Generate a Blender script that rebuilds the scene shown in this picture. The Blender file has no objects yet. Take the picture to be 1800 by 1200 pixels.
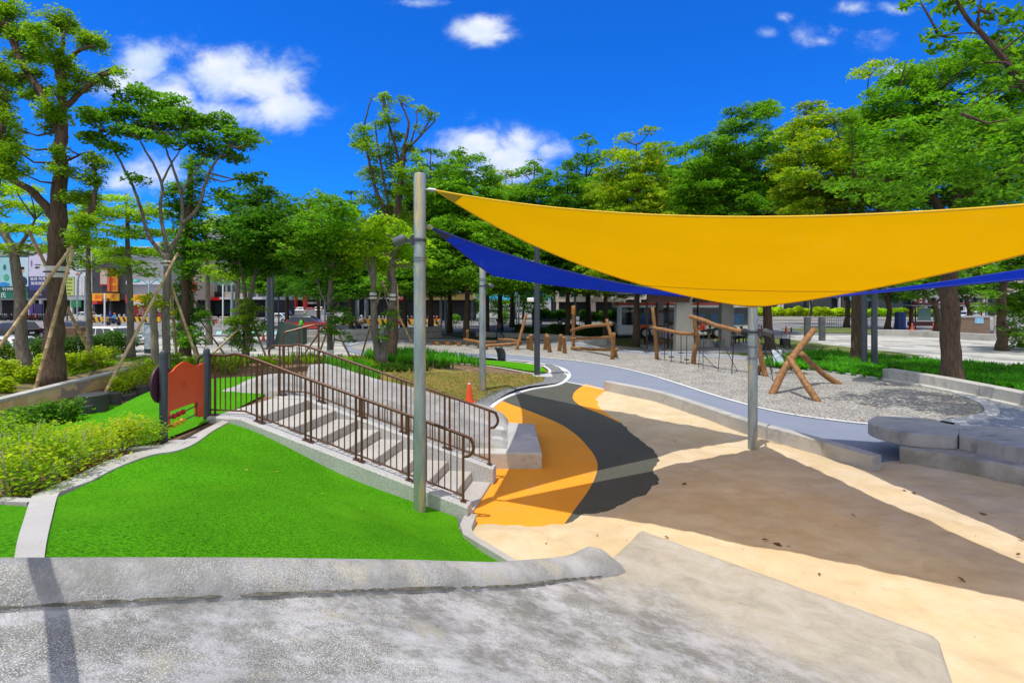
import bpy, bmesh, math, random
import numpy as np
from mathutils import Vector, Matrix, Quaternion
from mathutils.geometry import delaunay_2d_cdt
rad = math.radians
scene = bpy.context.scene
COL = scene.collection

# ------------------------------------------------------------------ camera, sky, sun, exposure
F, CX, HY, CZ = 900.0, 900.0, 525.0, 3.4        # photograph: 1800 wide, 18 mm lens on 36 mm, horizon at row 525, eye 3.4 m up
cam_d = bpy.data.cameras.new('camera'); cam = bpy.data.objects.new('camera', cam_d); COL.objects.link(cam)
cam.location = (0, 0, CZ); cam.rotation_euler = (rad(90), 0, 0)
cam_d.lens = 18; cam_d.sensor_width = 36; cam_d.shift_y = -75 / 1800; cam_d.clip_end = 5000; cam_d.clip_start = 0.05
scene.camera = cam
scene.view_settings.view_transform = 'Standard'; scene.view_settings.look = 'None'
scene.view_settings.exposure = -0.17; scene.view_settings.gamma = 1
SH = Vector((.195, .225))                        # horizontal run of a shadow per metre of height
to_sun = Vector((-SH.x, -SH.y, 1)).normalized()
sun_d = bpy.data.lights.new('sun', 'SUN'); sun = bpy.data.objects.new('sun', sun_d); COL.objects.link(sun)
sun_d.energy = 4.0; sun_d.angle = rad(.5); sun_d.color = (1, .95, .86)
sun.rotation_euler = (-to_sun).to_track_quat('-Z', 'Y').to_euler()

world = bpy.data.worlds.new('World'); scene.world = world; world.use_nodes = True
def build_world():
    nt = world.node_tree; N = nt.nodes; L = nt.links
    for n in list(N): N.remove(n)
    out = N.new('ShaderNodeOutputWorld'); bg = N.new('ShaderNodeBackground'); bg.inputs['Strength'].default_value = .15
    L.new(bg.outputs[0], out.inputs[0])
    sky = N.new('ShaderNodeTexSky'); sky.sky_type = 'NISHITA'; sky.sun_disc = False
    sky.sun_elevation = math.asin(to_sun.z); sky.sun_rotation = math.atan2(to_sun.x, to_sun.y)
    sky.dust_density = .1; sky.ozone_density = 3.0; sky.altitude = 0
    def sock(x, i):
        if isinstance(x, (int, float)): i.default_value = x
        else: L.new(x, i)
    def m(op, a, b=0.0, c=None, clamp=False):
        n = N.new('ShaderNodeMath'); n.operation = op; n.use_clamp = clamp
        sock(a, n.inputs[0]); sock(b, n.inputs[1])
        if c is not None: sock(c, n.inputs[2])
        return n.outputs[0]
    mul = N.new('ShaderNodeMix'); mul.data_type = 'RGBA'; mul.blend_type = 'MULTIPLY'; mul.inputs[0].default_value = 1
    L.new(sky.outputs[0], mul.inputs[6]); mul.inputs[7].default_value = (.06, .60, 1.60, 1)   # the deep, polarised blue
    tc = N.new('ShaderNodeTexCoord'); sp = N.new('ShaderNodeSeparateXYZ'); L.new(tc.outputs['Generated'], sp.inputs[0])
    X, Y, Z = sp.outputs
    front = m('GREATER_THAN', Y, .05)
    ys = m('MAXIMUM', Y, .05); u = m('DIVIDE', X, ys); v = m('DIVIDE', Z, ys)
    # clouds seen ahead: centre and radii as directions (tangent of the angles from north), strength
    blobs = [(250,112,52,50,1),(215,150,55,36,.85),(300,160,80,44,.95),(385,138,86,54,1),(470,148,84,50,1),(500,188,72,44,1),(420,200,120,34,.75),
             (345,190,90,34,.7),(255,305,95,40,.75),(220,320,70,26,.7),(830,255,70,40,.95),(915,250,55,28,.95),(890,285,90,44,.95),(968,266,44,22,.85),(795,255,40,24,.85),
             (835,52,62,28,1),(870,62,40,16,.7),(1350,58,26,14,.5),(1378,30,22,12,.45),(1450,72,40,14,.55),(1570,17,44,14,.5),(1580,130,40,18,.8),
             (1500,15,34,18,.5),(740,4,60,10,.5),(855,300,80,26,.75),(1480,60,110,26,.35),(165,290,60,22,.5)]
    tot = None
    for px, py, a, b, s in blobs:
        du = m('MULTIPLY', m('SUBTRACT', u, (px - CX) / F), F / a); dv = m('MULTIPLY', m('SUBTRACT', v, (HY - py) / F), F / b)
        r2 = m('MULTIPLY_ADD', du, du, m('MULTIPLY', dv, dv))
        g = m('MULTIPLY', m('EXPONENT', m('MULTIPLY', r2, -1.0)), s)
        tot = g if tot is None else m('MAXIMUM', tot, g)
    tot = m('MULTIPLY', tot, front)
    cmb = N.new('ShaderNodeCombineXYZ'); L.new(u, cmb.inputs[0]); L.new(m('MULTIPLY', v, 1.35), cmb.inputs[1])
    nz = N.new('ShaderNodeTexNoise'); nz.inputs['Scale'].default_value = 10; nz.inputs['Detail'].default_value = 9; nz.inputs['Roughness'].default_value = .62
    nz.inputs['Distortion'].default_value = .25; L.new(cmb.outputs[0], nz.inputs['Vector'])
    dens = m('ADD', tot, m('MULTIPLY', m('SUBTRACT', nz.outputs[0], .5), 1.75))
    mr = N.new('ShaderNodeMapRange'); mr.interpolation_type = 'SMOOTHERSTEP'; L.new(dens, mr.inputs[0]); mr.inputs[1].default_value = .12; mr.inputs[2].default_value = 1.02
    cov1 = m('MULTIPLY', mr.outputs[0], m('MULTIPLY', m('MINIMUM', m('MULTIPLY', tot, 4), 1.0), .96))
    # added white cloud, out of view overhead and behind, brightened to fill shadows
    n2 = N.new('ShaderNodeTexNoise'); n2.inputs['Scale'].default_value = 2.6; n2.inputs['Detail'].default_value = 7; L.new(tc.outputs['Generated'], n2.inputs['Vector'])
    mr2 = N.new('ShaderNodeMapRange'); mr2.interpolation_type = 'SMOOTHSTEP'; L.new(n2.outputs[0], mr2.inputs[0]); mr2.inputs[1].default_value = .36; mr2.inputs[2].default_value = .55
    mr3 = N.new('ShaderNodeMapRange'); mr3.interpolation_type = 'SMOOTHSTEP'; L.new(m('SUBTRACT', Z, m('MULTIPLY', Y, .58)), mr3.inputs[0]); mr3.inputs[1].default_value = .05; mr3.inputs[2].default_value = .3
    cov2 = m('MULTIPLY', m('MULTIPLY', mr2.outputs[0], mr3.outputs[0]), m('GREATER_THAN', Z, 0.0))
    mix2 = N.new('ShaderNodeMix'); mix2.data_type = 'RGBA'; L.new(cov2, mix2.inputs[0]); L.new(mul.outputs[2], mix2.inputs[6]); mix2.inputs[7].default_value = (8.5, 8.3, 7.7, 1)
    cov = cov1
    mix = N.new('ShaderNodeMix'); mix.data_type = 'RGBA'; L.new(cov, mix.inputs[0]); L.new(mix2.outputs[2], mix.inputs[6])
    ramp = N.new('ShaderNodeMix'); ramp.data_type = 'RGBA'; n3 = N.new('ShaderNodeTexNoise'); n3.inputs['Scale'].default_value = 9; n3.inputs['Detail'].default_value = 5
    L.new(cmb.outputs[0], n3.inputs['Vector']); mr4 = N.new('ShaderNodeMapRange'); L.new(m('ADD', n3.outputs[0], m('MULTIPLY', dens, .25)), mr4.inputs[0]); mr4.inputs[1].default_value = .45; mr4.inputs[2].default_value = .85
    L.new(mr4.outputs[0], ramp.inputs[0]); ramp.inputs[6].default_value = (3.8, 5.2, 7.2, 1); ramp.inputs[7].default_value = (7.0, 7.3, 7.8, 1)
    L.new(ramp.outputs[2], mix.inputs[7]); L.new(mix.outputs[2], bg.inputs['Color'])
build_world()

# ------------------------------------------------------------------ pixel helpers (photograph pixel + height or distance -> a point in the place)
def at(px, py, z=0.0):
    d = F * (CZ - z) / (py - HY); return Vector(((px - CX) / F * d, d, z))
def atd(px, py, d): return Vector(((px - CX) / F * d, d, CZ - (py - HY) / F * d))
def metres(npx, d): return npx * d / F

# ------------------------------------------------------------------ the lie of the land: the turf hill and the planted bank
_cp = [(-4.8,8.5,1.4),(-4.8,10.3,1.4),(-2.7,8.05,.66),(-2.9,10.0,.75),(-.7,7.7,.12),(-.8,9.6,.1),(-.64,7.15,.1),(.03,6.3,.1),(1.4,6.0,0),
 (-4.3,4.6,1.6),(-4.35,6.2,1.5),(-4.9,7.2,1.38),(-5.1,8.5,1.38),(-2.6,2.4,1.98),(-1.75,3.25,1.58),(-.35,4.75,.72),(.75,5.75,.2),(-1.2,1.2,1.2),(.9,3.6,.3),(2.6,4.4,-.1),(3.6,5.4,-.1),(-3.4,1.2,1.75),(-1.8,5.6,.95),(-6,4,1.5),(-8.2,8.2,1.2),(-8.9,12.8,1.15),
 (-5.2,13.2,1.35),(-7,15,1.1),(-5.5,21,.8),(-3.5,17,.6),(-1.3,16,.1),(0,18,.12),(2.2,23,.05),(-.5,12.5,0),(.6,10.2,0),(-2.9,13,.9),(-8,21,.7),(-6,25,.25),(-10,26,.3),
 (-9.9,11,.3),(-11,14,.12),(-11.2,18,.2),(-12.6,9.5,.15),(-13.3,12.5,.9),(-14.3,19.6,.9),(-15,13,1.0),(-15,16,1.0),(-18,15,.9),(-20,20,.5),(-16,24,.45),(-22,28,0),(-13,28,.1),(-26,16,.3),
 (-9,5,1.2),(-13,4,.4),(-4,-3,1.8),(0,0,1.4),(2,-2,.9),(4,0,0),(6,3,0),(4,8,0),(6,12,0),(4,20,0),(9,16,0),(5,28,0),(-2,30,0),(-9,31,0),(12,8,0),(14,22,0),(9,-3,0)]
_P = np.array(_cp, float)
def _k(r2): return np.sqrt(r2 + .6)
_A = _k(((_P[:, None, :2] - _P[None, :, :2]) ** 2).sum(-1)) + np.eye(len(_P)) * -.02
_W = np.linalg.solve(_A, _P[:, 2])
def Hs(x, y):
    x = np.asarray(x, float); y = np.asarray(y, float)
    r2 = (x[..., None] - _P[:, 0]) ** 2 + (y[..., None] - _P[:, 1]) ** 2
    h = _k(r2) @ _W
    fade = np.clip((33 - y) / 5, 0, 1) * np.clip((x + 27) / 5, 0, 1) * np.clip((3.2 - x) / 1.5, 0, 1)
    return np.maximum(h, 0) * fade
def H(x, y): return float(Hs(np.array([x]), np.array([y]))[0])
_ds = np.concatenate([np.arange(1.5, 30, .02), np.arange(30, 120, .1)])
def on(px, py, up=0.0):
    xs = (px - CX) / F * _ds; zs = CZ - (py - HY) / F * _ds
    g = zs - Hs(xs, _ds) - up; i = int(np.argmax(g < 0)) if (g < 0).any() else len(_ds) - 1
    d = _ds[i]
    if i > 0: d = _ds[i-1] + (_ds[i] - _ds[i-1]) * g[i-1] / max(g[i-1] - g[i], 1e-9)
    return Vector(((px - CX) / F * d, d, CZ - (py - HY) / F * d))

# ------------------------------------------------------------------ materials
MATS = {}
def M(name, base, rough=.7, var=.12, scale=3.0, bump=0.0, bscale=40.0, metal=0.0, spec=.4, second=None, mixscale=None, lo=.42, hi=.62, stretch=(1,1,1), spots=None, detail=5, tint=None, coat=0.0, objspace=True, mixrough=.6):
    """procedural surface: base colour, large-scale drift, optional second colour in patches, optional speckle, bump"""
    if name in MATS: return MATS[name]
    m = bpy.data.materials.new(name); m.use_nodes = True; MATS[name] = m
    nt = m.node_tree; N = nt.nodes; L = nt.links; bs = N['Principled BSDF']
    bs.inputs['Roughness'].default_value = rough; bs.inputs['Metallic'].default_value = metal; bs.inputs['Specular IOR Level'].default_value = spec
    bs.inputs['Coat Weight'].default_value = coat
    tc = N.new('ShaderNodeTexCoord'); mp = N.new('ShaderNodeMapping'); mp.inputs['Scale'].default_value = stretch
    L.new(tc.outputs['Object'], mp.inputs[0]); V = mp.outputs[0]
    def noise(s, d=5, r=.6):
        n = N.new('ShaderNodeTexNoise'); n.inputs['Scale'].default_value = s; n.inputs['Detail'].default_value = d; n.inputs['Roughness'].default_value = r
        L.new(V, n.inputs['Vector']); return n.outputs[0]
    def rng(x, a, b, c=0.0, d=1.0):
        n = N.new('ShaderNodeMapRange'); L.new(x, n.inputs[0]); n.inputs[1].default_value = a; n.inputs[2].default_value = b; n.inputs[3].default_value = c; n.inputs[4].default_value = d; return n.outputs[0]
    def mix(f, a, b, mode='MIX'):
        n = N.new('ShaderNodeMix'); n.data_type = 'RGBA'; n.blend_type = mode
        for x, i in ((f, 0), (a, 6), (b, 7)):
            if isinstance(x, (int, float)): n.inputs[i].default_value = x
            elif isinstance(x, tuple): n.inputs[i].default_value = (*x[:3], 1)
            else: L.new(x, n.inputs[i])
        return n.outputs[2]
    col = tuple(base)
    if second is not None: col = mix(rng(noise(mixscale or scale, detail, mixrough), lo, hi), col, tuple(second))
    if tint is not None: col = mix(rng(noise(tint[1], 4), tint[2], tint[3]), col, tuple(tint[0]))
    if spots is not None:                                        # (colour, scale, threshold, strength[, noise_scale])
        vo = N.new('ShaderNodeTexVoronoi'); vo.inputs['Scale'].default_value = spots[1]; L.new(V, vo.inputs['Vector'])
        f = rng(vo.outputs['Distance'], spots[2], spots[2] * .55)
        if len(spots) > 4: f = _mul(N, L, f, rng(noise(spots[4], 3), .42, .58))
        f = _mul(N, L, f, spots[3])
        col = mix(f, col, tuple(spots[0]))
    if var:
        col = mix(1.0, col, mixg(N, L, rng(noise(scale, detail), .3, .7, 1 - var, 1 + var)), 'MULTIPLY')
    if isinstance(col, tuple): bs.inputs['Base Color'].default_value = (*col[:3], 1)
    else: L.new(col, bs.inputs['Base Color'])
    if bump:
        b = N.new('ShaderNodeBump'); b.inputs['Strength'].default_value = bump; b.inputs['Distance'].default_value = .02
        L.new(noise(bscale, 6, .65), b.inputs['Height']); L.new(b.outputs[0], bs.inputs['Normal'])
    return m
def _mul(N, L, a, b):
    n = N.new('ShaderNodeMath'); n.operation = 'MULTIPLY'; L.new(a, n.inputs[0])
    if isinstance(b, (int, float)): n.inputs[1].default_value = b
    else: L.new(b, n.inputs[1])
    return n.outputs[0]
def mixg(N, L, x):
    c = N.new('ShaderNodeCombineColor')
    for i in range(3): L.new(x, c.inputs[i])
    return c.outputs[0]
def leaf_mat(name, dark, light, trans=.35, yellow=None):
    if name in MATS: return MATS[name]
    m = bpy.data.materials.new(name); m.use_nodes = True; MATS[name] = m
    nt = m.node_tree; N = nt.nodes; L = nt.links; N.remove(N['Principled BSDF']); out = N['Material Output']
    g = N.new('ShaderNodeNewGeometry'); r = N.new('ShaderNodeValToRGB'); L.new(g.outputs['Random Per Island'], r.inputs[0])
    r.color_ramp.elements[0].color = (*dark, 1); r.color_ramp.elements[1].color = (*light, 1)
    if yellow: e = r.color_ramp.elements.new(.9); e.color = (*light, 1); r.color_ramp.elements[2].color = (*yellow, 1)
    tc = N.new('ShaderNodeTexCoord'); nz = N.new('ShaderNodeTexNoise'); nz.inputs['Scale'].default_value = .55; L.new(tc.outputs['Object'], nz.inputs['Vector'])
    mr = N.new('ShaderNodeMapRange'); L.new(nz.outputs[0], mr.inputs[0]); mr.inputs[1].default_value = .3; mr.inputs[2].default_value = .7; mr.inputs[3].default_value = .6; mr.inputs[4].default_value = 1.35
    mx = N.new('ShaderNodeMix'); mx.data_type = 'RGBA'; mx.blend_type = 'MULTIPLY'; mx.inputs[0].default_value = 1; L.new(r.outputs[0], mx.inputs[6]); L.new(mixg(N, L, mr.outputs[0]), mx.inputs[7])
    df = N.new('ShaderNodeBsdfPrincipled'); df.inputs['Roughness'].default_value = .55; df.inputs['Specular IOR Level'].default_value = .12; L.new(mx.outputs[2], df.inputs['Base Color'])
    tr = N.new('ShaderNodeBsdfTranslucent'); t2 = N.new('ShaderNodeMix'); t2.data_type = 'RGBA'; t2.blend_type = 'MULTIPLY'; t2.inputs[0].default_value = 1
    L.new(mx.outputs[2], t2.inputs[6]); t2.inputs[7].default_value = (1.9, 1.9, .6, 1); L.new(t2.outputs[2], tr.inputs[0])
    ms = N.new('ShaderNodeMixShader'); ms.inputs[0].default_value = trans; L.new(df.outputs[0], ms.inputs[1]); L.new(tr.outputs[0], ms.inputs[2]); L.new(ms.outputs[0], out.inputs[0])
    return m
def cloth_mat(name, base, trans, holes, through):
    m = bpy.data.materials.new(name); m.use_nodes = True; MATS[name] = m
    nt = m.node_tree; N = nt.nodes; L = nt.links; bs = N['Principled BSDF']; out = N['Material Output']
    tc = N.new('ShaderNodeTexCoord'); nz = N.new('ShaderNodeTexNoise'); nz.inputs['Scale'].default_value = 1.3; L.new(tc.outputs['Object'], nz.inputs['Vector'])
    mr = N.new('ShaderNodeMapRange'); L.new(nz.outputs[0], mr.inputs[0]); mr.inputs[3].default_value = .93; mr.inputs[4].default_value = 1.07
    mx = N.new('ShaderNodeMix'); mx.data_type = 'RGBA'; mx.blend_type = 'MULTIPLY'; mx.inputs[0].default_value = 1; mx.inputs[6].default_value = (*base, 1); L.new(mixg(N, L, mr.outputs[0]), mx.inputs[7])
    L.new(mx.outputs[2], bs.inputs['Base Color']); bs.inputs['Roughness'].default_value = 1; bs.inputs['Specular IOR Level'].default_value = 0
    tr = N.new('ShaderNodeBsdfTranslucent'); L.new(mx.outputs[2], tr.inputs[0]); ms = N.new('ShaderNodeMixShader'); ms.inputs[0].default_value = trans
    L.new(bs.outputs[0], ms.inputs[1]); L.new(tr.outputs[0], ms.inputs[2])
    tp = N.new('ShaderNodeBsdfTransparent'); tp.inputs[0].default_value = (*through, 1); m2 = N.new('ShaderNodeMixShader'); m2.inputs[0].default_value = holes
    L.new(ms.outputs[0], m2.inputs[1]); L.new(tp.outputs[0], m2.inputs[2]); L.new(m2.outputs[0], out.inputs[0])
    return m
def flat_mat(name, base, rough=.5, metal=0.0, emit=0): return M(name, base, rough, var=.06, scale=6, metal=metal)
def glass_mat(name, base=(.02, .03, .035), rough=.06):
    return M(name, base, rough, var=.0, spec=.6)

# ------------------------------------------------------------------ mesh builder and scene tree
def tag(o, label=None, cat=None, group=None, kind=None):
    if label: o['label'] = label
    if cat: o['category'] = cat
    if group: o['group'] = group
    if kind: o['kind'] = kind
    return o
def thing(name, label, cat, loc=(0, 0, 0), group=None, rot=0.0):
    o = bpy.data.objects.new(name, None); COL.objects.link(o); o.empty_display_size = .2
    o.location = loc; o.rotation_euler = (0, 0, rot); return tag(o, label, cat, group)
def wloc(o):
    v = Vector((0, 0, 0))
    while o is not None: v += Vector(o.location); o = o.parent
    return v
class MB:
    def __init__(s): s.v = []; s.f = []; s.mi = []; s.cur = 0
    def add(s, vs, fs):
        b = len(s.v); s.v += [tuple(x) for x in vs]; s.f += [tuple(i + b for i in f) for f in fs]; s.mi += [s.cur] * len(fs); return s
    def box(s, c, size, rot=0.0, top=1.0, R=None):
        hx, hy, hz = size[0] / 2, size[1] / 2, size[2] / 2; c = Vector(c); q = R or Matrix.Rotation(rot, 3, 'Z')
        vs = [c + q @ Vector((x * hx * (top if z > 0 else 1), y * hy * (top if z > 0 else 1), z * hz)) for z in (-1, 1) for x, y in ((-1, -1), (1, -1), (1, 1), (-1, 1))]
        return s.add(vs, [(3, 2, 1, 0), (4, 5, 6, 7), (0, 1, 5, 4), (1, 2, 6, 5), (2, 3, 7, 6), (3, 0, 4, 7)])
    def beam(s, a, b, w, h, up=(0, 0, 1)):
        a = Vector(a); b = Vector(b); d = (b - a); l = d.length; d.normalize(); x = d.cross(Vector(up))
        if x.length < 1e-4: x = Vector((1, 0, 0))
        x.normalize(); z = x.cross(d); R = Matrix((x, d, z)).transposed(); return s.box((a + b) / 2, (w, l, h), R=R)
    def tube(s, pts, r, seg=8, cap=True, closed=False):
        pts = [Vector(p) for p in pts]; n = len(pts); rr = r if isinstance(r, (list, tuple)) else [r] * n
        t0 = (pts[1] - pts[0]).normalized(); x = t0.cross(Vector((0, 0, 1)) if abs(t0.z) < .9 else Vector((1, 0, 0))).normalized(); vs = []
        for i in range(n):
            if closed: t = (pts[(i + 1) % n] - pts[i - 1])
            else: t = pts[min(i + 1, n - 1)] - pts[max(i - 1, 0)]
            t = t.normalized() if t.length > 1e-9 else t0
            x = (x - t * x.dot(t)); x = x.normalized() if x.length > 1e-6 else t.orthogonal().normalized(); y = t.cross(x)
            for k in range(seg):
                a = 2 * math.pi * k / seg; vs.append(pts[i] + (x * math.cos(a) + y * math.sin(a)) * rr[i])
        fs = []
        for i in range(n if closed else n - 1):
            j = (i + 1) % n
            for k in range(seg): k2 = (k + 1) % seg; fs.append((i * seg + k, i * seg + k2, j * seg + k2, j * seg + k))
        if cap and not closed: fs += [tuple(range(seg))[::-1], tuple(range((n - 1) * seg, n * seg))]
        return s.add(vs, fs)
    def lathe(s, c, prof, seg=16, axis=(0, 0, 1), cap=True):
        c = Vector(c); q = Vector((0, 0, 1)).rotation_difference(Vector(axis)); vs = []
        for r, z in prof:
            for k in range(seg): a = 2 * math.pi * k / seg; vs.append(c + q @ Vector((r * math.cos(a), r * math.sin(a), z)))
        n = len(prof); fs = [(i * seg + k, i * seg + (k + 1) % seg, (i + 1) * seg + (k + 1) % seg, (i + 1) * seg + k) for i in range(n - 1) for k in range(seg)]
        if cap: fs += [tuple(range(seg))[::-1], tuple(range((n - 1) * seg, n * seg))]
        return s.add(vs, fs)
    def ball(s, c, r, seg=10, rings=6):
        rz = r if isinstance(r, (tuple, list)) else (r, r, r); c = Vector(c); vs = []; fs = []
        for i in range(rings + 1):
            p = math.pi * i / rings
            for k in range(seg): a = 2 * math.pi * k / seg; vs.append(c + Vector((rz[0] * math.sin(p) * math.cos(a), rz[1] * math.sin(p) * math.sin(a), rz[2] * math.cos(p))))
        fs = [(i * seg + k, (i + 1) * seg + k, (i + 1) * seg + (k + 1) % seg, i * seg + (k + 1) % seg) for i in range(rings) for k in range(seg)]
        return s.add(vs, fs)
    def prism(s, poly, z0, z1):                                    # polygon [(x,y)] anticlockwise, extruded
        n = len(poly); g = lambda z, p: z(p) if callable(z) else z
        vs = [(p[0], p[1], g(z0, p)) for p in poly] + [(p[0], p[1], g(z1, p)) for p in poly]
        return s.add(vs, [tuple(range(n))[::-1], tuple(range(n, 2 * n))] + [(i, (i + 1) % n, n + (i + 1) % n, n + i) for i in range(n)])
    def plate(s, pts, off):                                        # planar outline of Vectors, thickened by the vector off
        n = len(pts); off = Vector(off); vs = [Vector(p) for p in pts] + [Vector(p) + off for p in pts]
        return s.add(vs, [tuple(range(n))[::-1], tuple(range(n, 2 * n))] + [(i, (i + 1) % n, n + (i + 1) % n, n + i) for i in range(n)])
    def quad(s, a, b, c, d): return s.add([a, b, c, d], [(0, 1, 2, 3)])
    def grid(s, P):                                                # P[i][j] -> points
        n, m = len(P), len(P[0]); return s.add([p for row in P for p in row], [(i * m + j, (i + 1) * m + j, (i + 1) * m + j + 1, i * m + j + 1) for i in range(n - 1) for j in range(m - 1)])
    def ribbon(s, left, right):
        n = len(left); return s.add(list(left) + list(right), [(i, n + i, n + i + 1, i + 1) for i in range(n - 1)])
    def build(s, name, mat, parent=None, smooth=True, angle=40, world=True, bevel=0.0, label=None, fixn=True):
        me = bpy.data.meshes.new(name); off = wloc(parent) if (parent is not None and world) else Vector((0, 0, 0))
        vs = np.array(s.v, float) - np.array(off)
        me.from_pydata(vs.tolist(), [], s.f)
        for m in (mat if isinstance(mat, (list, tuple)) else [mat]): me.materials.append(m)
        if any(s.mi): me.polygons.foreach_set('material_index', s.mi)
        if fixn:
            bm = bmesh.new(); bm.from_mesh(me); bmesh.ops.recalc_face_normals(bm, faces=bm.faces); bm.to_mesh(me); bm.free()
        if smooth:
            me.polygons.foreach_set('use_smooth', [True] * len(me.polygons)); me.set_sharp_from_angle(angle=rad(angle))
        o = bpy.data.objects.new(name, me); COL.objects.link(o)
        if parent is not None: o.parent = parent
        if bevel: b = o.modifiers.new('bevel', 'BEVEL'); b.width = bevel; b.segments = 2; b.limit_method = 'ANGLE'; b.angle_limit = rad(35)
        if label: o['label'] = label
        return o
def raw_mesh(name, V, faces4, mat, parent=None, smooth=False):      # numpy quads, fast path; world coordinates
    off = wloc(parent) if parent is not None else Vector((0, 0, 0)); V = np.asarray(V, np.float32) - np.array(off, np.float32)
    me = bpy.data.meshes.new(name); n = len(faces4); k = faces4.shape[1]
    me.vertices.add(len(V)); me.vertices.foreach_set('co', V.ravel()); me.loops.add(n * k); me.loops.foreach_set('vertex_index', faces4.astype(np.int32).ravel())
    me.polygons.add(n); me.polygons.foreach_set('loop_start', np.arange(0, n * k, k, dtype=np.int32))
    if smooth: me.polygons.foreach_set('use_smooth', np.ones(n, bool))
    me.materials.append(mat); me.update(calc_edges=True); o = bpy.data.objects.new(name, me); COL.objects.link(o)
    if parent is not None: o.parent = parent
    return o
def copy_tree(o, loc=None, rot=None, scale=None, label=None, parent=None, group=None):
    c = o.copy(); COL.objects.link(c)
    if parent is not None: c.parent = parent
    if loc is not None: c.location = loc
    if rot is not None: c.rotation_euler = (0, 0, rot)
    if scale is not None: c.scale = (scale,) * 3 if isinstance(scale, (int, float)) else scale
    if label: c['label'] = label
    if group: c['group'] = group
    for ch in list(o.children): copy_tree(ch, parent=c)
    return c
def smooth_line(pts, n=8, closed=False):                            # Catmull-Rom through points
    P = [Vector(p) for p in pts]; out = []; m = len(P)
    for i in range(m if closed else m - 1):
        p0 = P[i - 1] if (i > 0 or closed) else P[0] * 2 - P[1]; p1 = P[i]; p2 = P[(i + 1) % m]
        p3 = P[(i + 2) % m] if (i + 2 < m or closed) else P[-1] * 2 - P[-2]
        for k in range(n):
            t = k / n; out.append(.5 * ((2 * p1) + (p2 - p0) * t + (2 * p0 - 5 * p1 + 4 * p2 - p3) * t * t + (3 * p1 - p0 - 3 * p2 + p3) * t ** 3))
    if not closed: out.append(P[-1])
    return out
def inside(poly, x, y):
    x = np.asarray(x); y = np.asarray(y); r = np.zeros(x.shape, bool); n = len(poly)
    for i in range(n):
        x1, y1 = poly[i][:2]; x2, y2 = poly[(i + 1) % n][:2]
        c = ((y1 > y) != (y2 > y)) & (x < (x2 - x1) * (y - y1) / ((y2 - y1) if y2 != y1 else 1e-9) + x1); r ^= c
    return r
def sdist(poly, x, y):                                              # signed distance, positive inside
    x = np.asarray(x); y = np.asarray(y); d = np.full(x.shape, 1e9); n = len(poly)
    for i in range(n):
        ax, ay = poly[i][:2]; bx, by = poly[(i + 1) % n][:2]; dx, dy = bx - ax, by - ay
        t = np.clip(((x - ax) * dx + (y - ay) * dy) / max(dx * dx + dy * dy, 1e-12), 0, 1)
        d = np.minimum(d, np.hypot(x - ax - t * dx, y - ay - t * dy))
    return np.where(inside(poly, x, y), d, -d)
def sheet(name, poly, zf, mat, step=None, thick=0.0, kind='structure'):    # a sheet over a plan outline; zf: number or function of arrays
    P = [Vector((p[0], p[1])) for p in poly]
    area = sum(P[i].x * P[(i + 1) % len(P)].y - P[(i + 1) % len(P)].x * P[i].y for i in range(len(P)))
    if area < 0: P.reverse()
    pts = []
    for i in range(len(P)):
        a, b = P[i], P[(i + 1) % len(P)]; k = max(1, int((b - a).length / step)) if step else 1
        pts += [a + (b - a) * (j / k) for j in range(k)]
    nb = len(pts); V = list(pts)
    if step:
        xs = [p.x for p in P]; ys = [p.y for p in P]
        gx, gy = np.meshgrid(np.arange(min(xs), max(xs), step), np.arange(min(ys), max(ys), step)); gx = gx.ravel(); gy = gy.ravel() 
        gx = gx + np.where((np.round(gy / step).astype(int) % 2) == 0, step / 2, 0)
        ok = sdist([(p.x, p.y) for p in P], gx, gy) > step * .45
        V += [Vector((a, b)) for a, b in zip(gx[ok], gy[ok])]
    ov, oe, of, *_ = delaunay_2d_cdt(V, [(i, (i + 1) % nb) for i in range(nb)], [tuple(range(nb))], 1, 1e-5)
    A = np.array([(v.x, v.y) for v in ov]); z = zf(A[:, 0], A[:, 1]) if callable(zf) else np.full(len(A), zf)
    mb = MB(); mb.add(np.column_stack([A, z]).tolist(), of)
    o = mb.build(name, mat, fixn=False, angle=60)
    if o.data.polygons and sum(p.normal.z for p in o.data.polygons) < 0: o.data.flip_normals()
    if thick:
        s = o.modifiers.new('solid', 'SOLIDIFY'); s.thickness = thick; s.offset = -1
    o['kind'] = kind
    return o
def lettering(text, loc, size, mat, parent=None, right=(1, 0, 0), up=(0, 0, 1), name='lettering', depth=.01, align='CENTER', sx=1.0, label=None):
    cu = bpy.data.curves.new('t', 'FONT'); cu.body = text; cu.size = size; cu.align_x = align; cu.align_y = 'CENTER'; cu.extrude = depth / 2; cu.resolution_u = 2
    t = bpy.data.objects.new('t', cu); COL.objects.link(t); bpy.context.view_layer.update()
    me = bpy.data.meshes.new_from_object(t.evaluated_get(bpy.context.evaluated_depsgraph_get())); bpy.data.objects.remove(t); bpy.data.curves.remove(cu)
    r = Vector(right).normalized(); u = Vector(up).normalized(); n = r.cross(u); R = Matrix((r * sx, u, n)).transposed().to_4x4()
    off = wloc(parent) if parent is not None else Vector((0, 0, 0))
    me.transform(Matrix.Translation(Vector(loc) - off) @ R); me.materials.clear(); me.materials.append(mat)
    o = bpy.data.objects.new(name, me); COL.objects.link(o); o.parent = parent
    if label: o['label'] = label
    return o
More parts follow.
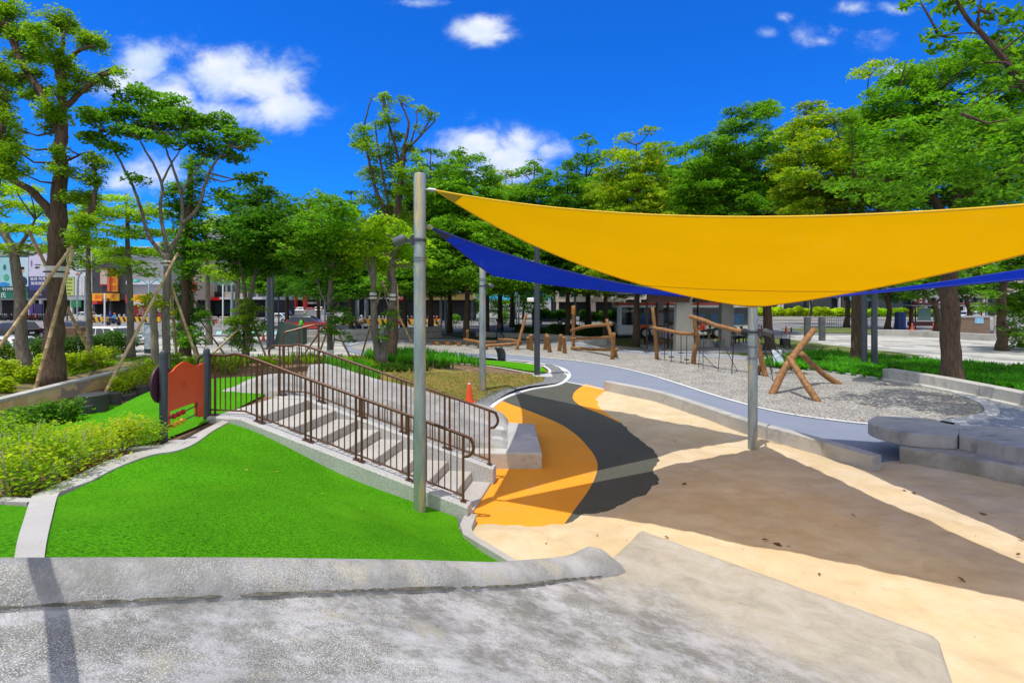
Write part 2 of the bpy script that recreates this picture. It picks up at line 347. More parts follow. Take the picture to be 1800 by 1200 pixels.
# ------------------------------------------------------------------ the setting: ground, paving, path, gravel, mats, sand, turf
m_ground = M('far_ground', (.22, .22, .21), .9, scale=.2, bump=.1)
m_road = M('asphalt', (.17, .17, .175), .85, var=.12, scale=.6, second=(.22, .22, .22), mixscale=.25, bump=.3, bscale=60)
m_gravel = M('grey_gravel', (.17, .165, .155), .95, var=.18, scale=1.2, second=(.42, .40, .37), mixscale=13, lo=.43, hi=.57, bump=1.0, bscale=20, spots=((.55, .50, .43), 9, .30, .85), detail=3)
m_dgravel = M('dark_gravel', (.10, .11, .12), .9, var=.2, scale=2, second=(.28, .29, .30), mixscale=26, lo=.47, hi=.56, bump=1.0, bscale=30, spots=((.36, .37, .38), 20, .3, .8), detail=3)
m_path = M('blue_grey_rubber', (.215, .245, .325), .85, var=.06, scale=1.0, bump=.25, bscale=120, spots=((.36, .40, .48), 60, .35, .35))
m_white = M('white_line', (.74, .75, .76), .7, var=.08, scale=2)
m_orange = M('orange_rubber', (.86, .34, .016), .75, var=.06, scale=.9, bump=.2, bscale=140, tint=((.74, .33, .07), 1.5, .55, .75))
m_dark = M('dark_rubber', (.06, .064, .05), .85, var=.1, scale=1.2, bump=.25, bscale=140, second=(.125, .125, .095), mixscale=70, lo=.42, hi=.62, detail=3)
m_sand = M('pale_sand', (.61, .48, .29), .95, var=.06, scale=1.1, second=(.66, .545, .37), mixscale=1.4, bump=.55, bscale=16, tint=((.53, .39, .22), 2.2, .60, .8), spec=.2, spots=((.40, .30, .20), 55, .16, .5, 9))
m_turf = M('artificial_turf', (.024, .15, .003), .8, var=.14, scale=.8, second=(.10, .38, .007), mixscale=46, lo=.34, hi=.60, bump=1.0, bscale=70, tint=((.10, .33, .008), .9, .50, .75), detail=4, spec=.03)
m_dry = M('dry_lawn', (.25, .175, .045), .95, var=.2, scale=1.2, second=(.17, .19, .035), mixscale=1.3, lo=.44, hi=.6, bump=.9, bscale=26, tint=((.30, .17, .05), 7, .52, .66))
m_lawn = M('lawn', (.085, .13, .02), .95, var=.25, scale=.8, second=(.15, .17, .04), mixscale=1.2, bump=.8, bscale=24)
m_soil = M('planting_soil', (.15, .085, .05), .95, var=.25, scale=2, second=(.24, .17, .09), mixscale=5, bump=1.0, bscale=22)
m_kerb = M('pale_granite_kerb', (.47, .46, .445), .8, var=.08, scale=2.0, bump=.3, bscale=60, spots=((.30, .30, .31), 45, .28, .5), tint=((.38, .35, .30), 1.4, .52, .7))
def paving_mat():
    m = M('plaza_paving', (.6, .6, .58), .8, var=.1, scale=1.0, bump=.15)
    nt = m.node_tree; N = nt.nodes; L = nt.links; bs = N['Principled BSDF']; old = bs.inputs['Base Color'].links[0].from_socket
    tc = N.new('ShaderNodeTexCoord'); mp = N.new('ShaderNodeMapping'); mp.inputs['Rotation'].default_value = (0, 0, rad(24)); L.new(tc.outputs['Object'], mp.inputs[0])
    b = N.new('ShaderNodeTexBrick'); L.new(mp.outputs[0], b.inputs['Vector']); b.inputs['Scale'].default_value = 1.0; b.inputs['Brick Width'].default_value = 1.9; b.inputs['Row Height'].default_value = .95
    b.inputs['Mortar Size'].default_value = .006; b.inputs['Color1'].default_value = (.52, .505, .475, 1); b.inputs['Color2'].default_value = (.15, .16, .175, 1); b.inputs['Mortar'].default_value = (.25, .25, .25, 1); b.inputs['Bias'].default_value = -.25
    mx = N.new('ShaderNodeMix'); mx.data_type = 'RGBA'; mx.blend_type = 'MULTIPLY'; mx.inputs[0].default_value = 1; L.new(b.outputs[0], mx.inputs[6]); L.new(old, mx.inputs[7])
    g = N.new('ShaderNodeMix'); g.data_type = 'RGBA'; g.blend_type = 'MULTIPLY'; g.inputs[0].default_value = 1; L.new(mx.outputs[2], g.inputs[6]); g.inputs[7].default_value = (1.65, 1.65, 1.65, 1)
    L.new(g.outputs[2], bs.inputs['Base Color']); return m
m_paving = paving_mat()

mb = MB(); mb.lathe((0, 40, -.12), [(1800, 0), (.01, 0)], seg=64, cap=False); g = mb.build('ground', m_ground, smooth=False); g['kind'] = 'structure'
if g.data.polygons[0].normal.z < 0: g.data.flip_normals()
sheet('road', [(-140, 49), (140, 46), (140, 81), (-140, 79)], -.06, m_road)
sheet('side_road', [(-52, 79.2), (-25, 79.2), (-34, 240), (-52, 240)], -.06, m_road)
sheet('plaza', [(-40, 26), (-14, 29.5), (-9, 31), (-2, 31), (3, 22), (20, 10), (60, 8), (80, 44), (40, 48.2), (10, 48), (-14, 47.5), (-28, 46), (-40, 40)], -.03, m_paving)
pts = lambda s, z=0.0: [at(x, y, z) for x, y in s]
LOW = [(640,616),(700,616),(748,617.5),(820,620),(888,623),(950,628),(1020,635),(1080,644.5),(1138,658),(1197,676),(1243,691),(1290,705),(1332,716),(1383,727),(1453,737),(1525,745),(1600,748),(1665,745),(1715,738)]
TIP = [(1744,727),(1730,710),(1690,695),(1652,682),(1595,672),(1547,666),(1477,656),(1440,652)]
UPP = [(1380,643),(1312,632),(1215,626),(1140,622),(1060,615),(1012,606),(948,603),(820,601),(700,600),(640,604),(618,610)]
path_poly = pts([(600,604),(612,598),(660,594.5)] + [(820,596)] + [(948,598),(1012,601),(1060,609),(1140,616),(1215,620),(1312,627),(1380,638),(1440,648),(1552,667),(1700,695),(1800,715),(1900,735)] + [(2100,790),(2100,900),(1800,848),(1640,830),(1535,829),(1420,795),(1310,763),(1230,733),(1150,706),(1062,686),(990,671),(998,660),(980,646),(932,636),(890,632),(860,629),(748,628),(700,628),(640,624),(610,617)])
sheet('path', path_poly, .0, m_path)
grav = smooth_line(pts(LOW + TIP + UPP, .02), 4, True)
sheet('gravel', grav, .012, m_gravel, step=1.2)
def ribbon_thing(name, line, w, z, mat, h=.0, side=0, kind='structure', drape=False, parent=None):
    L_, R_ = [], []; n = len(line)
    for i in range(n):
        t = (Vector(line[min(i + 1, n - 1)]) - Vector(line[max(i - 1, 0)])); t.z = 0; t.normalize(); nn = Vector((-t.y, t.x, 0)); p = Vector(line[i])
        a = p + nn * w * (.5 + side); b = p - nn * w * (.5 - side)
        for q, S in ((a, L_), (b, R_)): q.z = (H(q.x, q.y) if drape else 0) + z; S.append(q)
    mb = MB()
    if h:
        dz = Vector((0, 0, h)); mb.grid([[a - dz, a, b, b - dz] for a, b in zip(L_, R_)])
    else: mb.ribbon(L_, R_)
    o = mb.build(name, mat, parent=parent, fixn=True, angle=30)
    if sum(p.normal.z for p in o.data.polygons) < 0: o.data.flip_normals()
    if kind: o['kind'] = kind
    return o
ribbon_thing('path_edge_line', smooth_line(pts(LOW[:17]), 5), .13, .02, m_white)
ribbon_thing('kerb', smooth_line(pts([(1665,745),(1715,738)] + TIP), 6), .34, .07, M('kerb_concrete', (.47, .48, .50), .8, var=.1, scale=1.5, bump=.3), h=.1)
ribbon_thing('kerb', smooth_line(pts([(1312,632),(1215,624),(1140,620),(1060,612),(1012,603.5),(948,601),(820,599),(700,598),(640,602),(612,608)]), 5), .25, .05, M('kerb_concrete', (.5, .5, .5)), h=.08)
ribbon_thing('path_edge_line', smooth_line(pts([(700,628),(748,628),(860,629),(890,632),(932,636),(965,642)]), 4), .16, .014, m_white)
# rubber mats
dk = pts([(836,738),(867,711),(893,696),(933,684),(985,670),(1062,684),(1100,700),(1230,760),(1320,800),(1200,900),(1000,960),(822,925)])
sheet('dark_rubber_surface', dk, .012, m_dark)
o1 = smooth_line(pts([(883,705),(900,712),(928,722),(981,744),(1013,765),(1035,788),(1047,806),(1050.5,822),(1045,843),(1032,867),(1013,893),(990,925),(975,948)]), 5)
sheet('orange_rubber_surface', [(p.x, p.y) for p in o1] + [at(840, 960)[:2], at(822, 925)[:2], (-.75, 7.7), (-.75, 12.7), at(848, 736)[:2], at(866, 713)[:2]], .017, m_orange)
o2 = smooth_line(pts([(1029.5,675),(1015,685),(1008,693),(1008,703),(1023,715),(1056,728),(1088,743)]), 6)
sheet('orange_rubber_surface', [(p.x, p.y) for p in o2] + [at(1140, 745)[:2], at(1090, 700)[:2], at(1062, 684)[:2]], .017, m_orange)
ribbon_thing('white_kerb', smooth_line(pts([(843,737),(867,712),(893,697),(933,685),(978,677.5),(995,667),(998,659),(990,650),(970,643)]), 6), .26, .045, m_white, h=.07)
sheet('dark_gravel', smooth_line(pts([(822,716),(835,708),(859,692),(880,687),(912,682),(955,671),(968,656),(955,643),(972,643),(989,650),(997,659),(994,667),(978,677),(933,684.5),(893,696.5),(866,711.5),(845,731)]), 2, True), lambda x, y: .022 + Hs(x, y) * .9, m_dgravel, step=.35)
ribbon_thing('path_edge_line', pts([(990,670.5),(1062,684.5)]), .1, .02, m_white)
# sand: one heaped sheet whose thin edges run out over the mats
sand_px = [(818,934),(845,928),(862,926),(900,927),(950,924),(998,920),(1030,908),(1055,905),(1093,890),(1133,874),(1154,851),(1156,826),(1164,811),(1152,790),(1120,765),(1088,742),(1062,723),(1046,706),(1062,687),(1150,706),(1230,733),(1310,763),(1420,795),(1534,831),(1565,815),(1600,812),(1640,828),(1800,856),(2000,895)]
SANDP = [(p.x, p.y) for p in pts(sand_px)] + [(14, 6), (14, -3), (2, -3), (.6, 4.6), (-.2, 6.0), (-.75, 7.0)]
from mathutils import noise as mn
def make_sand():
    st = .045; gx, gy = np.meshgrid(np.arange(-1.2, 12.6, st), np.arange(1.5, 20.2, st), indexing='ij')
    sd = sdist(SANDP, gx, gy); n = np.zeros_like(gx)
    keep = (sd > -.5) & (gx < gy * 1.12 + 1.2)
    ii, jj = np.nonzero(keep)
    for i, j in zip(ii, jj):
        p = Vector((gx[i, j], gy[i, j], 0)); n[i, j] = mn.noise(p * 1.1) * .035 + mn.noise(p * 3.1) * .024 + mn.noise(p * 7.5) * .012 + mn.noise(p * 17) * .004
    z = np.clip(sd * .16, -.06, .05) + n * np.clip(.45 + sd * .8, .35, 1) + .018
    for (bx, by, r, h) in ((8.3, 9.7, .7, .07), (9.6, 8.4, .9, .03), (4.7, 4.55, .16, -.05), (4.95, 4.75, .12, -.05), (5.15, 4.5, .14, -.045), (4.5, 4.85, .12, -.04), (5.4, 4.3, .12, -.04), (2.9, 7.0, .1, -.03), (3.3, 7.3, .1, -.03), (1.2, 7.4, .12, -.03), (.6, 7.2, .14, -.035), (.9, 6.9, .12, -.03), (6.2, 7.4, .12, -.03), (6.6, 6.9, .12, -.03), (4.1, 9.5, .12, -.025), (2.2, 8.2, .1, -.02), (-.3, 7.2, .5, .03), (6.0, 9.9, .7, .05)):
        z += h * np.exp(-((gx - bx) ** 2 + (gy - by) ** 2) / r ** 2)
    idx = -np.ones(gx.shape, int); idx[keep] = np.arange(keep.sum())
    a, b, c, d = idx[:-1, :-1], idx[1:, :-1], idx[1:, 1:], idx[:-1, 1:]; ok = (a >= 0) & (b >= 0) & (c >= 0) & (d >= 0)
    Fq = np.stack([a[ok], b[ok], c[ok], d[ok]], 1)
    o = raw_mesh('sand', np.stack([gx[keep], gy[keep], z[keep]], 1), Fq, m_sand, smooth=True); o['kind'] = 'structure'
make_sand()
# planted hill
hill = [(-27, 8), (-27, 27), (-20, 30), (-9, 31), (-5, 29), (1.2, 23.3)] + [tuple(at(x, y)[:2]) for x, y in [(955,643),(968,656),(955,671),(912,682),(880,687),(859,692),(835,708),(822,716)]] + [(-.9, 14), (-.9, 7.6), (-.68, 7.2), (.05, 6.25), (1.0, 5.66), (-2.45, 2.38), (-4.6, .2), (-6, -2), (-12, -2)]
sheet('planting_bed', hill, lambda x, y: Hs(x, y) - .03, m_soil, step=.5)
turf = [(p.x, p.y) for p in [on(101,876),on(158,849),on(205,825),on(271,801),on(312,794),on(367,764),on(405,743)]] + [(-4.75, 8.42), (-3, 8.06), (-.82, 7.62), (-.74, 7.2), (-.08, 6.28), (.55, 5.75), (.98, 5.68), (-2.45, 2.4), (-3.3, 1.5)] + [tuple((on(88, 930) + (on(88, 930) - on(101, 877)).normalized() * 1.4)[:2]), tuple(on(90, 922)[:2])]
sheet('turf', turf, lambda x, y: Hs(x, y) + .012, m_turf, step=.16)
sheet('turf', [tuple((on(38, 932) + (on(38, 932) - on(53, 884)).normalized() * 1.4)[:2]), tuple(on(40, 925)[:2]), tuple(on(50, 892)[:2]), tuple(on(-2, 889)[:2]), (-9, 4.6), (-9, .6)], lambda x, y: Hs(x, y) + .012, m_turf, step=.25)
sheet('turf', [(-8.3, 5.0), *[tuple(on(x, y)[:2]) for x, y in [(0,771),(70,747),(140,725),(205,706),(275,685),(318,672)]], (-9.2, 17.2), (-5.6, 17.2), (-5.5, 14.8), (-5.6, 12), (-5.05, 10.4), (-4.95, 8.6), (-5.0, 7.4), (-5.1, 6.5), (-6.3, 6.1), (-6.4, 5.0)], lambda x, y: Hs(x, y) + .012, m_turf, step=.25)
sheet('turf', pts([(760,627.5),(796,629),(860,634),(900,637),(944,642),(958,650),(961,656),(926,655),(860,646),(800,640),(740,636)], .06), lambda x, y: Hs(x, y) + .03, m_turf, step=.4)
ribbon_thing('path_edge_line', smooth_line([p for p in pts([(796,643),(860,647.5),(926,657),(961,657.5),(966,650),(955,642)], .1)], 4), .12, .034, m_white, drape=True)
dry = [(-.92, 13.5), (-5.3, 13.6), (-5.4, 17.5), (-6.5, 20), (-3.5, 21), (0, 21.6)] + [tuple(at(x, y, .1)[:2]) for x, y in [(930,657),(955,660),(955,671),(912,682),(880,687),(859,692),(835,708),(822,716)]]
sheet('dry_lawn', dry, lambda x, y: Hs(x, y) + .012, m_dry, step=.3)
sheet('dry_lawn', [(-13.2, 12.2), (-14.4, 19.8), (-15.5, 24), (-19, 25), (-24, 18), (-24, 11), (-13.3, 10.5)], lambda x, y: Hs(x, y) + .0, M('mulch_lawn', (.22, .16, .08), .95, var=.2, scale=1.2, second=(.13, .14, .05), mixscale=2.2, bump=.9, bscale=24), step=.5)
sheet('lawn', [(-15.5, 24), (-19, 25), (-24, 18), (-26, 18), (-26, 30), (-16, 31), (-13, 27)], lambda x, y: Hs(x, y) + .004, m_lawn, step=.6)
sheet('lawn', pts([(1062,604),(1070,592),(1140,585),(1240,584),(1330,588),(1450,605),(1560,617),(1625,624.5),(1560,628),(1440,617),(1340,627),(1215,617),(1140,613)]), -.005, m_lawn, step=1.0)
sheet('lawn', pts([(1330,637),(1440,617),(1560,628),(1660,638),(1800,648),(1950,660),(1950,715),(1800,690),(1560,650),(1550,664),(1440,650)]), .012, M('bed_soil', (.10, .09, .04), .95, var=.2, scale=2, bump=.8), step=1.0)
sheet('lawn', pts([(780,588),(800,583),(1000,582),(1005,594),(900,597),(820,596)]), -.012, m_lawn, step=1.5)
sheet('lawn', pts([(1370,577),(1480,575),(1600,582),(1560,587),(1440,584)]), -.012, m_lawn)
# pale granite strip round the planter and along the ridge
sl = [on(x, y) for x, y in [(38,932),(53,884),(73,868),(136,839),(191,813),(257,795),(300,786),(345,765),(392,741)]]
sr = [on(x, y) for x, y in [(88,930),(101,877),(120,864),(158,850),(205,826),(271,802),(312,795),(367,765),(407,742)]]
for q_ in (sl, sr): q_.insert(0, q_[0] + (q_[0] - q_[1]).normalized() * 1.4)
mb = MB(); rows = []
for a, b in zip(smooth_line(sl, 5), smooth_line(sr, 5)):
    row = []
    for t in (0, 1/3, 2/3, 1):
        p = a.lerp(b, t); p.z = H(p.x, p.y) + .03; row.append(p)
    rows.append([row[0] - Vector((0, 0, .1))] + row + [row[-1] - Vector((0, 0, .1))])
mb.grid(rows); mb.build('granite_kerb', m_kerb, angle=30)['kind'] = 'structure'
ribbon_thing('granite_kerb', [on(-6, 882), on(62, 885)], .12, .03, m_kerb, h=.1, drape=True)
ribbon_thing('granite_kerb', smooth_line([Vector((-9.2, 4.8, 0)), on(0, 768), on(70, 744), on(140, 722), on(205, 703), on(275, 682), on(320, 668)], 5), .2, .04, m_kerb, h=.12, drape=True)
ribbon_thing('granite_kerb', [on(100,810), on(190,797), on(258,788), on(300,786), on(318,776)], .22, .03, m_kerb, h=.1, drape=True)
ribbon_thing('granite_kerb', [Vector((-.62, 7.75, 0)), Vector((-.66, 7.3, 0)), Vector((-.60, 7.05, 0)), Vector((.06, 6.22, 0)), Vector((.6, 5.7, 0))], .16, .06, m_kerb, h=.16, drape=True)
from mathutils import noise as mn
# ------------------------------------------------------------------ concrete slides, stairs, walls, sails, posts
def concrete(name, a, b, c, spots=True, sc=1.0):
    return M(name, a, .75, var=.16, scale=1.1 * sc, second=b, mixscale=1.7 * sc, lo=.40, hi=.60, bump=.6, bscale=60, mixrough=.78, detail=10, tint=(c, 2.6 * sc, .53, .68), spots=((.66, .66, .65), 115, .44, .9, 1.3) if spots else None)
m_slide = concrete('pebbled_concrete', (.25, .25, .23), (.44, .44, .45), (.40, .375, .30))
m_slide2 = concrete('trowelled_concrete', (.45, .44, .40), (.60, .585, .54), (.56, .49, .35), False)
m_wallc = M('cast_concrete', (.40, .39, .36), .8, var=.14, scale=1.2, second=(.47, .455, .42), mixscale=.8, bump=.3, bscale=50, tint=((.30, .29, .26), 2.5, .55, .75))
# foreground slide -- runs down towards +x+y; s along, w across (w grows to the left of travel, i.e. -x+y)
def slide_z(s):                                                     # bed height along the run
    K = [(-3, 2.95), (-1, 2.38), (0, 2.04), (1.2, 1.61), (2.2, 1.25), (3.1, .91), (3.9, .66), (4.7, .44), (5.4, .29), (6.0, .2), (6.33, .17), (7, .15)]
    for (a, za), (b, zb) in zip(K, K[1:]):
        if s <= b: return za + (zb - za) * (s - a) / (b - a)
    return .15
SQ = math.sqrt(.5)
def sw(s, w, z): return Vector(((s - w) * SQ, (s + w) * SQ, z))      # w=0 passes under the camera
def fg_slide():
    root = thing('concrete_slide', 'broad pale pebbled concrete slide filling the foreground, running out onto the sand', 'slide', (0, 0, 0))
    # bed: left edge w=3.45 (beside the rolled wall), right edge tapering outwards
    S = [ -2.5 + i * .12 for i in range(77)]; S = [s for s in S if s < 6.3] + [6.33]
    rows = []; wl = lambda s: 3.25 if s < 4.5 else 3.25 + (s - 4.5) * .28
    wr = lambda s: -.75 + max(0, s - 3.0) * .0 if s < 3 else -.75 + (s - 3) * .40
    wr = lambda s: max(-1.2, .62 - .2 * (6.33 - s))
    for s in S:
        row = []; a, b = wl(s), wr(s); z = slide_z(s)
        fl = min(1, max(0, (5.0 - s) / 1.2))
        n = 30
        for i in range(n + 1):
            w = a + (b - a) * i / n; dish = .10 * fl * (abs(2 * i / n - 1) ** 4)
            lo = -.01 * math.sin(w * 2.1 + s * .7) * fl
            row.append(sw(s, w, z + dish * .5 + lo))
        edge = lambda p, dz, o: p + Vector((o.x, o.y, -dz))
        ol = Vector((-SQ, SQ, 0)) * .05; orr = Vector((SQ, -SQ, 0)) * .05
        row = [edge(row[0], .5 if s < 5.2 else .22, ol * 1.2), edge(row[0], .04, ol)] + row + [edge(row[-1], .04, orr), edge(row[-1], .5 if s < 5 else .22, orr * 1.2)]
        rows.append(row)
    last = rows[-1]; f = Vector((SQ, SQ, 0)); rows.append([p + f * .05 - Vector((0, 0, .04)) for p in last]); rows.append([Vector((p.x + f.x * .06, p.y + f.y * .06, -.05)) for p in last])
    mb = MB(); mb.grid(rows); bed = mb.build('slide_bed', MATS['slide_blend'], root, angle=50)
    # rolled side wall, ending in a rounded nose on the run-out
    line = []
    for i in range(58):
        s = -2.2 + i * .128; line.append(s)
    rows = []
    for s in line:
        e = max(0, (s - 4.42) / .52); k = 1.0 if s < 4.42 else max(.02, math.sqrt(max(0, 1 - e * e)))
        hgt = .25 - .004 * s; wid = .20 * (.4 + .6 * k) if s > 4.42 else .20
        bump = .09 * math.exp(-((s - 4.5) / .22) ** 2)
        z0 = slide_z(s) - .06; c = 3.25 - (.05 * max(0, s - 3.9)) + .015 * math.sin(s * 1.7); row = []
        for j in range(15):
            a = math.pi * (j / 14); row.append(sw(s, c - math.cos(a) * wid - .0, z0 + (hgt + bump) * k * math.sin(a) ** .88))
        row = [row[0] - Vector((0, 0, .15))] + row + [row[-1] - Vector((0, 0, .8 if s < 4 else .2))]
        rows.append(row)
    mb = MB(); mb.grid(rows); n = len(rows[0]); b = (len(rows) - 1) * n; mb.f.append(tuple(b + i for i in range(n))); mb.mi.append(0)
    mb.build('side_wall', m_slide, root, angle=60)
    # dark grout and dirt gathered where the wall meets the bed
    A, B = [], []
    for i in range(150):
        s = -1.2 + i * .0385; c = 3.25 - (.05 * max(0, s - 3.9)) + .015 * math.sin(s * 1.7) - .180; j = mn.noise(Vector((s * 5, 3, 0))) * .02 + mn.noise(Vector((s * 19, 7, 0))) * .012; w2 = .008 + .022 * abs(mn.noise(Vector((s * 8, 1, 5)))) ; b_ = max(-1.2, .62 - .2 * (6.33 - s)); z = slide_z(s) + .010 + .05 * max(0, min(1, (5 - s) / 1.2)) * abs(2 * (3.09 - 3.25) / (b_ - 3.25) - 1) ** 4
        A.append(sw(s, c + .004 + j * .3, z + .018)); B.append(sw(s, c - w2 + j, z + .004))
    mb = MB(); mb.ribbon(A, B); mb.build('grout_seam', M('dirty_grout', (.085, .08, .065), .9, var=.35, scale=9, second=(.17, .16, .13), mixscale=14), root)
def slide_blend():                                                  # pebbled up the run, trowelled smooth on the run-out (a real change of finish)
    m = M('slide_blend', (.21, .21, .195), .75, var=.2, scale=2.0, second=(.44, .44, .455), mixscale=3.0, lo=.44, hi=.58, bump=.6, bscale=60, tint=((.34, .32, .26), 3.4, .60, .72), spots=((.66, .66, .65), 115, .44, .9, 1.3), mixrough=.8, detail=11)
    nt = m.node_tree; N = nt.nodes; L = nt.links; bs = N['Principled BSDF']; a = bs.inputs['Base Color'].links[0].from_socket
    tc = N.new('ShaderNodeTexCoord'); sp = N.new('ShaderNodeSeparateXYZ'); L.new(tc.outputs['Object'], sp.inputs[0])
    ad = N.new('ShaderNodeMath'); ad.operation = 'ADD'; L.new(sp.outputs[0], ad.inputs[0]); L.new(sp.outputs[1], ad.inputs[1])
    nz = N.new('ShaderNodeTexNoise'); nz.inputs['Scale'].default_value = 1.6; nz.inputs['Detail'].default_value = 6; L.new(tc.outputs['Object'], nz.inputs['Vector'])
    a2 = N.new('ShaderNodeMath'); a2.operation = 'MULTIPLY_ADD'; L.new(nz.outputs[0], a2.inputs[0]); a2.inputs[1].default_value = 2.6; L.new(ad.outputs[0], a2.inputs[2])
    mr = N.new('ShaderNodeMapRange'); L.new(a2.outputs[0], mr.inputs[0]); mr.inputs[1].default_value = 6.9; mr.inputs[2].default_value = 8.3
    n2 = N.new('ShaderNodeTexNoise'); n2.inputs['Scale'].default_value = 2.3; n2.inputs['Detail'].default_value = 11; n2.inputs['Roughness'].default_value = .74; n2.inputs['Distortion'].default_value = .5; L.new(tc.outputs['Object'], n2.inputs['Vector'])
    r = N.new('ShaderNodeValToRGB'); L.new(n2.outputs[0], r.inputs[0]); e = r.color_ramp.elements; e[0].position = .3; e[0].color = (.31, .295, .26, 1); e[1].position = .7; e[1].color = (.54, .525, .50, 1); x = e.new(.5); x.color = (.47, .43, .35, 1)
    mx = N.new('ShaderNodeMix'); mx.data_type = 'RGBA'; L.new(mr.outputs[0], mx.inputs[0]); L.new(a, mx.inputs[6]); L.new(r.outputs[0], mx.inputs[7]); L.new(mx.outputs[2], bs.inputs['Base Color'])
slide_blend(); fg_slide()
# overhead grab rail of the slide head (out of frame to the left; its shadow falls across the slide)
m_steel = M('galvanised_steel', (.30, .34, .34), .45, var=.2, scale=2.5, metal=.35, second=(.20, .25, .26), mixscale=3, stretch=(3, 3, .5), tint=((.46, .38, .20), 2.2, .52, .64), bump=.05)
m_dkpost = M('charcoal_painted_steel', (.045, .055, .07), .4, var=.1, scale=2)
m_brown = M('brown_painted_rail', (.11, .048, .025), .38, var=.12, scale=3, metal=.2)
def fg_rail():
    r = thing('grab_rail', 'grey steel grab rail bridging the head of the foreground slide', 'rail', (-2.6, 2.3, 1.9))
    q0 = Vector((-2.24 - SH.x * 1.03, 2.43 - SH.y * 1.03, 3.2)); q1 = Vector((-1.65 - SH.x * 1.23, 1.9 - SH.y * 1.23, 3.2)); dv = (q1 - q0).normalized(); e0 = q0 - dv * .35; e1 = q1 + dv * 1.9
    mb = MB(); mb.tube(smooth_line([Vector((e0.x, e0.y, 1.7)), Vector((e0.x, e0.y, 3.1)), e0 + dv * .1, q0, q1, e1 - dv * .1, Vector((e1.x, e1.y, 3.1)), Vector((e1.x, e1.y, 1.7))], 4), .036, 12)
    mb.build('rail', m_steel, r)
fg_rail()

# second slide, two lanes, beside the stairs
def slide2():
    root = thing('concrete_slide', 'pale grey two lane concrete slide running down beside the brown railed stairs', 'slide', (-.6, 11.3, 0))
    def zb(x):
        if x < -4.6: return 1.45
        t = (x + 4.6) / 4.2; return .30 + 1.15 * (1 - t) if t < .72 else (.30 + 1.15 * .28) + (-.24) * min(1, (t - .72) / .28) * 1.0 - .03 * 0 if t < 1 else .36
    xs = [-5.0 + i * .1 for i in range(50)]                        # to -.1
    ylo = lambda x: 10.42 + .0 * x; yhi = lambda x: 12.95 - .06 * (x + 5) * -1 * 0
    def prof(x):
        k = 1 if x < -.75 else max(.0, math.sqrt(max(0, 1 - ((x + .75) / .62) ** 2)))
        zz = zb(x); row = []
        ys = [0, .04, .12, .24, .36, .44, .6, .85, 1.02, 1.1, 1.2, 1.3, 1.38, 1.55, 1.85, 2.05, 2.13, 2.25, 2.37, 2.45, 2.5]
        hs = [-1.6, .04, .11, .14, .11, .02, -.03, -.03, .0, .09, .13, .09, .0, -.03, -.02, .10, .27, .33, .30, .18, -1.6]
        for y, h in zip(ys, hs):
            w = .018 * math.sin(x * 3.1 + y * 4)
            row.append(Vector((x, 10.42 + y, max(-.05, zz + (h * k if h > 0 else (h if h < -1 else h * k))) + (w if h > 0 else 0))))
        return row
    mb = MB(); rows = [prof(x) for x in xs]; mb.grid(rows); n = len(rows[0])
    mb.f.append(tuple(range(n))); mb.mi.append(0); b = (len(rows) - 1) * n; mb.f.append(tuple(b + i for i in range(n))); mb.mi.append(0)
    mb.build('slide_bed', m_slide3, root, angle=60)
    mb = MB(); mb.prism([at(838,826)[:2], at(953,825)[:2], at(940,768)[:2], (-.62, 12.75), (-1.0, 12.6), (-1.0, 10.5)], -.05, lambda p: .33 if p[0] > -.3 else .36)
    mb.build('landing_block', MATS['slide_end'], root, bevel=.035)
    # boulder-like shoulder at the head of the slide
    mb = MB(); mb.ball((-5.35, 11.5, 1.15), (.95, 1.15, .55), 20, 10); mb.ball((-5.9, 11.1, 1.15), (.6, .7, .35), 16, 8); mb.build('slide_head', m_slide3, root, angle=180)
m_slide3 = concrete('slide_grey', (.25, .25, .24), (.40, .40, .39), (.36, .33, .28), False)
M('slide_end', (.46, .45, .42), .7, var=.12, scale=1.5, second=(.56, .55, .52), mixscale=2, bump=.3, tint=((.36, .33, .29), 3, .55, .7))
slide2()

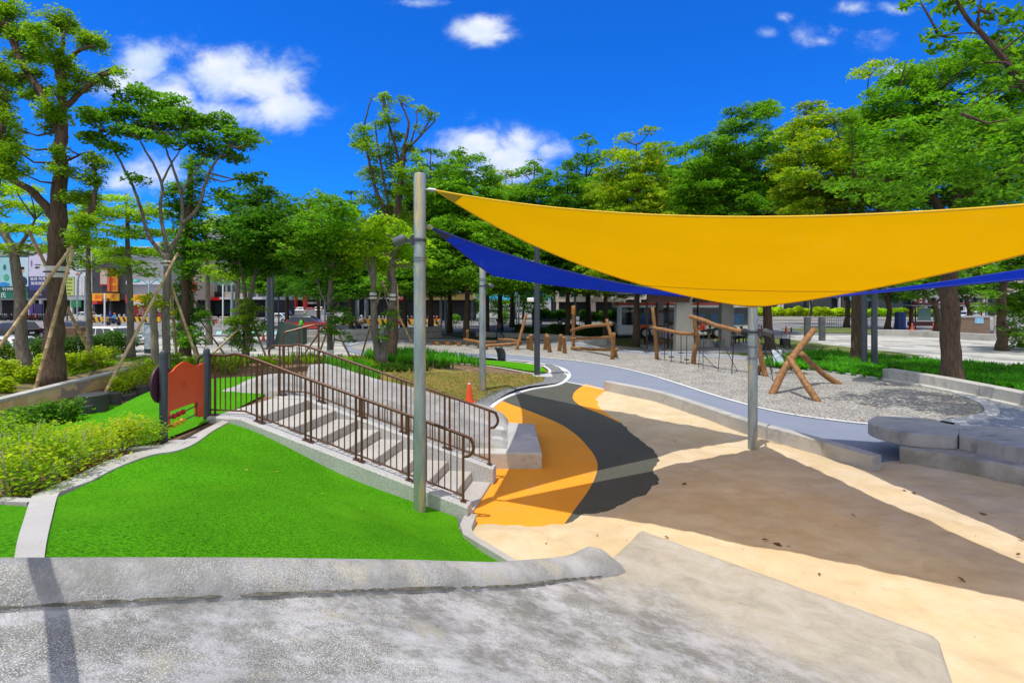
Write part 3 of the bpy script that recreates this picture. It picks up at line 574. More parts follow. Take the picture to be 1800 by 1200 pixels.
# stairs between stringers, with barred handrails
m_terr = M('washed_granite', (.40, .405, .41), .85, var=.06, scale=1.5, bump=.5, bscale=70, second=(.58, .58, .575), mixscale=60, lo=.42, hi=.58, detail=3)
m_tread = M('washed_tread', (.40, .385, .36), .85, var=.08, scale=1.5, bump=.5, bscale=70, second=(.53, .51, .47), mixscale=60, lo=.42, hi=.58, detail=3)
def stairs():
    root = thing('staircase', 'pale granite staircase with brown barred handrails climbing the turf hill', 'stairs', (-2.7, 9.1, .6))
    A = Vector((-4.75, 8.50, 1.44)); B = Vector((-.66, 7.74, .30)); ax = (B - A); ax.z = 0; Lh = ax.length; ax.normalize(); nn = Vector((-ax.y, ax.x, 0))
    Wd = 1.75
    def P(u, w, z): q = A + ax * u + nn * w; q.z = z; return q
    ztop = lambda u: 1.46 if u < .35 else 1.46 - (u - .35) / (Lh - .35) * 1.15
    for w in (0, Wd):
        us = [-.25, 0, .35, 1, 2, 3, Lh - .02, Lh + .02]
        top = [P(u, w - .13, ztop(max(u, 0))) for u in us]; mb = MB()
        rows = []
        for u in us:
            z = ztop(max(u, 0)); rows.append([P(u, w - .13, -.1), P(u, w - .13, z - .02), P(u, w - .11, z), P(u, w + .11, z), P(u, w + .13, z - .02), P(u, w + .13, -.1)])
        mb.grid(rows); mb.f.append(tuple(range(6))); mb.mi.append(0); e = 6 * (len(us) - 1); mb.f.append(tuple(e + i for i in range(6))); mb.mi.append(0)
        mb.build('stringer', m_terr, root, angle=30)
    n = 8; rise = 1.36 / n; run = (Lh - .55) / n
    for k in range(n):
        mb = MB(); u0 = .5 + k * run; z = 1.36 - (k + 1) * rise + .06
        mb.prism([P(u0, .13, 0)[:2], P(Lh - .02 if k == n - 1 else u0 + run + .12, .13, 0)[:2], P(Lh - .02 if k == n - 1 else u0 + run + .12, Wd - .13, 0)[:2], P(u0, Wd - .13, 0)[:2]], z - .6 if z > .6 else -.1, z)
        mb.build('step', m_tread, root, bevel=.012)
    mb = MB(); mb.prism([P(-.3, .13, 0)[:2], P(.5, .13, 0)[:2], P(.5, Wd - .13, 0)[:2], P(-.3, Wd - .13, 0)[:2]], .5, 1.43); mb.build('landing', m_tread, root, bevel=.012)
    for w in (0, Wd):
        e = Lh - .08; h = 1.0
        hz = lambda u: ztop(max(u, 0)) + h
        rail = MB(); s0 = -.42 if w == 0 else -.35
        pl = [P(s0 + .12, w, hz(0) - .30), P(s0 - .05, w, hz(0) - .26), P(s0 - .12, w, hz(0) - .14), P(s0 - .05, w, hz(0) - .02), P(s0 + .14, w, hz(0)), P(.0, w, hz(0)), P(.35, w, hz(.35)), P(1.5, w, hz(1.5)), P(3, w, hz(3)), P(e, w, hz(e)), P(e + .13, w, hz(e) - .08), P(e + .16, w, hz(e) - .2), P(e + .1, w, hz(e) - .3), P(e, w, hz(e) - .32)]
        rail.tube(smooth_line(pl, 5), .024, 10); ro = rail.build('railing', m_brown, root, angle=60)
        lo = MB(); lo.tube([P(s0 + .12, w, hz(0) - h + .09), P(.35, w, hz(.35) - h + .09), P(e, w, hz(e) - h + .09)], .014, 6); lo.build('bottom_bar', m_brown, ro)
        nb = 46; u0 = s0 + .12
        for i in range(nb):
            u = u0 + (e - u0) * i / (nb - 1); post = i % 9 == 0 or i % 9 == 1
            mb = MB(); zb = ztop(max(u, 0)) + (.0 if post else .09); mb.tube([P(u, w, zb), P(u, w, hz(u) - .01)], .02 if post else .0095, 8 if post else 6)
            if post: mb.box(P(u, w, zb + .008), (.09, .09, .016))
            mb.build('post' if post else 'baluster', m_brown, ro)
stairs()
def guard():                                                       # short plain guard rail on the hill behind
    r = thing('guard_rail', 'low brown guard rail of bare hoops on the hill behind the stairs', 'rail', at(520, 640, 1.3))
    d = 14.2; mb = MB(); P = [(498, 640), (498, 592), (502, 584), (515, 580.5), (545, 572.5), (558, 571), (560, 578), (560, 650)]
    mb.tube(smooth_line([atd(x, y, d + (x - 498) * .006) for x, y in P], 4), .028, 8); mb.build('hoop', m_brown, r)
    mb = MB(); mb.tube([atd(526, 579, d + .17), atd(526, 650, d + .17)], .024, 8); mb.build('post', m_brown, r)
guard()

# low seat walls
def wall_strip(name, line, w, h, label, mat, joints=1.0, cat='wall', z0=-.1, slope=0.0, group=None, bev=.012):
    root = thing(name, label, cat, (line[0][0], line[0][1], 0), group)
    ln = [Vector((p[0], p[1], 0)) for p in line]; cum = [0]
    for a, b in zip(ln, ln[1:]): cum.append(cum[-1] + (b - a).length)
    def pos(u):
        for i in range(len(ln) - 1):
            if u <= cum[i + 1] or i == len(ln) - 2:
                t = (u - cum[i]) / max(cum[i + 1] - cum[i], 1e-9); p = ln[i].lerp(ln[i + 1], t); d = (ln[min(i + 2, len(ln) - 1)] - ln[max(i - 1, 0)]).normalized() if False else (ln[i + 1] - ln[i]).normalized(); return p, Vector((-d.y, d.x, 0))
    n = max(1, round(cum[-1] / joints)); hh = (lambda u: h(u / cum[-1])) if callable(h) else (lambda u: h)
    for k in range(n):
        a, b = cum[-1] * k / n + .004, cum[-1] * (k + 1) / n - .004; rows = []
        for j in range(4):
            u = a + (b - a) * j / 3; p, nn = pos(u); z = hh(u)
            q0, q1 = p + nn * w, p
            rows.append([Vector((q1.x, q1.y, z0)), Vector((q1.x, q1.y, z)), Vector((q0.x, q0.y, z + slope)), Vector((q0.x, q0.y, z0))])
        mb = MB(); mb.grid(rows); mb.f += [(0, 1, 2, 3), (12, 13, 14, 15)]; mb.mi += [0, 0]
        mb.build('wall_segment', mat, root, angle=30, bevel=bev)
    return root
front = smooth_line(pts([(1061,687),(1150,706.5),(1230,734),(1310,763.5),(1420,796),(1533,832)]), 6)
wall_strip('seat_wall', front, .27, lambda t: .36 - .02 * t, 'low pale concrete wall curving between the sand and the blue path', m_wallc, 1.05)
back = smooth_line([at(1551,666), at(1650,684), at(1800,717), at(1960,752)], 6)
rw = wall_strip('seat_wall', back, .5, .45, 'long grey concrete seat wall in front of the strap leaved plants', m_wallc, 2.2)
ledge = MB(); L0 = [Vector((p.x, p.y, 0)) for p in back]
wall_strip('seat_ledge', [p + Vector((-.28, -.38, 0)) for p in back], .42, .09, 'low pale concrete step along the foot of the grey seat wall', M('ledge_concrete', (.52, .51, .47), .8, bump=.3), 2.2)
def slab_bench():
    root = thing('slab_bench', 'kidney shaped concrete slab bench on a thick block, standing in the sand', 'bench', at(1640, 800))
    zt = .66
    top = pts([(1526,741),(1529,736),(1538,731.5),(1552,729),(1575,729.5),(1600,732),(1640,738),(1665,744),(1684,748),(1684,764),(1660,765),(1630,763.5),(1595,760.5),(1560,753.5),(1538,747.5)], zt)
    mb = MB(); mb.prism([p[:2] for p in smooth_line(top, 4, True)], zt - .27, zt); mb.build('slab', MATS['bench_top'], root, bevel=.015)
    t2 = pts([(1686,748),(1720,748),(1800,752),(1960,772),(2000,800),(2000,840),(1900,812),(1800,789),(1745,777.5),(1695,766),(1686,764.5)], zt + .005)
    mb = MB(); mb.prism([p[:2] for p in t2][::-1], zt - .34, zt + .005); mb.build('slab', MATS['bench_top'], root, bevel=.012)
    ped = pts([(1581,819),(1605,822),(1660,833),(1800,860),(2000,900),(2000,860),(1800,812),(1640,795),(1581,795)])
    mb = MB(); mb.prism([p[:2] for p in ped], -.1, zt - .271); mb.build('pedestal', M('rough_concrete', (.33, .32, .27), .85, var=.2, scale=1.2, second=(.46, .45, .41), mixscale=2.5, lo=.4, hi=.62, bump=.5, bscale=30), root, bevel=.03)
M('bench_top', (.46, .45, .41), .7, var=.15, scale=1.4, second=(.38, .38, .35), mixscale=2.4, bump=.3, bscale=30, tint=((.24, .24, .22), 1.4, .55, .68), stretch=(1, 2.2, 1))
slab_bench()

# shade sails and their posts
def post(px_base, r, ztop, label, mat, name='sail_post', cat='post', lights=(), bands=(), z0=None):
    p = Vector(px_base); root = thing(name, label, cat, (p.x, p.y, p.z))
    mb = MB(); mb.lathe((p.x, p.y, p.z - .2), [(r, 0), (r, ztop - p.z + .19), (r * .92, ztop - p.z + .205)], 24); mb.build('shaft', mat, root)
    for z in bands: mb = MB(); mb.lathe((p.x, p.y, z), [(r + .004, -.012), (r + .008, -.01), (r + .008, .01), (r + .004, .012)], 24, cap=False); mb.build('band', M('band_steel', (.25, .26, .26), .35, metal=.7), root)
    for z, ang in lights:
        a = Vector((math.cos(ang), math.sin(ang), 0)); c = p.copy(); c.z = z; f = MB(); q = c + a * (r + .2)
        f.lathe(q, [(.035, -.10), (.07, -.07), (.074, .08), (.062, .095)], 14, axis=(a + Vector((0, 0, -.45))).normalized()); fo = f.build('floodlight', M('floodlight_grey', (.12, .13, .14), .4, metal=.3), root)
        b = MB(); b.beam(c + a * r, c + a * (r + .2), .03, .05); b.box(c + a * (r + .02), (.05, .05, .16)); b.lathe(c, [(r + .012, -.02), (r + .012, .02)], 20, cap=False); b.build('bracket', m_dkpost, fo)
    return root
pA = Vector((-1.35, 7.5, H(-1.35, 7.5)))
post(pA, .088, CZ + (HY - 306) / F * 7.5, 'tall thick galvanised post in the turf holding the yellow and blue sails', m_steel, lights=((4.25, rad(185)),), bands=(4.23, 4.0, 3.96, 4.28))
pP = Vector((-1.03, 17.9, H(-1.03, 17.9)))
post(pP, .115, CZ + (HY - 459) / F * 17.9, 'slimmer galvanised post on the dry lawn beside the traffic cone', m_steel, lights=((3.85, rad(-20)),), bands=(4.1, 4.04))
pB = at(1323, 789, .02); pB = Vector((5.34, 11.36, .0))
post(pB, .1, 3.30, 'galvanised post standing in the sand under the low yellow corner', m_steel, lights=((2.66, rad(-20)),), bands=(2.35, 2.7, 2.1))
post(Vector((6.95, 2.7, 0)), .1, 4.9, 'galvanised post at the near right corner of the sails', m_steel)
post(Vector((14.4, 9.3, .0)), .1, 5.2, 'galvanised post at the far right corner of the blue sail', m_steel)
def sail(name, label, corners, offs, mat, hem_mat, posts, seams=()):
    A, B, C = [Vector(c) for c in corners]; oAB, oAC, oBC = [Vector(o) for o in offs]
    root = thing(name, label, 'shade sail', A)
    def pt(a, b, c): return A * a + B * b + C * c + oAB * (4 * a * b) + oAC * (4 * a * c) + oBC * (4 * b * c)
    n = 40; idx = {}; mb = MB(); vs = []
    for i in range(n + 1):
        for j in range(n + 1 - i): idx[i, j] = len(vs); vs.append(pt(1 - (i + j) / n, i / n, j / n))
    fs = []
    for i in range(n):
        for j in range(n - i):
            fs.append((idx[i, j], idx[i + 1, j], idx[i, j + 1]))
            if i + j < n - 1: fs.append((idx[i + 1, j], idx[i + 1, j + 1], idx[i, j + 1]))
    mb.add(vs, fs); mb.build('canvas', mat, root, angle=180, fixn=False)
    mb = MB()
    for f in (lambda t: pt(1 - t, t, 0), lambda t: pt(1 - t, 0, t), lambda t: pt(0, 1 - t, t)): mb.tube([f(k / 30) for k in range(31)], .014, 6)
    mb.build('hem', hem_mat, root)
    for f in seams:
        mb = MB(); mb.tube([pt(*f(k / 24)) - Vector((0, 0, .004)) for k in range(25)], .006, 5); mb.build('seam', MATS['seam_' + name], root)
    for c, q, ring in zip((A, B, C), posts, ((1, 0, 0), (0, 1, 0), (0, 0, 1))):
        if q is None: continue
        q = Vector(q); d = (q - c); k = c + d * .5
        mb = MB(); mb.tube([c, k], .02, 6); mb.tube([k, q], .012, 6); mb.lathe(k - d.normalized() * .02, [(.03, -.05), (.03, .05)], 8, axis=d); mb.build('turnbuckle', m_steel, root)
        # reinforced corner webbing
        e = [i for i, v in enumerate(ring) if v][0]; rows = []
        for s in (.012, .03, .055):
            row = []
            for t in (0, .25, .5, .75, 1):
                w = [0, 0, 0]; o1, o2 = [i for i in range(3) if i != e]; w[e] = 1 - s; w[o1] = s * (1 - t); w[o2] = s * t; row.append(pt(*w) - Vector((0, 0, .006)))
            rows.append(row)
        mb = MB(); mb.grid(rows); mb.build('corner_patch', MATS['patch_' + name], root)
    return root
m_yel = cloth_mat('yellow_shade_cloth', (.84, .45, .002), .41, .004, (1, .85, .55)); m_blu = cloth_mat('blue_shade_cloth', (.008, .028, .36), .42, .03, (.6, .85, 1))
M('hem_yellow', (.75, .45, .01), .7); M('hem_blue', (.015, .03, .30), .7); M('seam_yellow_shade_sail', (.45, .27, .01), .8); M('seam_blue_shade_sail', (.01, .02, .16), .8)
M('patch_yellow_shade_sail', (.50, .33, .02), .7); M('patch_blue_shade_sail', (.012, .02, .12), .7)
def toP(p, c, r): v = Vector(p); v.z = c[2] + .02; d = (Vector(c) - v); d.z = 0; d.normalize(); return v + d * r
YA = (-1.105, 7.466, 4.978); YB = (5.082, 10.778, 3.223); YC = (6.02, 3.957, 4.334)
sail('yellow_shade_sail', 'huge yellow triangular shade sail stretched over the sand', (YA, YB, YC), ((-.45, -.166, -.223), (.049, .228, -.308), (-.041, -.411, -.112)), m_yel, MATS['hem_yellow'],
     (toP(pA, YA, .08), toP(pB, YB, .1), toP((6.95, 2.7, 0), YC, .1)), seams=(lambda t: (.36 * (1 - t) , .64 + .0 * t, .36 * t), lambda t: (.945, .055 * (1 - t), .055 * t)))
UA = (-1.20, 7.66, 4.46); UB = (5.16, 11.48, 3.40); UP = (-.80, 17.73, 4.49)
sail('blue_shade_sail', 'deep blue triangular shade sail behind the yellow one, seen nearly edge on', (UA, UB, UP), ((-.23, .19, -.17), (.51, .03, -.49), (-.19, .16, -.21)), m_blu, MATS['hem_blue'],
     (toP(pA, UA, .08), toP(pB, UB, .1), toP(pP, UP, .11)), seams=(lambda t: (.5 * (1 - t), .5, .5 * t), lambda t: (.9, .1 * (1 - t), .1 * t)))
VB = (5.883, 12.03, 3.285); VG = (13.674, 9.582, 4.718); VH = (6.854, 2.013, 3.943)
sail('blue_shade_sail', 'blue shade sail at the right edge above the slab bench, seen as a thin strip', (VB, VG, VH), ((0, -.019, -.14), (-.047, -.014, -.009), (-.7, .5, -.2)), m_blu, MATS['hem_blue'],
     (toP(pB, VB, .1), toP((14.4, 9.3, 0), VG, .1), toP((6.95, 2.7, 0), VH, .1)))
# dark lamp posts
def lamp_post(px, py, z, h, r, label, twin=False):
    p = at(px, py, z); root = thing('lamp_post', label, 'lamp post', p)
    mb = MB(); mb.lathe(p, [(r * 1.05, 0), (r, .05), (r * .85, h), (r * .5, h + .02)], 14); mb.build('shaft', m_dkpost, root)
    mb = MB(); mb.lathe(p - Vector((0, 0, .01)), [(r * 2.4, 0), (r * 2.4, .025), (r * 1.2, .03)], 14); mb.build('base_plate', m_dkpost, root)
    if twin:
        mb = MB(); mb.lathe(p + Vector((.17, .05, 0)), [(r * 1.0, 0), (r * .8, h * .96), (r * .5, h * .97)], 12); mb.build('shaft', m_dkpost, root)
    mb = MB(); mb.box(p + Vector((.0, -.3, h + .03)), (.16, .9, .05)); mb.build('lamp_head', m_dkpost, root, bevel=.01)
    return root
# ------------------------------------------------------------------ trees
rng = np.random.default_rng(7)
def leaf_quads(C, size, r, tilt=.55, aspect=.48, droop=.25):
    n = len(C); yaw = r.uniform(0, 2 * np.pi, n); s = size * r.uniform(.65, 1.3, n)
    d = np.stack([np.cos(yaw), np.sin(yaw), -droop + r.normal(0, .35, n)], 1); d /= np.linalg.norm(d, axis=1)[:, None]
    up = np.stack([r.normal(0, tilt, n), r.normal(0, tilt, n), np.ones(n)], 1); sd = np.cross(d, up); sd /= np.maximum(np.linalg.norm(sd, axis=1), 1e-6)[:, None]
    a = C - d * (s * .5)[:, None]; c = C + d * (s * .5)[:, None]; w = (s * aspect * .5)[:, None]; m = C - d * (s * .06)[:, None]
    V = np.stack([a, m + sd * w, c, m - sd * w], 1).reshape(-1, 3); Fq = np.arange(4 * n).reshape(-1, 4); return V, Fq
def spray_cloud(center, rad3, n, spray_r, r, flat=.28, shell=.55, per=26):
    """leaf centres: flattened sprays scattered through an ellipsoid, thicker towards its skin"""
    k = max(1, int(n / per)); u = r.normal(0, 1, (k, 3)); u /= np.linalg.norm(u, axis=1)[:, None]
    u *= (shell + (1 - shell) * r.random(k) ** .7)[:, None] * (r.random(k) ** .25)[:, None]
    c = np.array(center) + u * np.array(rad3); sr = spray_r * r.uniform(.6, 1.4, k); cnt = np.maximum(3, (per * (sr / spray_r) ** 1.5).astype(int)); idx = np.repeat(np.arange(k), cnt); m = len(idx)
    q = np.sqrt(r.random(m)); a = r.uniform(0, 2 * np.pi, m); off = np.stack([q * np.cos(a), q * np.sin(a), r.normal(0, flat * .5, m) - .35 * q * q], 1) * sr[idx][:, None]
    return c[idx] + off
BARK = {'grey': M('grey_bark', (.21, .185, .155), .9, var=.25, scale=3, second=(.12, .10, .08), mixscale=9, bump=.9, bscale=18, stretch=(2.2, 2.2, .45)),
        'brown': M('brown_bark', (.13, .085, .055), .9, var=.25, scale=3, second=(.065, .045, .03), mixscale=8, bump=1.0, bscale=16, stretch=(2.5, 2.5, .35)),
        'pale': M('pale_bark', (.32, .28, .215), .9, var=.2, scale=3, second=(.20, .175, .13), mixscale=6, bump=.7, bscale=18, stretch=(2, 2, .6))}
LEAF = {'camphor': leaf_mat('camphor_leaves', (0.088, 0.223, 0.013), (0.265, 0.446, 0.023), .36, (0.354, 0.396, 0.038)),
        'fresh': leaf_mat('fresh_green_leaves', (.045, .165, .012), (.165, .36, .018), .36),
        'lime': leaf_mat('lime_leaves', (0.133, 0.281, 0.011), (0.336, 0.545, 0.017), .42, (0.566, 0.562, 0.022)),
        'deep': leaf_mat('deep_green_leaves', (.03, .125, .012), (.105, .27, .016), .34),
        'mid': leaf_mat('mid_green_leaves', (.055, .19, .014), (.20, .41, .02), .36),
        'olive': leaf_mat('olive_green_leaves', (0.106, 0.231, 0.011), (0.318, 0.463, 0.023), .36, (0.620, 0.430, 0.027)),
        'yellow': leaf_mat('yellow_shrub_leaves', (0.177, 0.347, 0.013), (0.531, 0.620, 0.016), .42, (0.620, 0.620, 0.022)),
        'hedge': leaf_mat('hedge_leaves', (0.028, 0.099, 0.011), (0.088, 0.198, 0.017), .28),
        'strap': leaf_mat('strap_leaves', (0.035, 0.198, 0.013), (0.124, 0.430, 0.022), .34)}
def make_tree(name, label, base, limbs, clumps, leaf, bark, lsize, spray_r, cov=2.2, seed=0, group='trees in the park', kind_cat='tree', flat=.28, shell=.55, per=26, droop=.25, twigs=True, aspect=.48, local=False):
    """limbs: [(points, r0, r1)], clumps: [(centre, (rx, ry, rz))] in metres"""
    lsize *= 1.3; cov *= 2.0; per = int(per * 1.3)
    r = np.random.default_rng(seed + 11); root = thing(name, label, kind_cat, base, group)
    mb = MB(); nodes = []
    for P, r0, r1 in limbs:
        L = smooth_line(P, 5); n = len(L); jit = r0 * .10
        L = [L[0]] + [p + Vector(r.normal(0, jit, 3)) * (1 if 0 < i < n - 2 else 0) for i, p in enumerate(L[1:], 1)]
        rr = [r1 + (r0 - r1) * (1 - i / (n - 1)) ** .9 for i in range(n)]
        if r0 > .11 and P[0][2] <= base[2] + .3: rr[0] *= 1.45; rr[1] *= 1.18
        mb.tube(L, rr, 10 if r0 > .1 else 6); nodes += L[n // 3:]
    if twigs and nodes:
        A = np.array([tuple(p) for p in nodes])
        for c, rd in [q[:2] for q in clumps]:
            c = np.array(c); d = np.linalg.norm(A - c, axis=1) + np.maximum(A[:, 2] - c[2], 0) * 2; j = int(np.argmin(d)); a = Vector(A[j]); b = Vector(c)
            if .25 < (b - a).length < 2.4: mb.tube([a, a.lerp(b, .5) + Vector((r.normal(0, .1), r.normal(0, .1), -.14 * (b - a).length)), b, b + Vector((r.normal(0, .3) * rd[0], r.normal(0, .3) * rd[1], rd[2] * .6))], [.035 + .008 * (b - a).length, .026, .018, .008], 5)
    mb.build('trunk', bark, root, angle=180, fixn=False)
    Cs = []
    for cr in clumps:
        c, rd = cr[:2]
        area = math.pi * rd[0] * rd[2]; cov_ = cov * (.6 if area > 9 else 1) * (1 if len(cr) < 3 else cr[2]); n = int(cov_ * area / (lsize * lsize * aspect * .5) ) + 12
        Cs.append(spray_cloud(c, rd, n, spray_r, r, flat, shell, per))
    V, Fq = leaf_quads(np.concatenate(Cs), lsize, r, aspect=aspect, droop=droop)
    raw_mesh('crown', V, Fq, leaf, root); return root
def px_tree(name, label, d, base_px, trunks, clumps, leaf, bark, lsize, spray_r, depth=None, seed=0, **kw):
    r = np.random.default_rng(seed); k = d / F
    def p3(q): return atd(q[0], q[1], d + (q[2] if len(q) > 2 else 0))
    b = p3(base_px); b.z = min(b.z, H(b.x, b.y)) if b.y < 33 else max(b.z, -.06); b.z = H(b.x, b.y) if b.y < 33 else 0.0
    limbs = []
    for i, (P, r0, r1) in enumerate(trunks):
        Q = [p3(q) for q in P]
        if tuple(P[0][:2]) == tuple(base_px[:2]): Q[0] = b - Vector((0, 0, .12))
        limbs.append((Q, r0, r1))
    cl = []
    for c in clumps:
        x, y, rx, ry = c[:4]; dd = c[4] if len(c) > 4 else r.normal(0, .55) * (depth or 1.5); e = d + dd
        q = atd(x, y, e); cl.append(((q.x, q.y, q.z), (rx * e / F, (rx + ry) * .5 * e / F, ry * e / F)) + ((.30,) if dd < -2.9 else ()))
    return make_tree(name, label, b, limbs, cl, LEAF[leaf], BARK[bark], lsize, spray_r, seed=seed, **kw)
def shade(clumps, n, seed, box=None):
    """fill behind listed clumps: smaller extra clumps around them so the outline is uneven"""
    r = random.Random(seed); out = list(clumps)
    for _ in range(n):
        c = r.choice(clumps); a = r.uniform(0, 6.28); out.append((c[0] + c[2] * .95 * math.cos(a), c[1] + c[3] * .95 * math.sin(a), c[2] * r.uniform(.25, .5), c[3] * r.uniform(.25, .5)))
    return out
# tall pollarded tree at the left
c1 = [(12,14,32,22),(10,48,32,18),(40,62,26,18),(72,58,28,22),(112,40,34,24),(158,70,32,20),(102,100,28,18),(65,95,26,20),(150,140,34,16),(186,142,20,11),(208,123,15,8),(72,155,22,12),(86,188,28,16),(100,205,22,12),(112,152,22,13),(20,138,32,17),(52,165,22,12),(4,125,16,16),
      (102,265,14,14),(90,292,13,11),(165,282,18,24),(160,312,20,18),(152,345,22,18),(18,222,24,15),(26,262,24,15),(20,296,30,18),(128,345,22,14),(112,300,14,14),(90,225,18,12),(60,125,20,12),(125,120,18,12),(150,390,20,22),(140,420,24,16),(30,100,24,14)]
px_tree('pollarded_tree', 'tallest tree at the far left, rounded leaf clumps on bare dark limbs, staked with bamboo', 15.4, (92,668),
    [([(92,668),(97,560),(100,450),(102,370),(104,290),(109,215)], .265, .15), ([(104,235),(72,165),(38,110),(20,72),(12,40)], .12, .04), ([(109,215),(110,150),(108,100),(112,60)], .13, .04), ([(110,195),(150,155),(188,130),(212,124)], .09, .03), ([(38,110),(28,70),(30,50)], .06, .02),
     ([(109,160),(92,100),(72,70)], .08, .03), ([(110,120),(135,92),(168,80)], .08, .03), ([(98,385),(60,340),(15,312),(-20,300)], .13, .05), ([(98,440),(135,405),(165,355),(167,290)], .12, .04), ([(112,285),(150,268)], .04, .02)],
    shade(c1, 26, 1), 'camphor', 'brown', .075, .20, depth=1.0, seed=1, cov=3.0, flat=.55, shell=.3)
c1b = [(8,165,18,16),(5,205,18,14),(12,240,22,14),(15,275,24,15),(-10,180,30,25),(-20,120,30,30),(0,300,30,16),(-30,240,35,30)]
px_tree('pollarded_tree', 'tree cut off by the left edge of the picture, long bare limb with leaf tufts', 14.6, (-60,640), [([(-60,640),(-50,500),(-30,420)], .2, .15), ([(-30,420),(-8,330),(2,260),(8,190),(10,160)], .11, .04)], shade(c1b, 8, 3), 'camphor', 'brown', .075, .20, depth=.8, seed=3, cov=3.0, flat=.55, shell=.3)
# vase shaped golden rain tree
c2 = [(172,212,32,24),(165,242,30,15),(214,192,34,26),(246,170,34,20),(286,184,44,24),(312,214,44,22),(334,204,40,18),(386,214,28,22),(412,240,40,24),(352,240,34,18),(262,218,40,22),(198,256,28,12),(240,312,20,11),(445,246,18,8),(432,312,24,14),(392,338,26,16),(230,232,28,12),(300,245,30,12),(380,262,34,12),(155,200,20,12),(415,275,26,10)]
px_tree('golden_rain_tree', 'vase shaped young tree with forked bare branches and feathery green top, behind the orange panel', 18.0, (293,655),
    [([(293,655),(291,560),(294,470),(296,445)], .13, .11), ([(294,455),(264,420),(250,375),(238,338),(205,272),(178,232)], .075, .02), ([(295,450),(282,370),(284,322),(256,265),(236,230)], .065, .02), ([(298,445),(320,395),(318,340),(300,285),(284,235)], .075, .02), ([(320,395),(350,362),(364,312),(384,278),(402,258)], .07, .02), ([(284,322),(300,290),(318,262)], .04, .015), ([(318,340),(345,300),(362,275)], .04, .015)],
    shade(c2, 24, 2), 'fresh', 'grey', .12, .30, depth=1.2, seed=2, cov=2.6, flat=.25, droop=.4, shell=.35)
# columnar fig behind it
c3 = [(346,285,22,18),(350,310,20,14),(325,335,32,24),(308,372,32,24),(338,372,28,22),(336,412,34,28),(316,432,36,24),(350,440,22,20),(320,508,26,22),(332,548,28,24),(312,580,24,22),(338,590,22,22),(322,470,28,22)]
px_tree('fig_tree', 'dense dark column of foliage on a thick trunk behind the vase shaped tree', 24, (325,632), [([(325,632),(326,540),(330,430),(334,320),(337,272)], .24, .09)], shade(c3, 16, 5), 'fresh', 'brown', .11, .3, depth=1.0, seed=5, cov=2.4)
# tiered terminalias between the park and the street at the left
def tiers(spec, r):
    out = []
    for x0, x1, y, th in spec:
        n = max(2, int((x1 - x0) / 24))
        for i in range(n): out.append((x0 + (x1 - x0) * (i + .5) / n + r.uniform(-9, 9), y + r.uniform(-9, 9), 26 + r.uniform(-6, 11), th * r.uniform(.9, 1.5)))
    return out
rr = random.Random(4)
px_tree('terminalia_tree', 'grey leaning trunk at the left edge with flat yellow green leaf tiers', 19.0, (44,632), [([(44,632),(36,540),(28,470),(20,430),(-8,385)], .20, .10), ([(24,445),(50,410),(62,385)], .08, .03), ([(-8,385),(-30,350)], .09, .04)], tiers([(-40,70,335,9),(-50,80,365,10),(-40,95,400,9),(-10,110,435,8),(-30,40,315,7)], rr), 'lime', 'grey', .10, .32, seed=6, cov=2.0, flat=.16)
px_tree('terminalia_tree', 'slim trunk right of the tall pollarded tree, tiers of yellow green leaves', 27.0, (158,632), [([(158,632),(156,540),(155,460),(154,390),(154,350)], .16, .05)], tiers([(60,180,395,8),(80,200,425,9),(105,205,455,8),(120,200,370,8),(130,180,345,7)], rr), 'lime', 'grey', .11, .36, seed=7, cov=2.0, flat=.16)
px_tree('terminalia_tree', 'grey trunk behind the white car with tiers of yellow green leaves', 29.0, (230,625), [([(230,625),(229,540),(226,460),(224,390),(222,340)], .20, .06)], tiers([(165,290,378,9),(185,310,408,9),(170,290,440,9),(190,275,470,8),(190,260,352,7)], rr), 'lime', 'grey', .12, .38, seed=8, cov=2.0, flat=.16)
px_tree('terminalia_tree', 'grey trunk near the green vested worker with tiers of yellow green leaves', 38.0, (367,606), [([(367,606),(366,540),(364,470),(362,400)], .22, .07)], tiers([(335,430,400,8),(345,440,428,9),(330,425,455,8),(350,420,480,7),(345,400,375,7)], rr), 'lime', 'grey', .14, .42, seed=9, cov=2.0, flat=.16)
px_tree('terminalia_tree', 'grey trunk with a stub fork left of the twin dark posts, yellow green tiers above', 40.0, (414,602), [([(414,602),(416,550),(418,500),(420,440),(424,400)], .24, .08), ([(418,500),(404,488)], .1, .08)], tiers([(385,450,436,8),(395,470,462,9),(380,455,486,8)], rr), 'lime', 'grey', .14, .42, seed=10, cov=2.0, flat=.16)
# the leafy group left of the tall post
c11 = [(428,362,44,28),(470,352,40,24),(415,402,42,28),(462,398,48,32),(500,372,36,26),(440,440,46,26),(490,432,44,26),(405,438,30,20),(470,470,36,20),(510,405,30,24),(425,470,30,18),(455,330,26,12)]
px_tree('golden_rain_tree', 'leafy tree with a low fork and three stakes behind the stair top rails', 24.0, (432,632), [([(432,632),(433,580),(436,545)], .17, .14), ([(436,548),(428,500),(420,450),(412,400)], .10, .03), ([(436,548),(446,490),(458,430),(466,380)], .11, .03), ([(446,490),(480,430),(500,390)], .07, .02)], shade(c11, 16, 11) + [(450,400,60,46),(480,440,54,36),(420,440,44,34)], 'deep', 'grey', .15, .42, depth=1.6, seed=11, cov=2.3, droop=.35)
c11b = [(425,555,26,20),(445,575,20,22),(412,580,18,22),(440,540,22,14),(430,600,22,16)]
px_tree('young_fig', 'bushy young tree with reddish tips wrapped round the low forked trunk', 23.3, (436,636), [([(436,636),(432,580)], .05, .03)], shade(c11b, 6, 12), 'camphor', 'grey', .1, .25, depth=.5, seed=12, cov=2.0, kind_cat='tree')
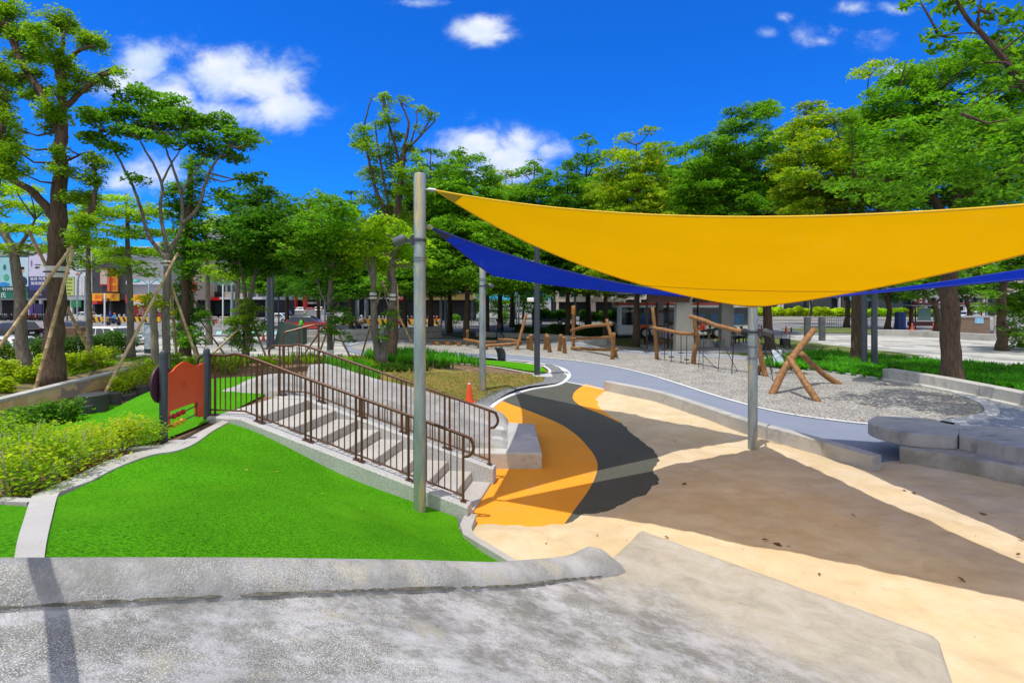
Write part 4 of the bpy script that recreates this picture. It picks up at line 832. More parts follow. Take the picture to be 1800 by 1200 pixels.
c10 = [(545,372,44,28),(585,368,42,28),(560,412,50,30),(606,405,42,30),(525,418,36,28),(540,448,40,22),(590,445,42,24),(622,432,30,24),(570,475,34,16),(615,470,30,18),(505,440,26,20),(565,345,30,16)]
px_tree('golden_rain_tree', 'leafy tree with white painted trunk foot and stakes, left of the wide forked tree', 22.0, (580,640), [([(580,640),(580,580),(580,520),(583,470)], .13, .09), ([(582,490),(568,440),(556,390)], .07, .02), ([(583,475),(595,430),(606,385)], .07, .02), ([(580,540),(566,520),(558,490),(545,440)], .06, .02)], shade(c10, 16, 13) + [(560,410,62,46),(600,430,50,36),(530,445,40,30)], 'mid', 'grey', .14, .40, depth=1.5, seed=13, cov=2.2, droop=.35)
make_c = [(588,540,16,10),(600,560,20,12),(585,580,20,12),(610,595,14,9),(596,525,14,8)]
px_tree('trunk_shoots', 'loose green shoots growing round the staked trunk left of the forked tree', 21.6, (583,640), [([(583,640),(588,585),(592,540)], .03, .015)], make_c, 'fresh', 'grey', .13, .3, depth=.3, seed=14, cov=1.5, kind_cat='shoots', group='shrubs and shoots')
c9 = [(640,232,24,18),(628,250,24,10),(676,178,17,18),(684,206,19,18),(700,236,20,16),(655,276,18,12),(709,172,9,7),(736,190,12,9),(757,200,12,14),(648,302,22,10),(700,292,26,14),(735,225,10,8),(668,222,10,10),(720,262,16,12),(660,320,20,12),(690,330,30,18),(678,362,34,18),(704,382,36,20),(648,348,26,16),(722,335,22,16),(738,300,20,14),(700,300,18,14),(655,385,28,14),(690,265,30,20),(665,300,30,18),(715,330,30,20),(690,395,44,20),(735,275,18,12),(745,330,20,16),(650,260,20,14)]
px_tree('lopped_tree', 'lopped tree with bare upper branches against the sky, left of the tall post', 27.0, (690,615), [([(690,615),(692,520),(684,430),(700,360),(706,300),(712,255)], .24, .13), ([(706,300),(690,240),(676,190),(672,165)], .09, .03), ([(712,255),(718,215),(704,180),(702,168)], .08, .03), ([(715,262),(735,243),(766,212)], .08, .03), ([(738,240),(757,208),(758,196)], .05, .02), ([(722,252),(732,215),(732,195)], .05, .02), ([(684,390),(660,330),(648,280),(640,225),(655,165)], .10, .025), ([(686,380),(672,300),(662,245),(660,215)], .07, .03), ([(700,350),(686,280),(684,225)], .06, .02)], shade(c9, 12, 15), 'camphor', 'brown', .11, .28, depth=1.2, seed=15, cov=1.7, flat=.4)
c12 = [(660,428,52,22),(706,436,40,22),(640,452,40,18),(728,458,26,16),(690,462,44,16),(645,405,34,16),(690,405,36,16),(720,418,24,14),(668,385,30,14),(630,432,28,14)]
px_tree('golden_rain_tree', 'tree with a wide forked trunk and bamboo props beside the tall post', 20.5, (668,645), [([(668,645),(660,580),(656,520),(656,470),(646,420)], .17, .06), ([(669,640),(682,580),(690,520),(690,455),(700,420)], .16, .06), ([(656,500),(648,470),(636,430)], .08, .03)], shade(c12, 14, 16), 'lime', 'grey', .13, .38, depth=1.3, seed=16, cov=2.0, flat=.2, droop=.3)
make_c = [(684,545,14,9),(690,570,16,10),(680,590,12,8),(672,500,14,8)]
px_tree('trunk_shoots', 'green shoots sprouting from the right stem of the forked tree', 20.2, (680,640), [([(680,640),(682,590),(686,545)], .02, .012)], make_c, 'fresh', 'grey', .12, .28, depth=.2, seed=17, cov=1.3, kind_cat='shoots', group='shrubs and shoots')

# pointed evergreen terminalias across the middle: one of each form, then copies
def conic(name, label, base, h, rad, seed, leaf, trunk_r=.2, z0=.33, lsize=.17, tiers_n=10, point=1.0, group='pointed evergreen trees across the park'):
    r = random.Random(seed); cl = []; limbs = [([base + Vector((0, 0, -.1)), base + Vector((r.uniform(-.1, .1), 0, h * .35)), base + Vector((r.uniform(-.2, .2), r.uniform(-.2, .2), h * .7)), base + Vector((0, 0, h * .97))], trunk_r, .03)]
    for i in range(tiers_n):
        t = i / (tiers_n - 1); z = h * (z0 + (1 - z0) * t * .97); R = rad * (1 - t ** 1.25 * point * .9) * r.uniform(.8, 1.15); n = max(1, int(7.5 * R / rad + .8)); a0 = r.uniform(0, 6)
        for k in range(n):
            a = a0 + k * 6.283 / n + r.uniform(-.3, .3); q = R * r.uniform(.5, .8) if n > 1 else 0; c = base + Vector((q * math.cos(a), q * math.sin(a), z + r.uniform(-.25, .25)))
            s = max(.55, R * r.uniform(.40, .58)); cl.append((tuple(c), (s, s, s * .5)))
            if R > .9: limbs.append(([base + Vector((0, 0, z - .5)), base + Vector((q * .5 * math.cos(a), q * .5 * math.sin(a), z - .3)), c], .05, .015))
    return make_tree(name, label, base, limbs, cl, LEAF[leaf], BARK['brown'], lsize, .5, cov=2.5, seed=seed, flat=.18, twigs=False, group=group)
P0 = [conic('evergreen_tree', 'x', Vector((0, 0, 0)), 13.5, 4.3, 21, 'deep'), conic('evergreen_tree', 'x', Vector((0, 0, 0)), 13.0, 4.6, 22, 'mid', point=.85), conic('evergreen_tree', 'x', Vector((0, 0, 0)), 12.5, 4.2, 23, 'olive', point=.8), conic('evergreen_tree', 'x', Vector((0,0,0)), 13.2, 4.4, 24, 'fresh', point=.9)]
spots = [ # px, py of the foot, distance, py of the top, form, label
 (617,592,44,330,0,'dark pointed evergreen behind the leafy trees left of the tall post'), (712,585,46,300,3,'evergreen whose trunk stands just left of the tall galvanised post'), (757,583,46,255,0,'evergreen with a thick trunk just right of the tall galvanised post'),
 (790,580,52,268,3,'evergreen behind the curved twin lamp'), (820,590,42,262,1,'evergreen on a slim straight trunk left of the short galvanised post'), (856,582,47,285,0,'evergreen behind the short galvanised post'), (879,577,54,300,2,'evergreen whose trunk rises beside the walking person'),
 (940,580,48,282,1,'evergreen directly behind the dark lamp post'), (998,580,45,278,0,'evergreen with a dark trunk behind the log frame'), (1034,574,58,240,3,'far evergreen above the white signed shop'), (1064,585,44,300,2,'evergreen rising over the blue sail right of the log frame'), (1118,606,37,232,2,'broad evergreen with a pale leaning trunk by the log frame'),
 (1160,575,55,246,1,'evergreen behind the bus'), (1205,575,50,258,3,'evergreen behind the pavilion columns'), (1262,574,52,240,2,'evergreen above the low corner of the yellow sail'), (560,576,60,345,0,'far dark evergreen above the red columns'), (505,576,62,345,3,'far evergreen left of the red columns'), (900,573,62,300,0,'far evergreen between the lamp posts')]
for i, (px, py, d, top, k, lab) in enumerate(spots):
    b = atd(px, py, d); b.z = H(b.x, b.y) if d < 33 else 0.0; h = CZ + (HY - top) * d / F - b.z; s = h / (13.5, 13.0, 12.5, 13.2)[k]
    if i in (0, 2, 4, 1) and False: pass
    o = P0[k]; 
    if o['label'] == 'x': o.location = b; o.rotation_euler = (0, 0, i * 1.3); o.scale = (s, s, s); o['label'] = lab
    else: copy_tree(o, b, i * 1.7 + .4, (s * .95, s * .95, s), lab)

# big spreading trees on the right
def spread(cl, fill, seed): return shade(cl, fill, seed)
px_tree('spreading_tree', 'broad tree with a reddish tinge behind the middle of the yellow sail', 33.0, (1352,640), [([(1352,640),(1350,560),(1345,470),(1330,380),(1318,290)], .32, .10), ([(1345,460),(1290,380),(1255,310)], .14, .04), ([(1335,400),(1380,330),(1400,290)], .14, .04)],
    spread([(1250,252,42,18),(1318,205,40,28),(1288,272,54,26),(1352,250,46,30),(1236,300,46,24),(1300,322,58,26),(1360,318,50,30),(1240,345,46,22),(1400,350,40,26),(1340,360,50,20),(1280,365,50,18),(1285,228,32,16),(1225,280,24,10),(1345,190,24,14),(1210,330,36,26),(1310,400,60,28),(1250,400,56,26),(1380,395,50,26)], 40, 31) + [(1280,300,86,46,1),(1345,290,70,56,1),(1245,350,70,40,1),(1370,350,70,40,1),(1310,360,80,36,0)], 'mid', 'brown', .15, .45, depth=2.6, seed=31, cov=2.4, flat=.2, group='spreading trees on the right')
px_tree('spreading_tree', 'broad olive and orange tinged tree right of the sail middle', 27.0, (1506,640), [([(1506,640),(1506,560),(1503,480),(1490,390),(1470,300)], .30, .10), ([(1500,450),(1550,370),(1580,300)], .15, .05), ([(1492,400),(1430,340),(1400,280)], .13, .04), ([(1525,160),(1528,135),(1545,118)], .03, .012), ([(1500,300),(1524,200),(1525,150)], .06, .02)],
    spread([(1400,232,42,26),(1448,212,44,28),(1500,222,46,30),(1428,278,56,30),(1482,282,56,32),(1532,268,48,32),(1440,332,56,28),(1505,338,56,28),(1400,310,36,24),(1560,330,50,28),(1545,212,36,20),(1470,362,50,18),(1420,190,26,12),(1515,128,24,8),(1545,110,20,8),(1530,365,46,18),(1400,372,40,16),(1460,400,66,26),(1540,400,66,26)], 46, 32) + [(1430,280,80,56,1),(1500,275,80,56,1),(1455,345,84,40,1),(1540,325,70,50,1),(1400,345,50,40,1)], 'olive', 'brown', .14, .42, depth=2.2, seed=32, cov=2.4, flat=.22, group='spreading trees on the right')
px_tree('spreading_tree', 'nearest big tree on the right, thick dark trunk rising from the strap leaved plants', 20.0, (1672,660), [([(1672,660),(1671,580),(1670,500),(1672,420),(1680,330)], .35, .20), ([(1674,400),(1620,310),(1580,230),(1565,180)], .16, .05), ([(1680,340),(1720,250),(1740,160),(1760,110)], .16, .05), ([(1680,330),(1670,240),(1650,160)], .14, .05), ([(1678,360),(1750,310),(1800,270),(1840,240)], .14, .05), ([(1640,345),(1560,318),(1500,312)], .07, .02)],
    spread([(1535,205,40,26),(1518,240,40,28),(1620,180,50,34),(1580,130,36,22),(1725,80,44,24),(1790,90,40,40),(1562,180,44,26),(1600,145,40,28),(1652,125,46,30),(1702,112,46,30),(1760,130,46,36),(1580,240,54,32),(1648,208,56,38),(1722,220,56,38),(1785,240,46,44),(1610,300,56,32),(1690,302,56,34),(1770,318,50,36),(1540,300,40,24),(1820,160,40,50),(1830,290,40,60),(1640,345,60,22),(1730,352,56,22),(1800,370,50,20),(1580,350,50,18),(1690,400,80,24),(1790,420,60,24),(1610,400,70,24)], 56, 33) + [(1600,250,76,66,1.5),(1680,230,86,80,1.5),(1760,240,80,90,1.5),(1640,330,84,40,1.5),(1740,340,84,40,1),(1600,240,90,50,-4),(1690,200,90,50,-5),(1560,310,80,40,-4.5),(1640,290,90,50,-5.5),(1740,290,90,60,-6),(1820,250,90,80,-6.5),(1860,300,90,70,-7),(1580,330,70,30,-3),(1500,330,70,16,-3.5),(1470,318,46,10,-4.2),(1540,292,60,14,-5),(1610,330,60,12,-5.5),(1660,250,60,14,-6),(1520,345,40,10,-5.2)], 'mid', 'brown', .13, .34, depth=1.9, seed=33, cov=2.3, flat=.3, group='spreading trees on the right')
px_tree('spreading_tree', 'tree mostly outside the right edge whose large leaved branch crosses the top right corner', 12.0, (2040,720), [([(2040,720),(2020,520),(1960,330),(1880,230)], .24, .15), ([(1880,230),(1800,152),(1755,92),(1700,30),(1670,-20)], .10, .025), ([(1755,92),(1720,60),(1650,62)], .025, .01), ([(1795,150),(1740,165),(1690,200)], .03, .01), ([(1720,50),(1722,10),(1740,-30)], .03, .01), ([(1880,230),(1850,120),(1820,20)], .08, .02)],
    [(1645,58,24,14),(1668,64,18,10),(1690,8,40,14),(1740,22,34,16),(1762,62,26,14),(1790,18,26,22),(1618,4,14,8),(1775,96,32,16),(1722,110,24,12),(1790,130,24,20),(1690,195,22,10),(1745,160,26,10),(1700,-20,50,16),(1800,60,20,16),(1780,210,26,22),(1795,285,20,30),(1775,330,26,16),(1860,120,60,40),(1900,200,80,50),(1950,260,80,60),(1870,300,50,40)], 'mid', 'brown', .17, .30, depth=.5, seed=34, cov=1.5, flat=.3, droop=.55, aspect=.42, group='spreading trees on the right')
px_tree('spreading_tree', 'dark low tree at the right edge beside the notice board', 34.0, (1762,612), [([(1762,612),(1760,560),(1765,480),(1770,420)], .3, .12)], spread([(1770,470,44,26),(1800,500,50,30),(1745,500,30,16),(1790,545,30,16),(1830,540,40,40),(1760,440,50,26),(1820,440,50,30),(1740,535,20,10),(1780,575,22,12),(1795,598,26,14)], 16, 35), 'fresh', 'brown', .18, .5, depth=1.8, seed=35, cov=2.2, flat=.18, group='spreading trees on the right')
for i, (px, py, d, lab, c) in enumerate([(1488,560,62,'dark forked street tree behind the iron railings', [(1470,500,40,18),(1500,490,40,20),(1440,505,34,14),(1520,510,30,14)]), (1560,574,58,'dark crooked street tree left of the red framed shelter', [(1560,500,44,18),(1600,492,44,18),(1530,512,30,12),(1580,520,34,12)]), (1645,588,50,'dark street tree in front of the red framed shelter', [(1630,500,44,18),(1660,490,44,20),(1610,515,24,10)]), (1702,580,52,'dark forked street tree behind the brick wall', [(1690,500,44,18),(1725,495,44,20),(1750,515,24,10)]), (1423,565,70,'thin street tree behind the dark bollards',[(1425,505,36,14),(1400,512,30,12)]), (1275,585,45,'dark trunked tree beside the pavilion columns',[(1280,480,60,30),(1230,470,50,26),(1330,470,50,28)])]):
    px_tree('street_tree', lab, d, (px, py), [([(px, py), (px + 3, py - 30), (px - 4, py - 60)], .3 if i != 4 else .16, .2 if i != 4 else .1), ([(px - 3, py - 52), (px - 22, py - 72)], .14, .05), ([(px - 3, py - 52), (px + 22, py - 75)], .14, .05)], shade(c + [(x, y - 30, rx, ry + 6) for x, y, rx, ry in c], 8, 40 + i), 'fresh' if i % 2 else 'mid', 'brown', .22, .6, depth=2.0, seed=40 + i, cov=2.2, flat=.2, group='street trees on the right')
# ------------------------------------------------------------------ shrubs, ground cover, stakes, stumps, pots
def shrub(name, label, base, h, r_, leaf, lsize, n, seed, group, stems=7, upright=.6, stem_mat=None, cat='shrub'):
    r = np.random.default_rng(seed); root = thing(name, label, cat, base, group); mb = MB(); C = []
    for k in range(stems):
        a = r.uniform(0, 6.28); q = r_ * r.uniform(.15, .85); hh = h * r.uniform(.72, 1.05); b = Vector(base) + Vector((math.cos(a), math.sin(a), 0)) * q * .25; b.z -= .03
        t = Vector(base) + Vector((math.cos(a) * q, math.sin(a) * q, hh)); mid = b.lerp(t, .5) + Vector((r.normal(0, .03), r.normal(0, .03), 0))
        mb.tube([b, mid, t], [.009 * h / .7, .007 * h / .7, .003], 5)
        m = n // stems; tt = (1 - upright) + upright * r.random(m) ** .75; p = np.array([tuple(b.lerp(t, x)) for x in tt]); sp = r_ * .34 * (1.15 - .7 * (tt - (1 - upright)) / upright)
        C.append(p + r.normal(0, 1, (m, 3)) * sp[:, None] * np.array([1, 1, .7]))
    mb.build('stems', stem_mat or BARK['pale'], root, angle=180); C = np.concatenate(C); C[:, 2] = np.maximum(C[:, 2], base[2] + .04)
    V, Fq = leaf_quads(C, lsize, r, tilt=.7, aspect=.5, droop=.1); raw_mesh('foliage', V, Fq, LEAF[leaf], root); return root
rr = random.Random(12)
PL = [(8,874,.80),(34,858,.82),(66,864,.66),(88,846,.74),(116,838,.70),(22,822,.72),(62,818,.72),(140,822,.72),(166,812,.62),(110,800,.66),(190,800,.62),(216,796,.60),(150,790,.62),(240,788,.72),(6,795,.7),(196,778,.55),(80,786,.6),(262,783,.5)]
words = ['front left corner', 'second along the kerb from the left', 'third along the kerb from the left', 'fourth along the kerb from the left', 'fifth along the kerb from the left', 'second row at the left edge', 'second row behind the third front shrub', 'sixth along the kerb from the left', 'seventh along the kerb from the left', 'second row near the middle', 'eighth along the kerb from the left', 'ninth along the kerb from the left', 'third row near the middle', 'tall yellow topped, by the orange panel', 'back row at the left edge', 'back row nearest the orange panel', 'back row left of the middle', 'the last small one before the granite tip']
for i, (x, y, h) in enumerate(PL):
    b = on(x, y); shrub('planter_shrub', 'leafy yellow green shrub in the kerbed planter, ' + words[i], b, h * rr.uniform(.5, .76), .34 * rr.uniform(.8, 1.1), 'yellow' if i in (3, 7, 8, 11, 13, 10, 0, 9, 12) else 'lime', .046, 640, 60 + i, 'shrubs in the kerbed planter', stems=9, upright=.68)
# leaf litter in the planter
r = np.random.default_rng(5); C = []
for _ in range(900):
    t = rr.random(); x = 0 + 290 * t; y = 884 - 95 * t - rr.random() * 40; p = on(x, y); C.append((p.x, p.y, p.z + .012))
V, Fq = leaf_quads(np.array(C), .05, r, tilt=.3, droop=0); o = raw_mesh('fallen_leaves', V, Fq, M('dry_leaf', (.22, .09, .03), .9, var=.4, scale=30)); o['kind'] = 'stuff'
def px_shrubs(L, name, label, leaf, lsize, n, group, d_h=1.0, stems=8, rad=None, flat=None, upright=.75):
    for i, (x, y, hp, lab) in enumerate(L):
        b = on(x, y) if y > 600 else atd(x, y, 30); h = hp * b.y / F
        shrub(name, label % lab, b, h, (rad or .6) * h if rad else h * .7, leaf, lsize, n, 200 + i + int(x), group, stems=stems, upright=upright)
px_shrubs([(205,694,30,'leftmost, right of the leaning stake'),(228,688,36,'in the middle of the row'),(252,682,44,'next to the mottled trunk'),(262,668,36,'at the back against the mottled trunk')], 'yellow_shrub', 'yellow green shrub behind the black stump row, %s', 'yellow', .075, 1100, 'yellow green shrubs behind the stumps')
px_shrubs([(28,640,34,'at the left edge with yellow tips'),(75,650,26,'in front of the leaning grey trunk'),(20,662,30,'low, lower left'),(50,672,30,'low and pale, left of the tall trunk'),(115,652,30,'just right of the tall trunk'),(145,648,30,'between the tall trunk and the slim one'),(170,644,34,'beside the short prop foot'),(195,636,26,'near the lawn edge'),(95,676,30,'at the foot of the tall trunk'),(12,690,24,'lowest at the left edge')], 'bank_shrub', 'yellow green bank shrub, %s', 'yellow', .10, 900, 'low shrubs on the planted bank', stems=9, upright=.85)
px_shrubs([(70,634,40,'left of the tall trunk'),(105,636,44,'hiding the foot of the tall trunk'),(140,630,42,'right of the tall trunk'),(175,626,38,'by the slim trunk'),(205,621,40,'in front of the white car'),(218,618,36,'at the right end of the row'),(20,640,40,'at the left edge')], 'dark_hedge_shrub', 'dark green clipped shrub before the parked cars, %s', 'hedge', .13, 2600, 'dark clipped shrubs before the parked cars', rad=.75, upright=.9)
px_shrubs([(15,762,38,'at the left edge'),(42,760,42,'second from the left edge'),(75,752,44,'in the middle'),(100,748,44,'next to the black stumps'),(122,742,40,'touching the black stumps')], 'fern', 'feathery green fern beside the pale kerb, %s', 'fresh', .09, 1000, 'ferns below the mural wall', stems=12, upright=.95)
px_shrubs([(300,648,30,'behind the leaning stake'),(340,655,26,'below the column fig'),(372,650,30,'left of the young fig'),(405,655,30,'in front of the young fig'),(280,660,22,'left of the orange panel'),(272,560,40,'high on the mottled trunk')][:5], 'yellow_shrub', 'low leafy shrub at the back of the turf lane, %s', 'lime', .09, 900, 'low shrubs at the back of the lane', stems=9, upright=.9)
px_shrubs([(272,560,38,'high')][:0], 'x', '%s', 'lime', .1, 10, 'x')
b = on(273, 662); mtr = px_tree('mottled_tree', 'short mottled trunk with a yellow green tuft left of the orange panel', b.y, (273, 662), [([(273,662),(272,610),(270,560),(271,535)], .14, .10)], [(262,528,22,10),(285,535,22,12),(272,520,18,9),(290,548,14,9)], 'yellow', 'pale', .11, .3, depth=.4, seed=55, cov=1.6)
# dotted row of grassy plants behind the stairs (nobody could count them)
def blades(name, pts_h, mat, width, seed, per=14, spread=.16, curve=.5):
    r = np.random.default_rng(seed); n = len(pts_h); P = np.repeat(np.array([(p[0], p[1], p[2]) for p in pts_h]), per, 0); Hh = np.repeat(np.array([p[3] for p in pts_h]), per) * r.uniform(.6, 1.15, n * per); m = n * per
    a = r.uniform(0, 2 * np.pi, m); out = r.uniform(.25, 1.0, m) * curve; d = np.stack([np.cos(a), np.sin(a), 0 * a], 1); s = np.stack([-np.sin(a), np.cos(a), 0 * a], 1) * (width * r.uniform(.7, 1.2, m))[:, None]
    up = np.array([0, 0, 1.0]); V = []
    for t, w in ((0, .6), (.35, 1), (.7, .8), (1, .06)):
        c = P + d * (Hh * out * t ** 1.8)[:, None] + up * (Hh * (t - .35 * out * t * t))[:, None] + d * (spread * r.random(m) * 0 + .02)[:, None]
        V += [c - s * w * .5, c + s * w * .5]
    V = np.stack(V, 1).reshape(-1, 3); k = np.arange(m)[:, None] * 8; Fq = np.concatenate([k + np.array([[0, 1, 3, 2]]), k + np.array([[2, 3, 5, 4]]), k + np.array([[4, 5, 7, 6]])])
    o = raw_mesh(name, V, Fq, mat); o['kind'] = 'stuff'; return o
def scatter_px(poly, n, hpx, seed, flatz=None):
    r = random.Random(seed); xs = [p[0] for p in poly]; ys = [p[1] for p in poly]; out = []
    while len(out) < n:
        x, y = r.uniform(min(xs), max(xs)), r.uniform(min(ys), max(ys))
        if inside(poly, np.array([x]), np.array([y]))[0]:
            p = on(x, y) if flatz is None else at(x, y, flatz); out.append((p.x, p.y, p.z, hpx * p.y / F * r.uniform(.8, 1.25)))
    return out
blades('grassy_plants', scatter_px([(255,640),(400,636),(520,630),(640,636),(668,650),(640,655),(520,640),(400,648),(260,658)], 420, 14, 3), LEAF['lime'], .035, 3)
blades('grassy_plants', scatter_px([(570,640),(640,645),(668,668),(660,676),(600,656),(560,648)], 260, 16, 4), LEAF['strap'], .035, 4)
blades('grassy_plants', scatter_px([(640,626),(730,622),(820,634),(850,645),(780,640),(690,640),(640,636)], 420, 16, 5), LEAF['strap'], .035, 5)
blades('grassy_plants', scatter_px([(640,644),(760,640),(800,646),(740,655),(650,655)], 260, 9, 6), LEAF['hedge'], .04, 6)
blades('strap_leaved_plants', scatter_px([(1345,640),(1440,622),(1540,632),(1660,641),(1820,652),(1960,680),(1960,712),(1800,690),(1680,672),(1560,650),(1548,668),(1440,652),(1350,648)], 2600, 14, 7, .0), LEAF['strap'], .055, 7, per=16, curve=.8)
r = np.random.default_rng(9); Q = scatter_px([(690,655),(850,655),(960,660),(955,671),(880,688),(840,708),(800,706),(690,672)], 5200, 2.2, 8); blades('dry_grass_tufts', Q, leaf_mat('dry_grass_blades', (.14, .17, .03), (.30, .26, .07), .2), .012, 8, per=5, curve=.7)
blades('lawn_grass', scatter_px([(0,680),(130,660),(270,625),(180,640),(60,655),(0,665)], 900, 5, 10), LEAF['camphor'], .03, 10, per=6)
# hedges that run along the far road
def hedge(name, label, a, b, w, h, leaf, n, seed, lsize=.16, group=None):
    r = np.random.default_rng(seed); a = Vector(a); b = Vector(b); root = thing(name, label, 'hedge', a, group); d = (b - a); L = d.length; nn = Vector((-d.y, d.x, 0)).normalized()
    t = r.random(n); s = r.uniform(-.5, .5, n); z = r.random(n) ** .6; prof = 1 - .25 * (2 * s) ** 2; lump = 1 + .16 * np.sin(t * L * 1.7 + seed) + .1 * np.sin(t * L * 4.1)
    C = np.array(a) + t[:, None] * np.array(d) + (s * w)[:, None] * np.array(nn) + np.stack([0 * t, 0 * t, z * h * prof * lump], 1)
    V, Fq = leaf_quads(C, lsize, r, tilt=.8); raw_mesh('foliage', V, Fq, LEAF[leaf], root)
    mb = MB(); mb.beam(a + Vector((0, 0, h * .3)), b + Vector((0, 0, h * .3)), w * .7, h * .6); mb.build('stems', M('hedge_core', (.02, .03, .01), .95), root); return root
hedge('hedge', 'dark low hedge along the plaza lawn left of the log frame', at(905,592), atd(1000,590,46), 1.2, .95, 'hedge', 9000, 1)
hedge('hedge', 'dark low hedge along the plaza lawn behind the log frame', atd(1002,590,46), atd(1085,590,46), 1.2, .95, 'hedge', 8000, 2)
hedge('hedge', 'dark hedge in front of the bus', atd(1088,588,45), atd(1200,588,45), 1.2, 1.1, 'hedge', 9000, 3)
hedge('hedge', 'bright flowering hedge in the road median right of the yellow sail corner', atd(1300,556,84), atd(1480,556,84), 2.0, 1.4, 'yellow', 14000, 4, .3)
hedge('hedge', 'bright hedge in the road median left of the red framed shelter', atd(1484,556,84), atd(1665,557,84), 2.0, 1.3, 'lime', 12000, 5, .3)
hedge('hedge', 'light green clipped hedge under the dark parked car', atd(935,560,66), atd(995,560,66), 1.5, 1.2, 'mid', 7000, 6, .22)
hedge('hedge', 'light green clipped hedge below the white signed shop', atd(1022,566,64), atd(1092,564,66), 1.5, 1.3, 'mid', 8000, 7, .22)
for i, (x, y, hp, lab) in enumerate([(1028,548,22,'left of the shop door'),(1062,546,20,'right of the shop door'),(886,556,22,'round topped, left of the dark parked car'),(850,560,18,'beside the ramp'),(800,560,16,'by the dark shop wall'),(1090,544,18,'beside the bus roof')]):
    b = atd(x, y, 70); b.z = 0; shrub('street_shrub', 'round street shrub, ' + lab, b, hp * 70 / F, hp * 70 / F * .62, 'mid', .22, 700, 300 + i, 'round shrubs by the far shops', upright=.9)
for i, (x, y, hp, lab) in enumerate([(850,545,60,'left of the lamp posts'),(905,545,70,'between the short post and the lamp post'),(920,540,46,'behind the dark lamp post'),(970,530,60,'above the dark parked car')]):
    px_tree('street_tree', 'bright green street tree far across the road, ' + lab, 88, (x, 560), [([(x,560),(x,y-20)], .2, .1)], [(x,y-25,30,22),(x-22,y-5,22,18),(x+20,y-8,24,20),(x+5,y-45,20,14)], 'mid', 'brown', .3, .8, seed=70+i, cov=2.2, depth=1.5, group='street trees across the road')

# bamboo stakes: each tied set is one thing
m_bam = M('bamboo_pole', (.42, .29, .15), .6, var=.2, scale=3, second=(.52, .38, .22), mixscale=3, stretch=(2, 2, .6))
m_tie = M('black_tie', (.01, .01, .012), .5); m_wrap = M('white_trunk_wrap', (.62, .62, .58), .8, var=.1, scale=5)
def stakes(label, poles, band=None, r=.04, wrap=None):
    p0 = poles[0][0]; b = on(p0[0], p0[1]) if len(p0) < 3 else atd(*p0); root = thing('tree_stakes', label, 'stakes', b, 'bamboo tree stakes')
    for P in poles:
        Q = [on(q[0], q[1]) - Vector((0, 0, .05)) if len(q) < 3 else atd(*q) for q in P]; a, c = Q[0], Q[-1]; mb = MB(); L = (c - a).length; n = max(4, int(L / .32)); pl = []; rr_ = []
        for k in range(n + 1):
            t = k / n; p = a.lerp(c, t)
            for e, f in ((-.012, 1), (0, 1.16), (.012, 1)): pl.append(p + (c - a).normalized() * e); rr_.append(r * f * (1 - .12 * t))
        mb.tube(pl, rr_, 8); mb.build('pole', m_bam, root)
    for (x, y, d, rad, hh) in band or []:
        c = atd(x, y, d); mb = MB(); mb.lathe(c, [(rad, -hh), (rad + .01, -hh + .01), (rad + .01, hh - .01), (rad, hh)], 16, cap=False); mb.build('trunk_wrap', m_wrap, root)
        mb = MB(); mb.lathe(c, [(rad + .06, -.02), (rad + .07, 0), (rad + .06, .02)], 14, cap=False); mb.build('tie', m_tie, root)
stakes('long bamboo props crossing the tallest tree at the left, white wrap on the trunk', [[(62,684),(120,470,14.9),(128,440,14.8)], [(-15,628,14.2),(95,475,15.0),(140,415,15.2)], [(172,645),(110,520,15.2),(50,405,15.6)]], [(99,478,15.4,.24,.17)], .05)
stakes('bamboo props of the vase shaped tree, one leaning far left over the stumps', [[(180,697),(240,570,17),(312,445,18)], [(312,640),(297,460,17.9)], [(350,640,18.6),(290,470,18.1)]], [(294,463,18,.14,.10)], .05)
stakes('three bamboo props round the low forked tree behind the stairs', [[(352,640),(445,555,23.9)], [(430,636),(448,548,23.8)], [(468,628,24.2),(440,555,24)]], [(437,560,24,.17,.08)], .05)
stakes('thin bamboo props behind the column fig', [[(352,634,25.5),(335,580,25)], [(400,630,26),(350,560,25.5)]], None, .045)
stakes('bamboo props of the white footed tree at the stair rail', [[(530,628),(592,540,21.8)], [(556,634),(588,545,21.9)], [(618,632,22.4),(580,555,22)]], [(580,552,22,.13,.07)], .045)
stakes('bamboo props of the wide forked tree, crossing above the white wraps', [[(633,632),(655,560,20.1),(674,495,20.3)], [(722,600,20.9),(672,495,20.4)], [(700,560,20.6),(698,500,20.6)]], [(656,520,20.3,.13,.13), (690,522,20.3,.12,.13)], .045)
mb = MB(); c = on(580, 640); mb.lathe(c + Vector((0, 0, -.1)), [(.155, 0), (.15, .2), (.145, .62), (.14, .66)], 14, cap=False); t = [o for o in COL.objects if o.get('label', '').startswith('leafy tree with white painted')][0]
mb.build('paint_band', m_wrap, t)
# black rubber stumps along the kerb
m_black = M('black_rubber', (.05, .052, .055), .6, var=.12, scale=4)
for i, (x, y, w, h, lab) in enumerate([(163,718,46,26,'largest, nearest'),(196,708,28,18,'second, leaning on the largest'),(150,724,26,12,'lowest, left of the largest'),(250,693,24,16,'tallest at the far end'),(220,699,30,7,'flat, mid row'),(240,691,30,7,'flat, near the far end'),(212,692,26,6,'flat, behind the mid row')]):
    b = on(x, y); rr0 = w * .5 * b.y / F; hh = h * b.y / F; t = thing('stepping_stump', 'black rubber stepping stump beside the pale kerb, ' + lab, 'stump', b, 'black stepping stumps'); mb = MB()
    mb.lathe(b - Vector((0, 0, .1)), [(rr0, 0), (rr0, .1 + hh - .02), (rr0 - .02, .1 + hh), (.01, .1 + hh)], 20); mb.build('stump', m_black, t)
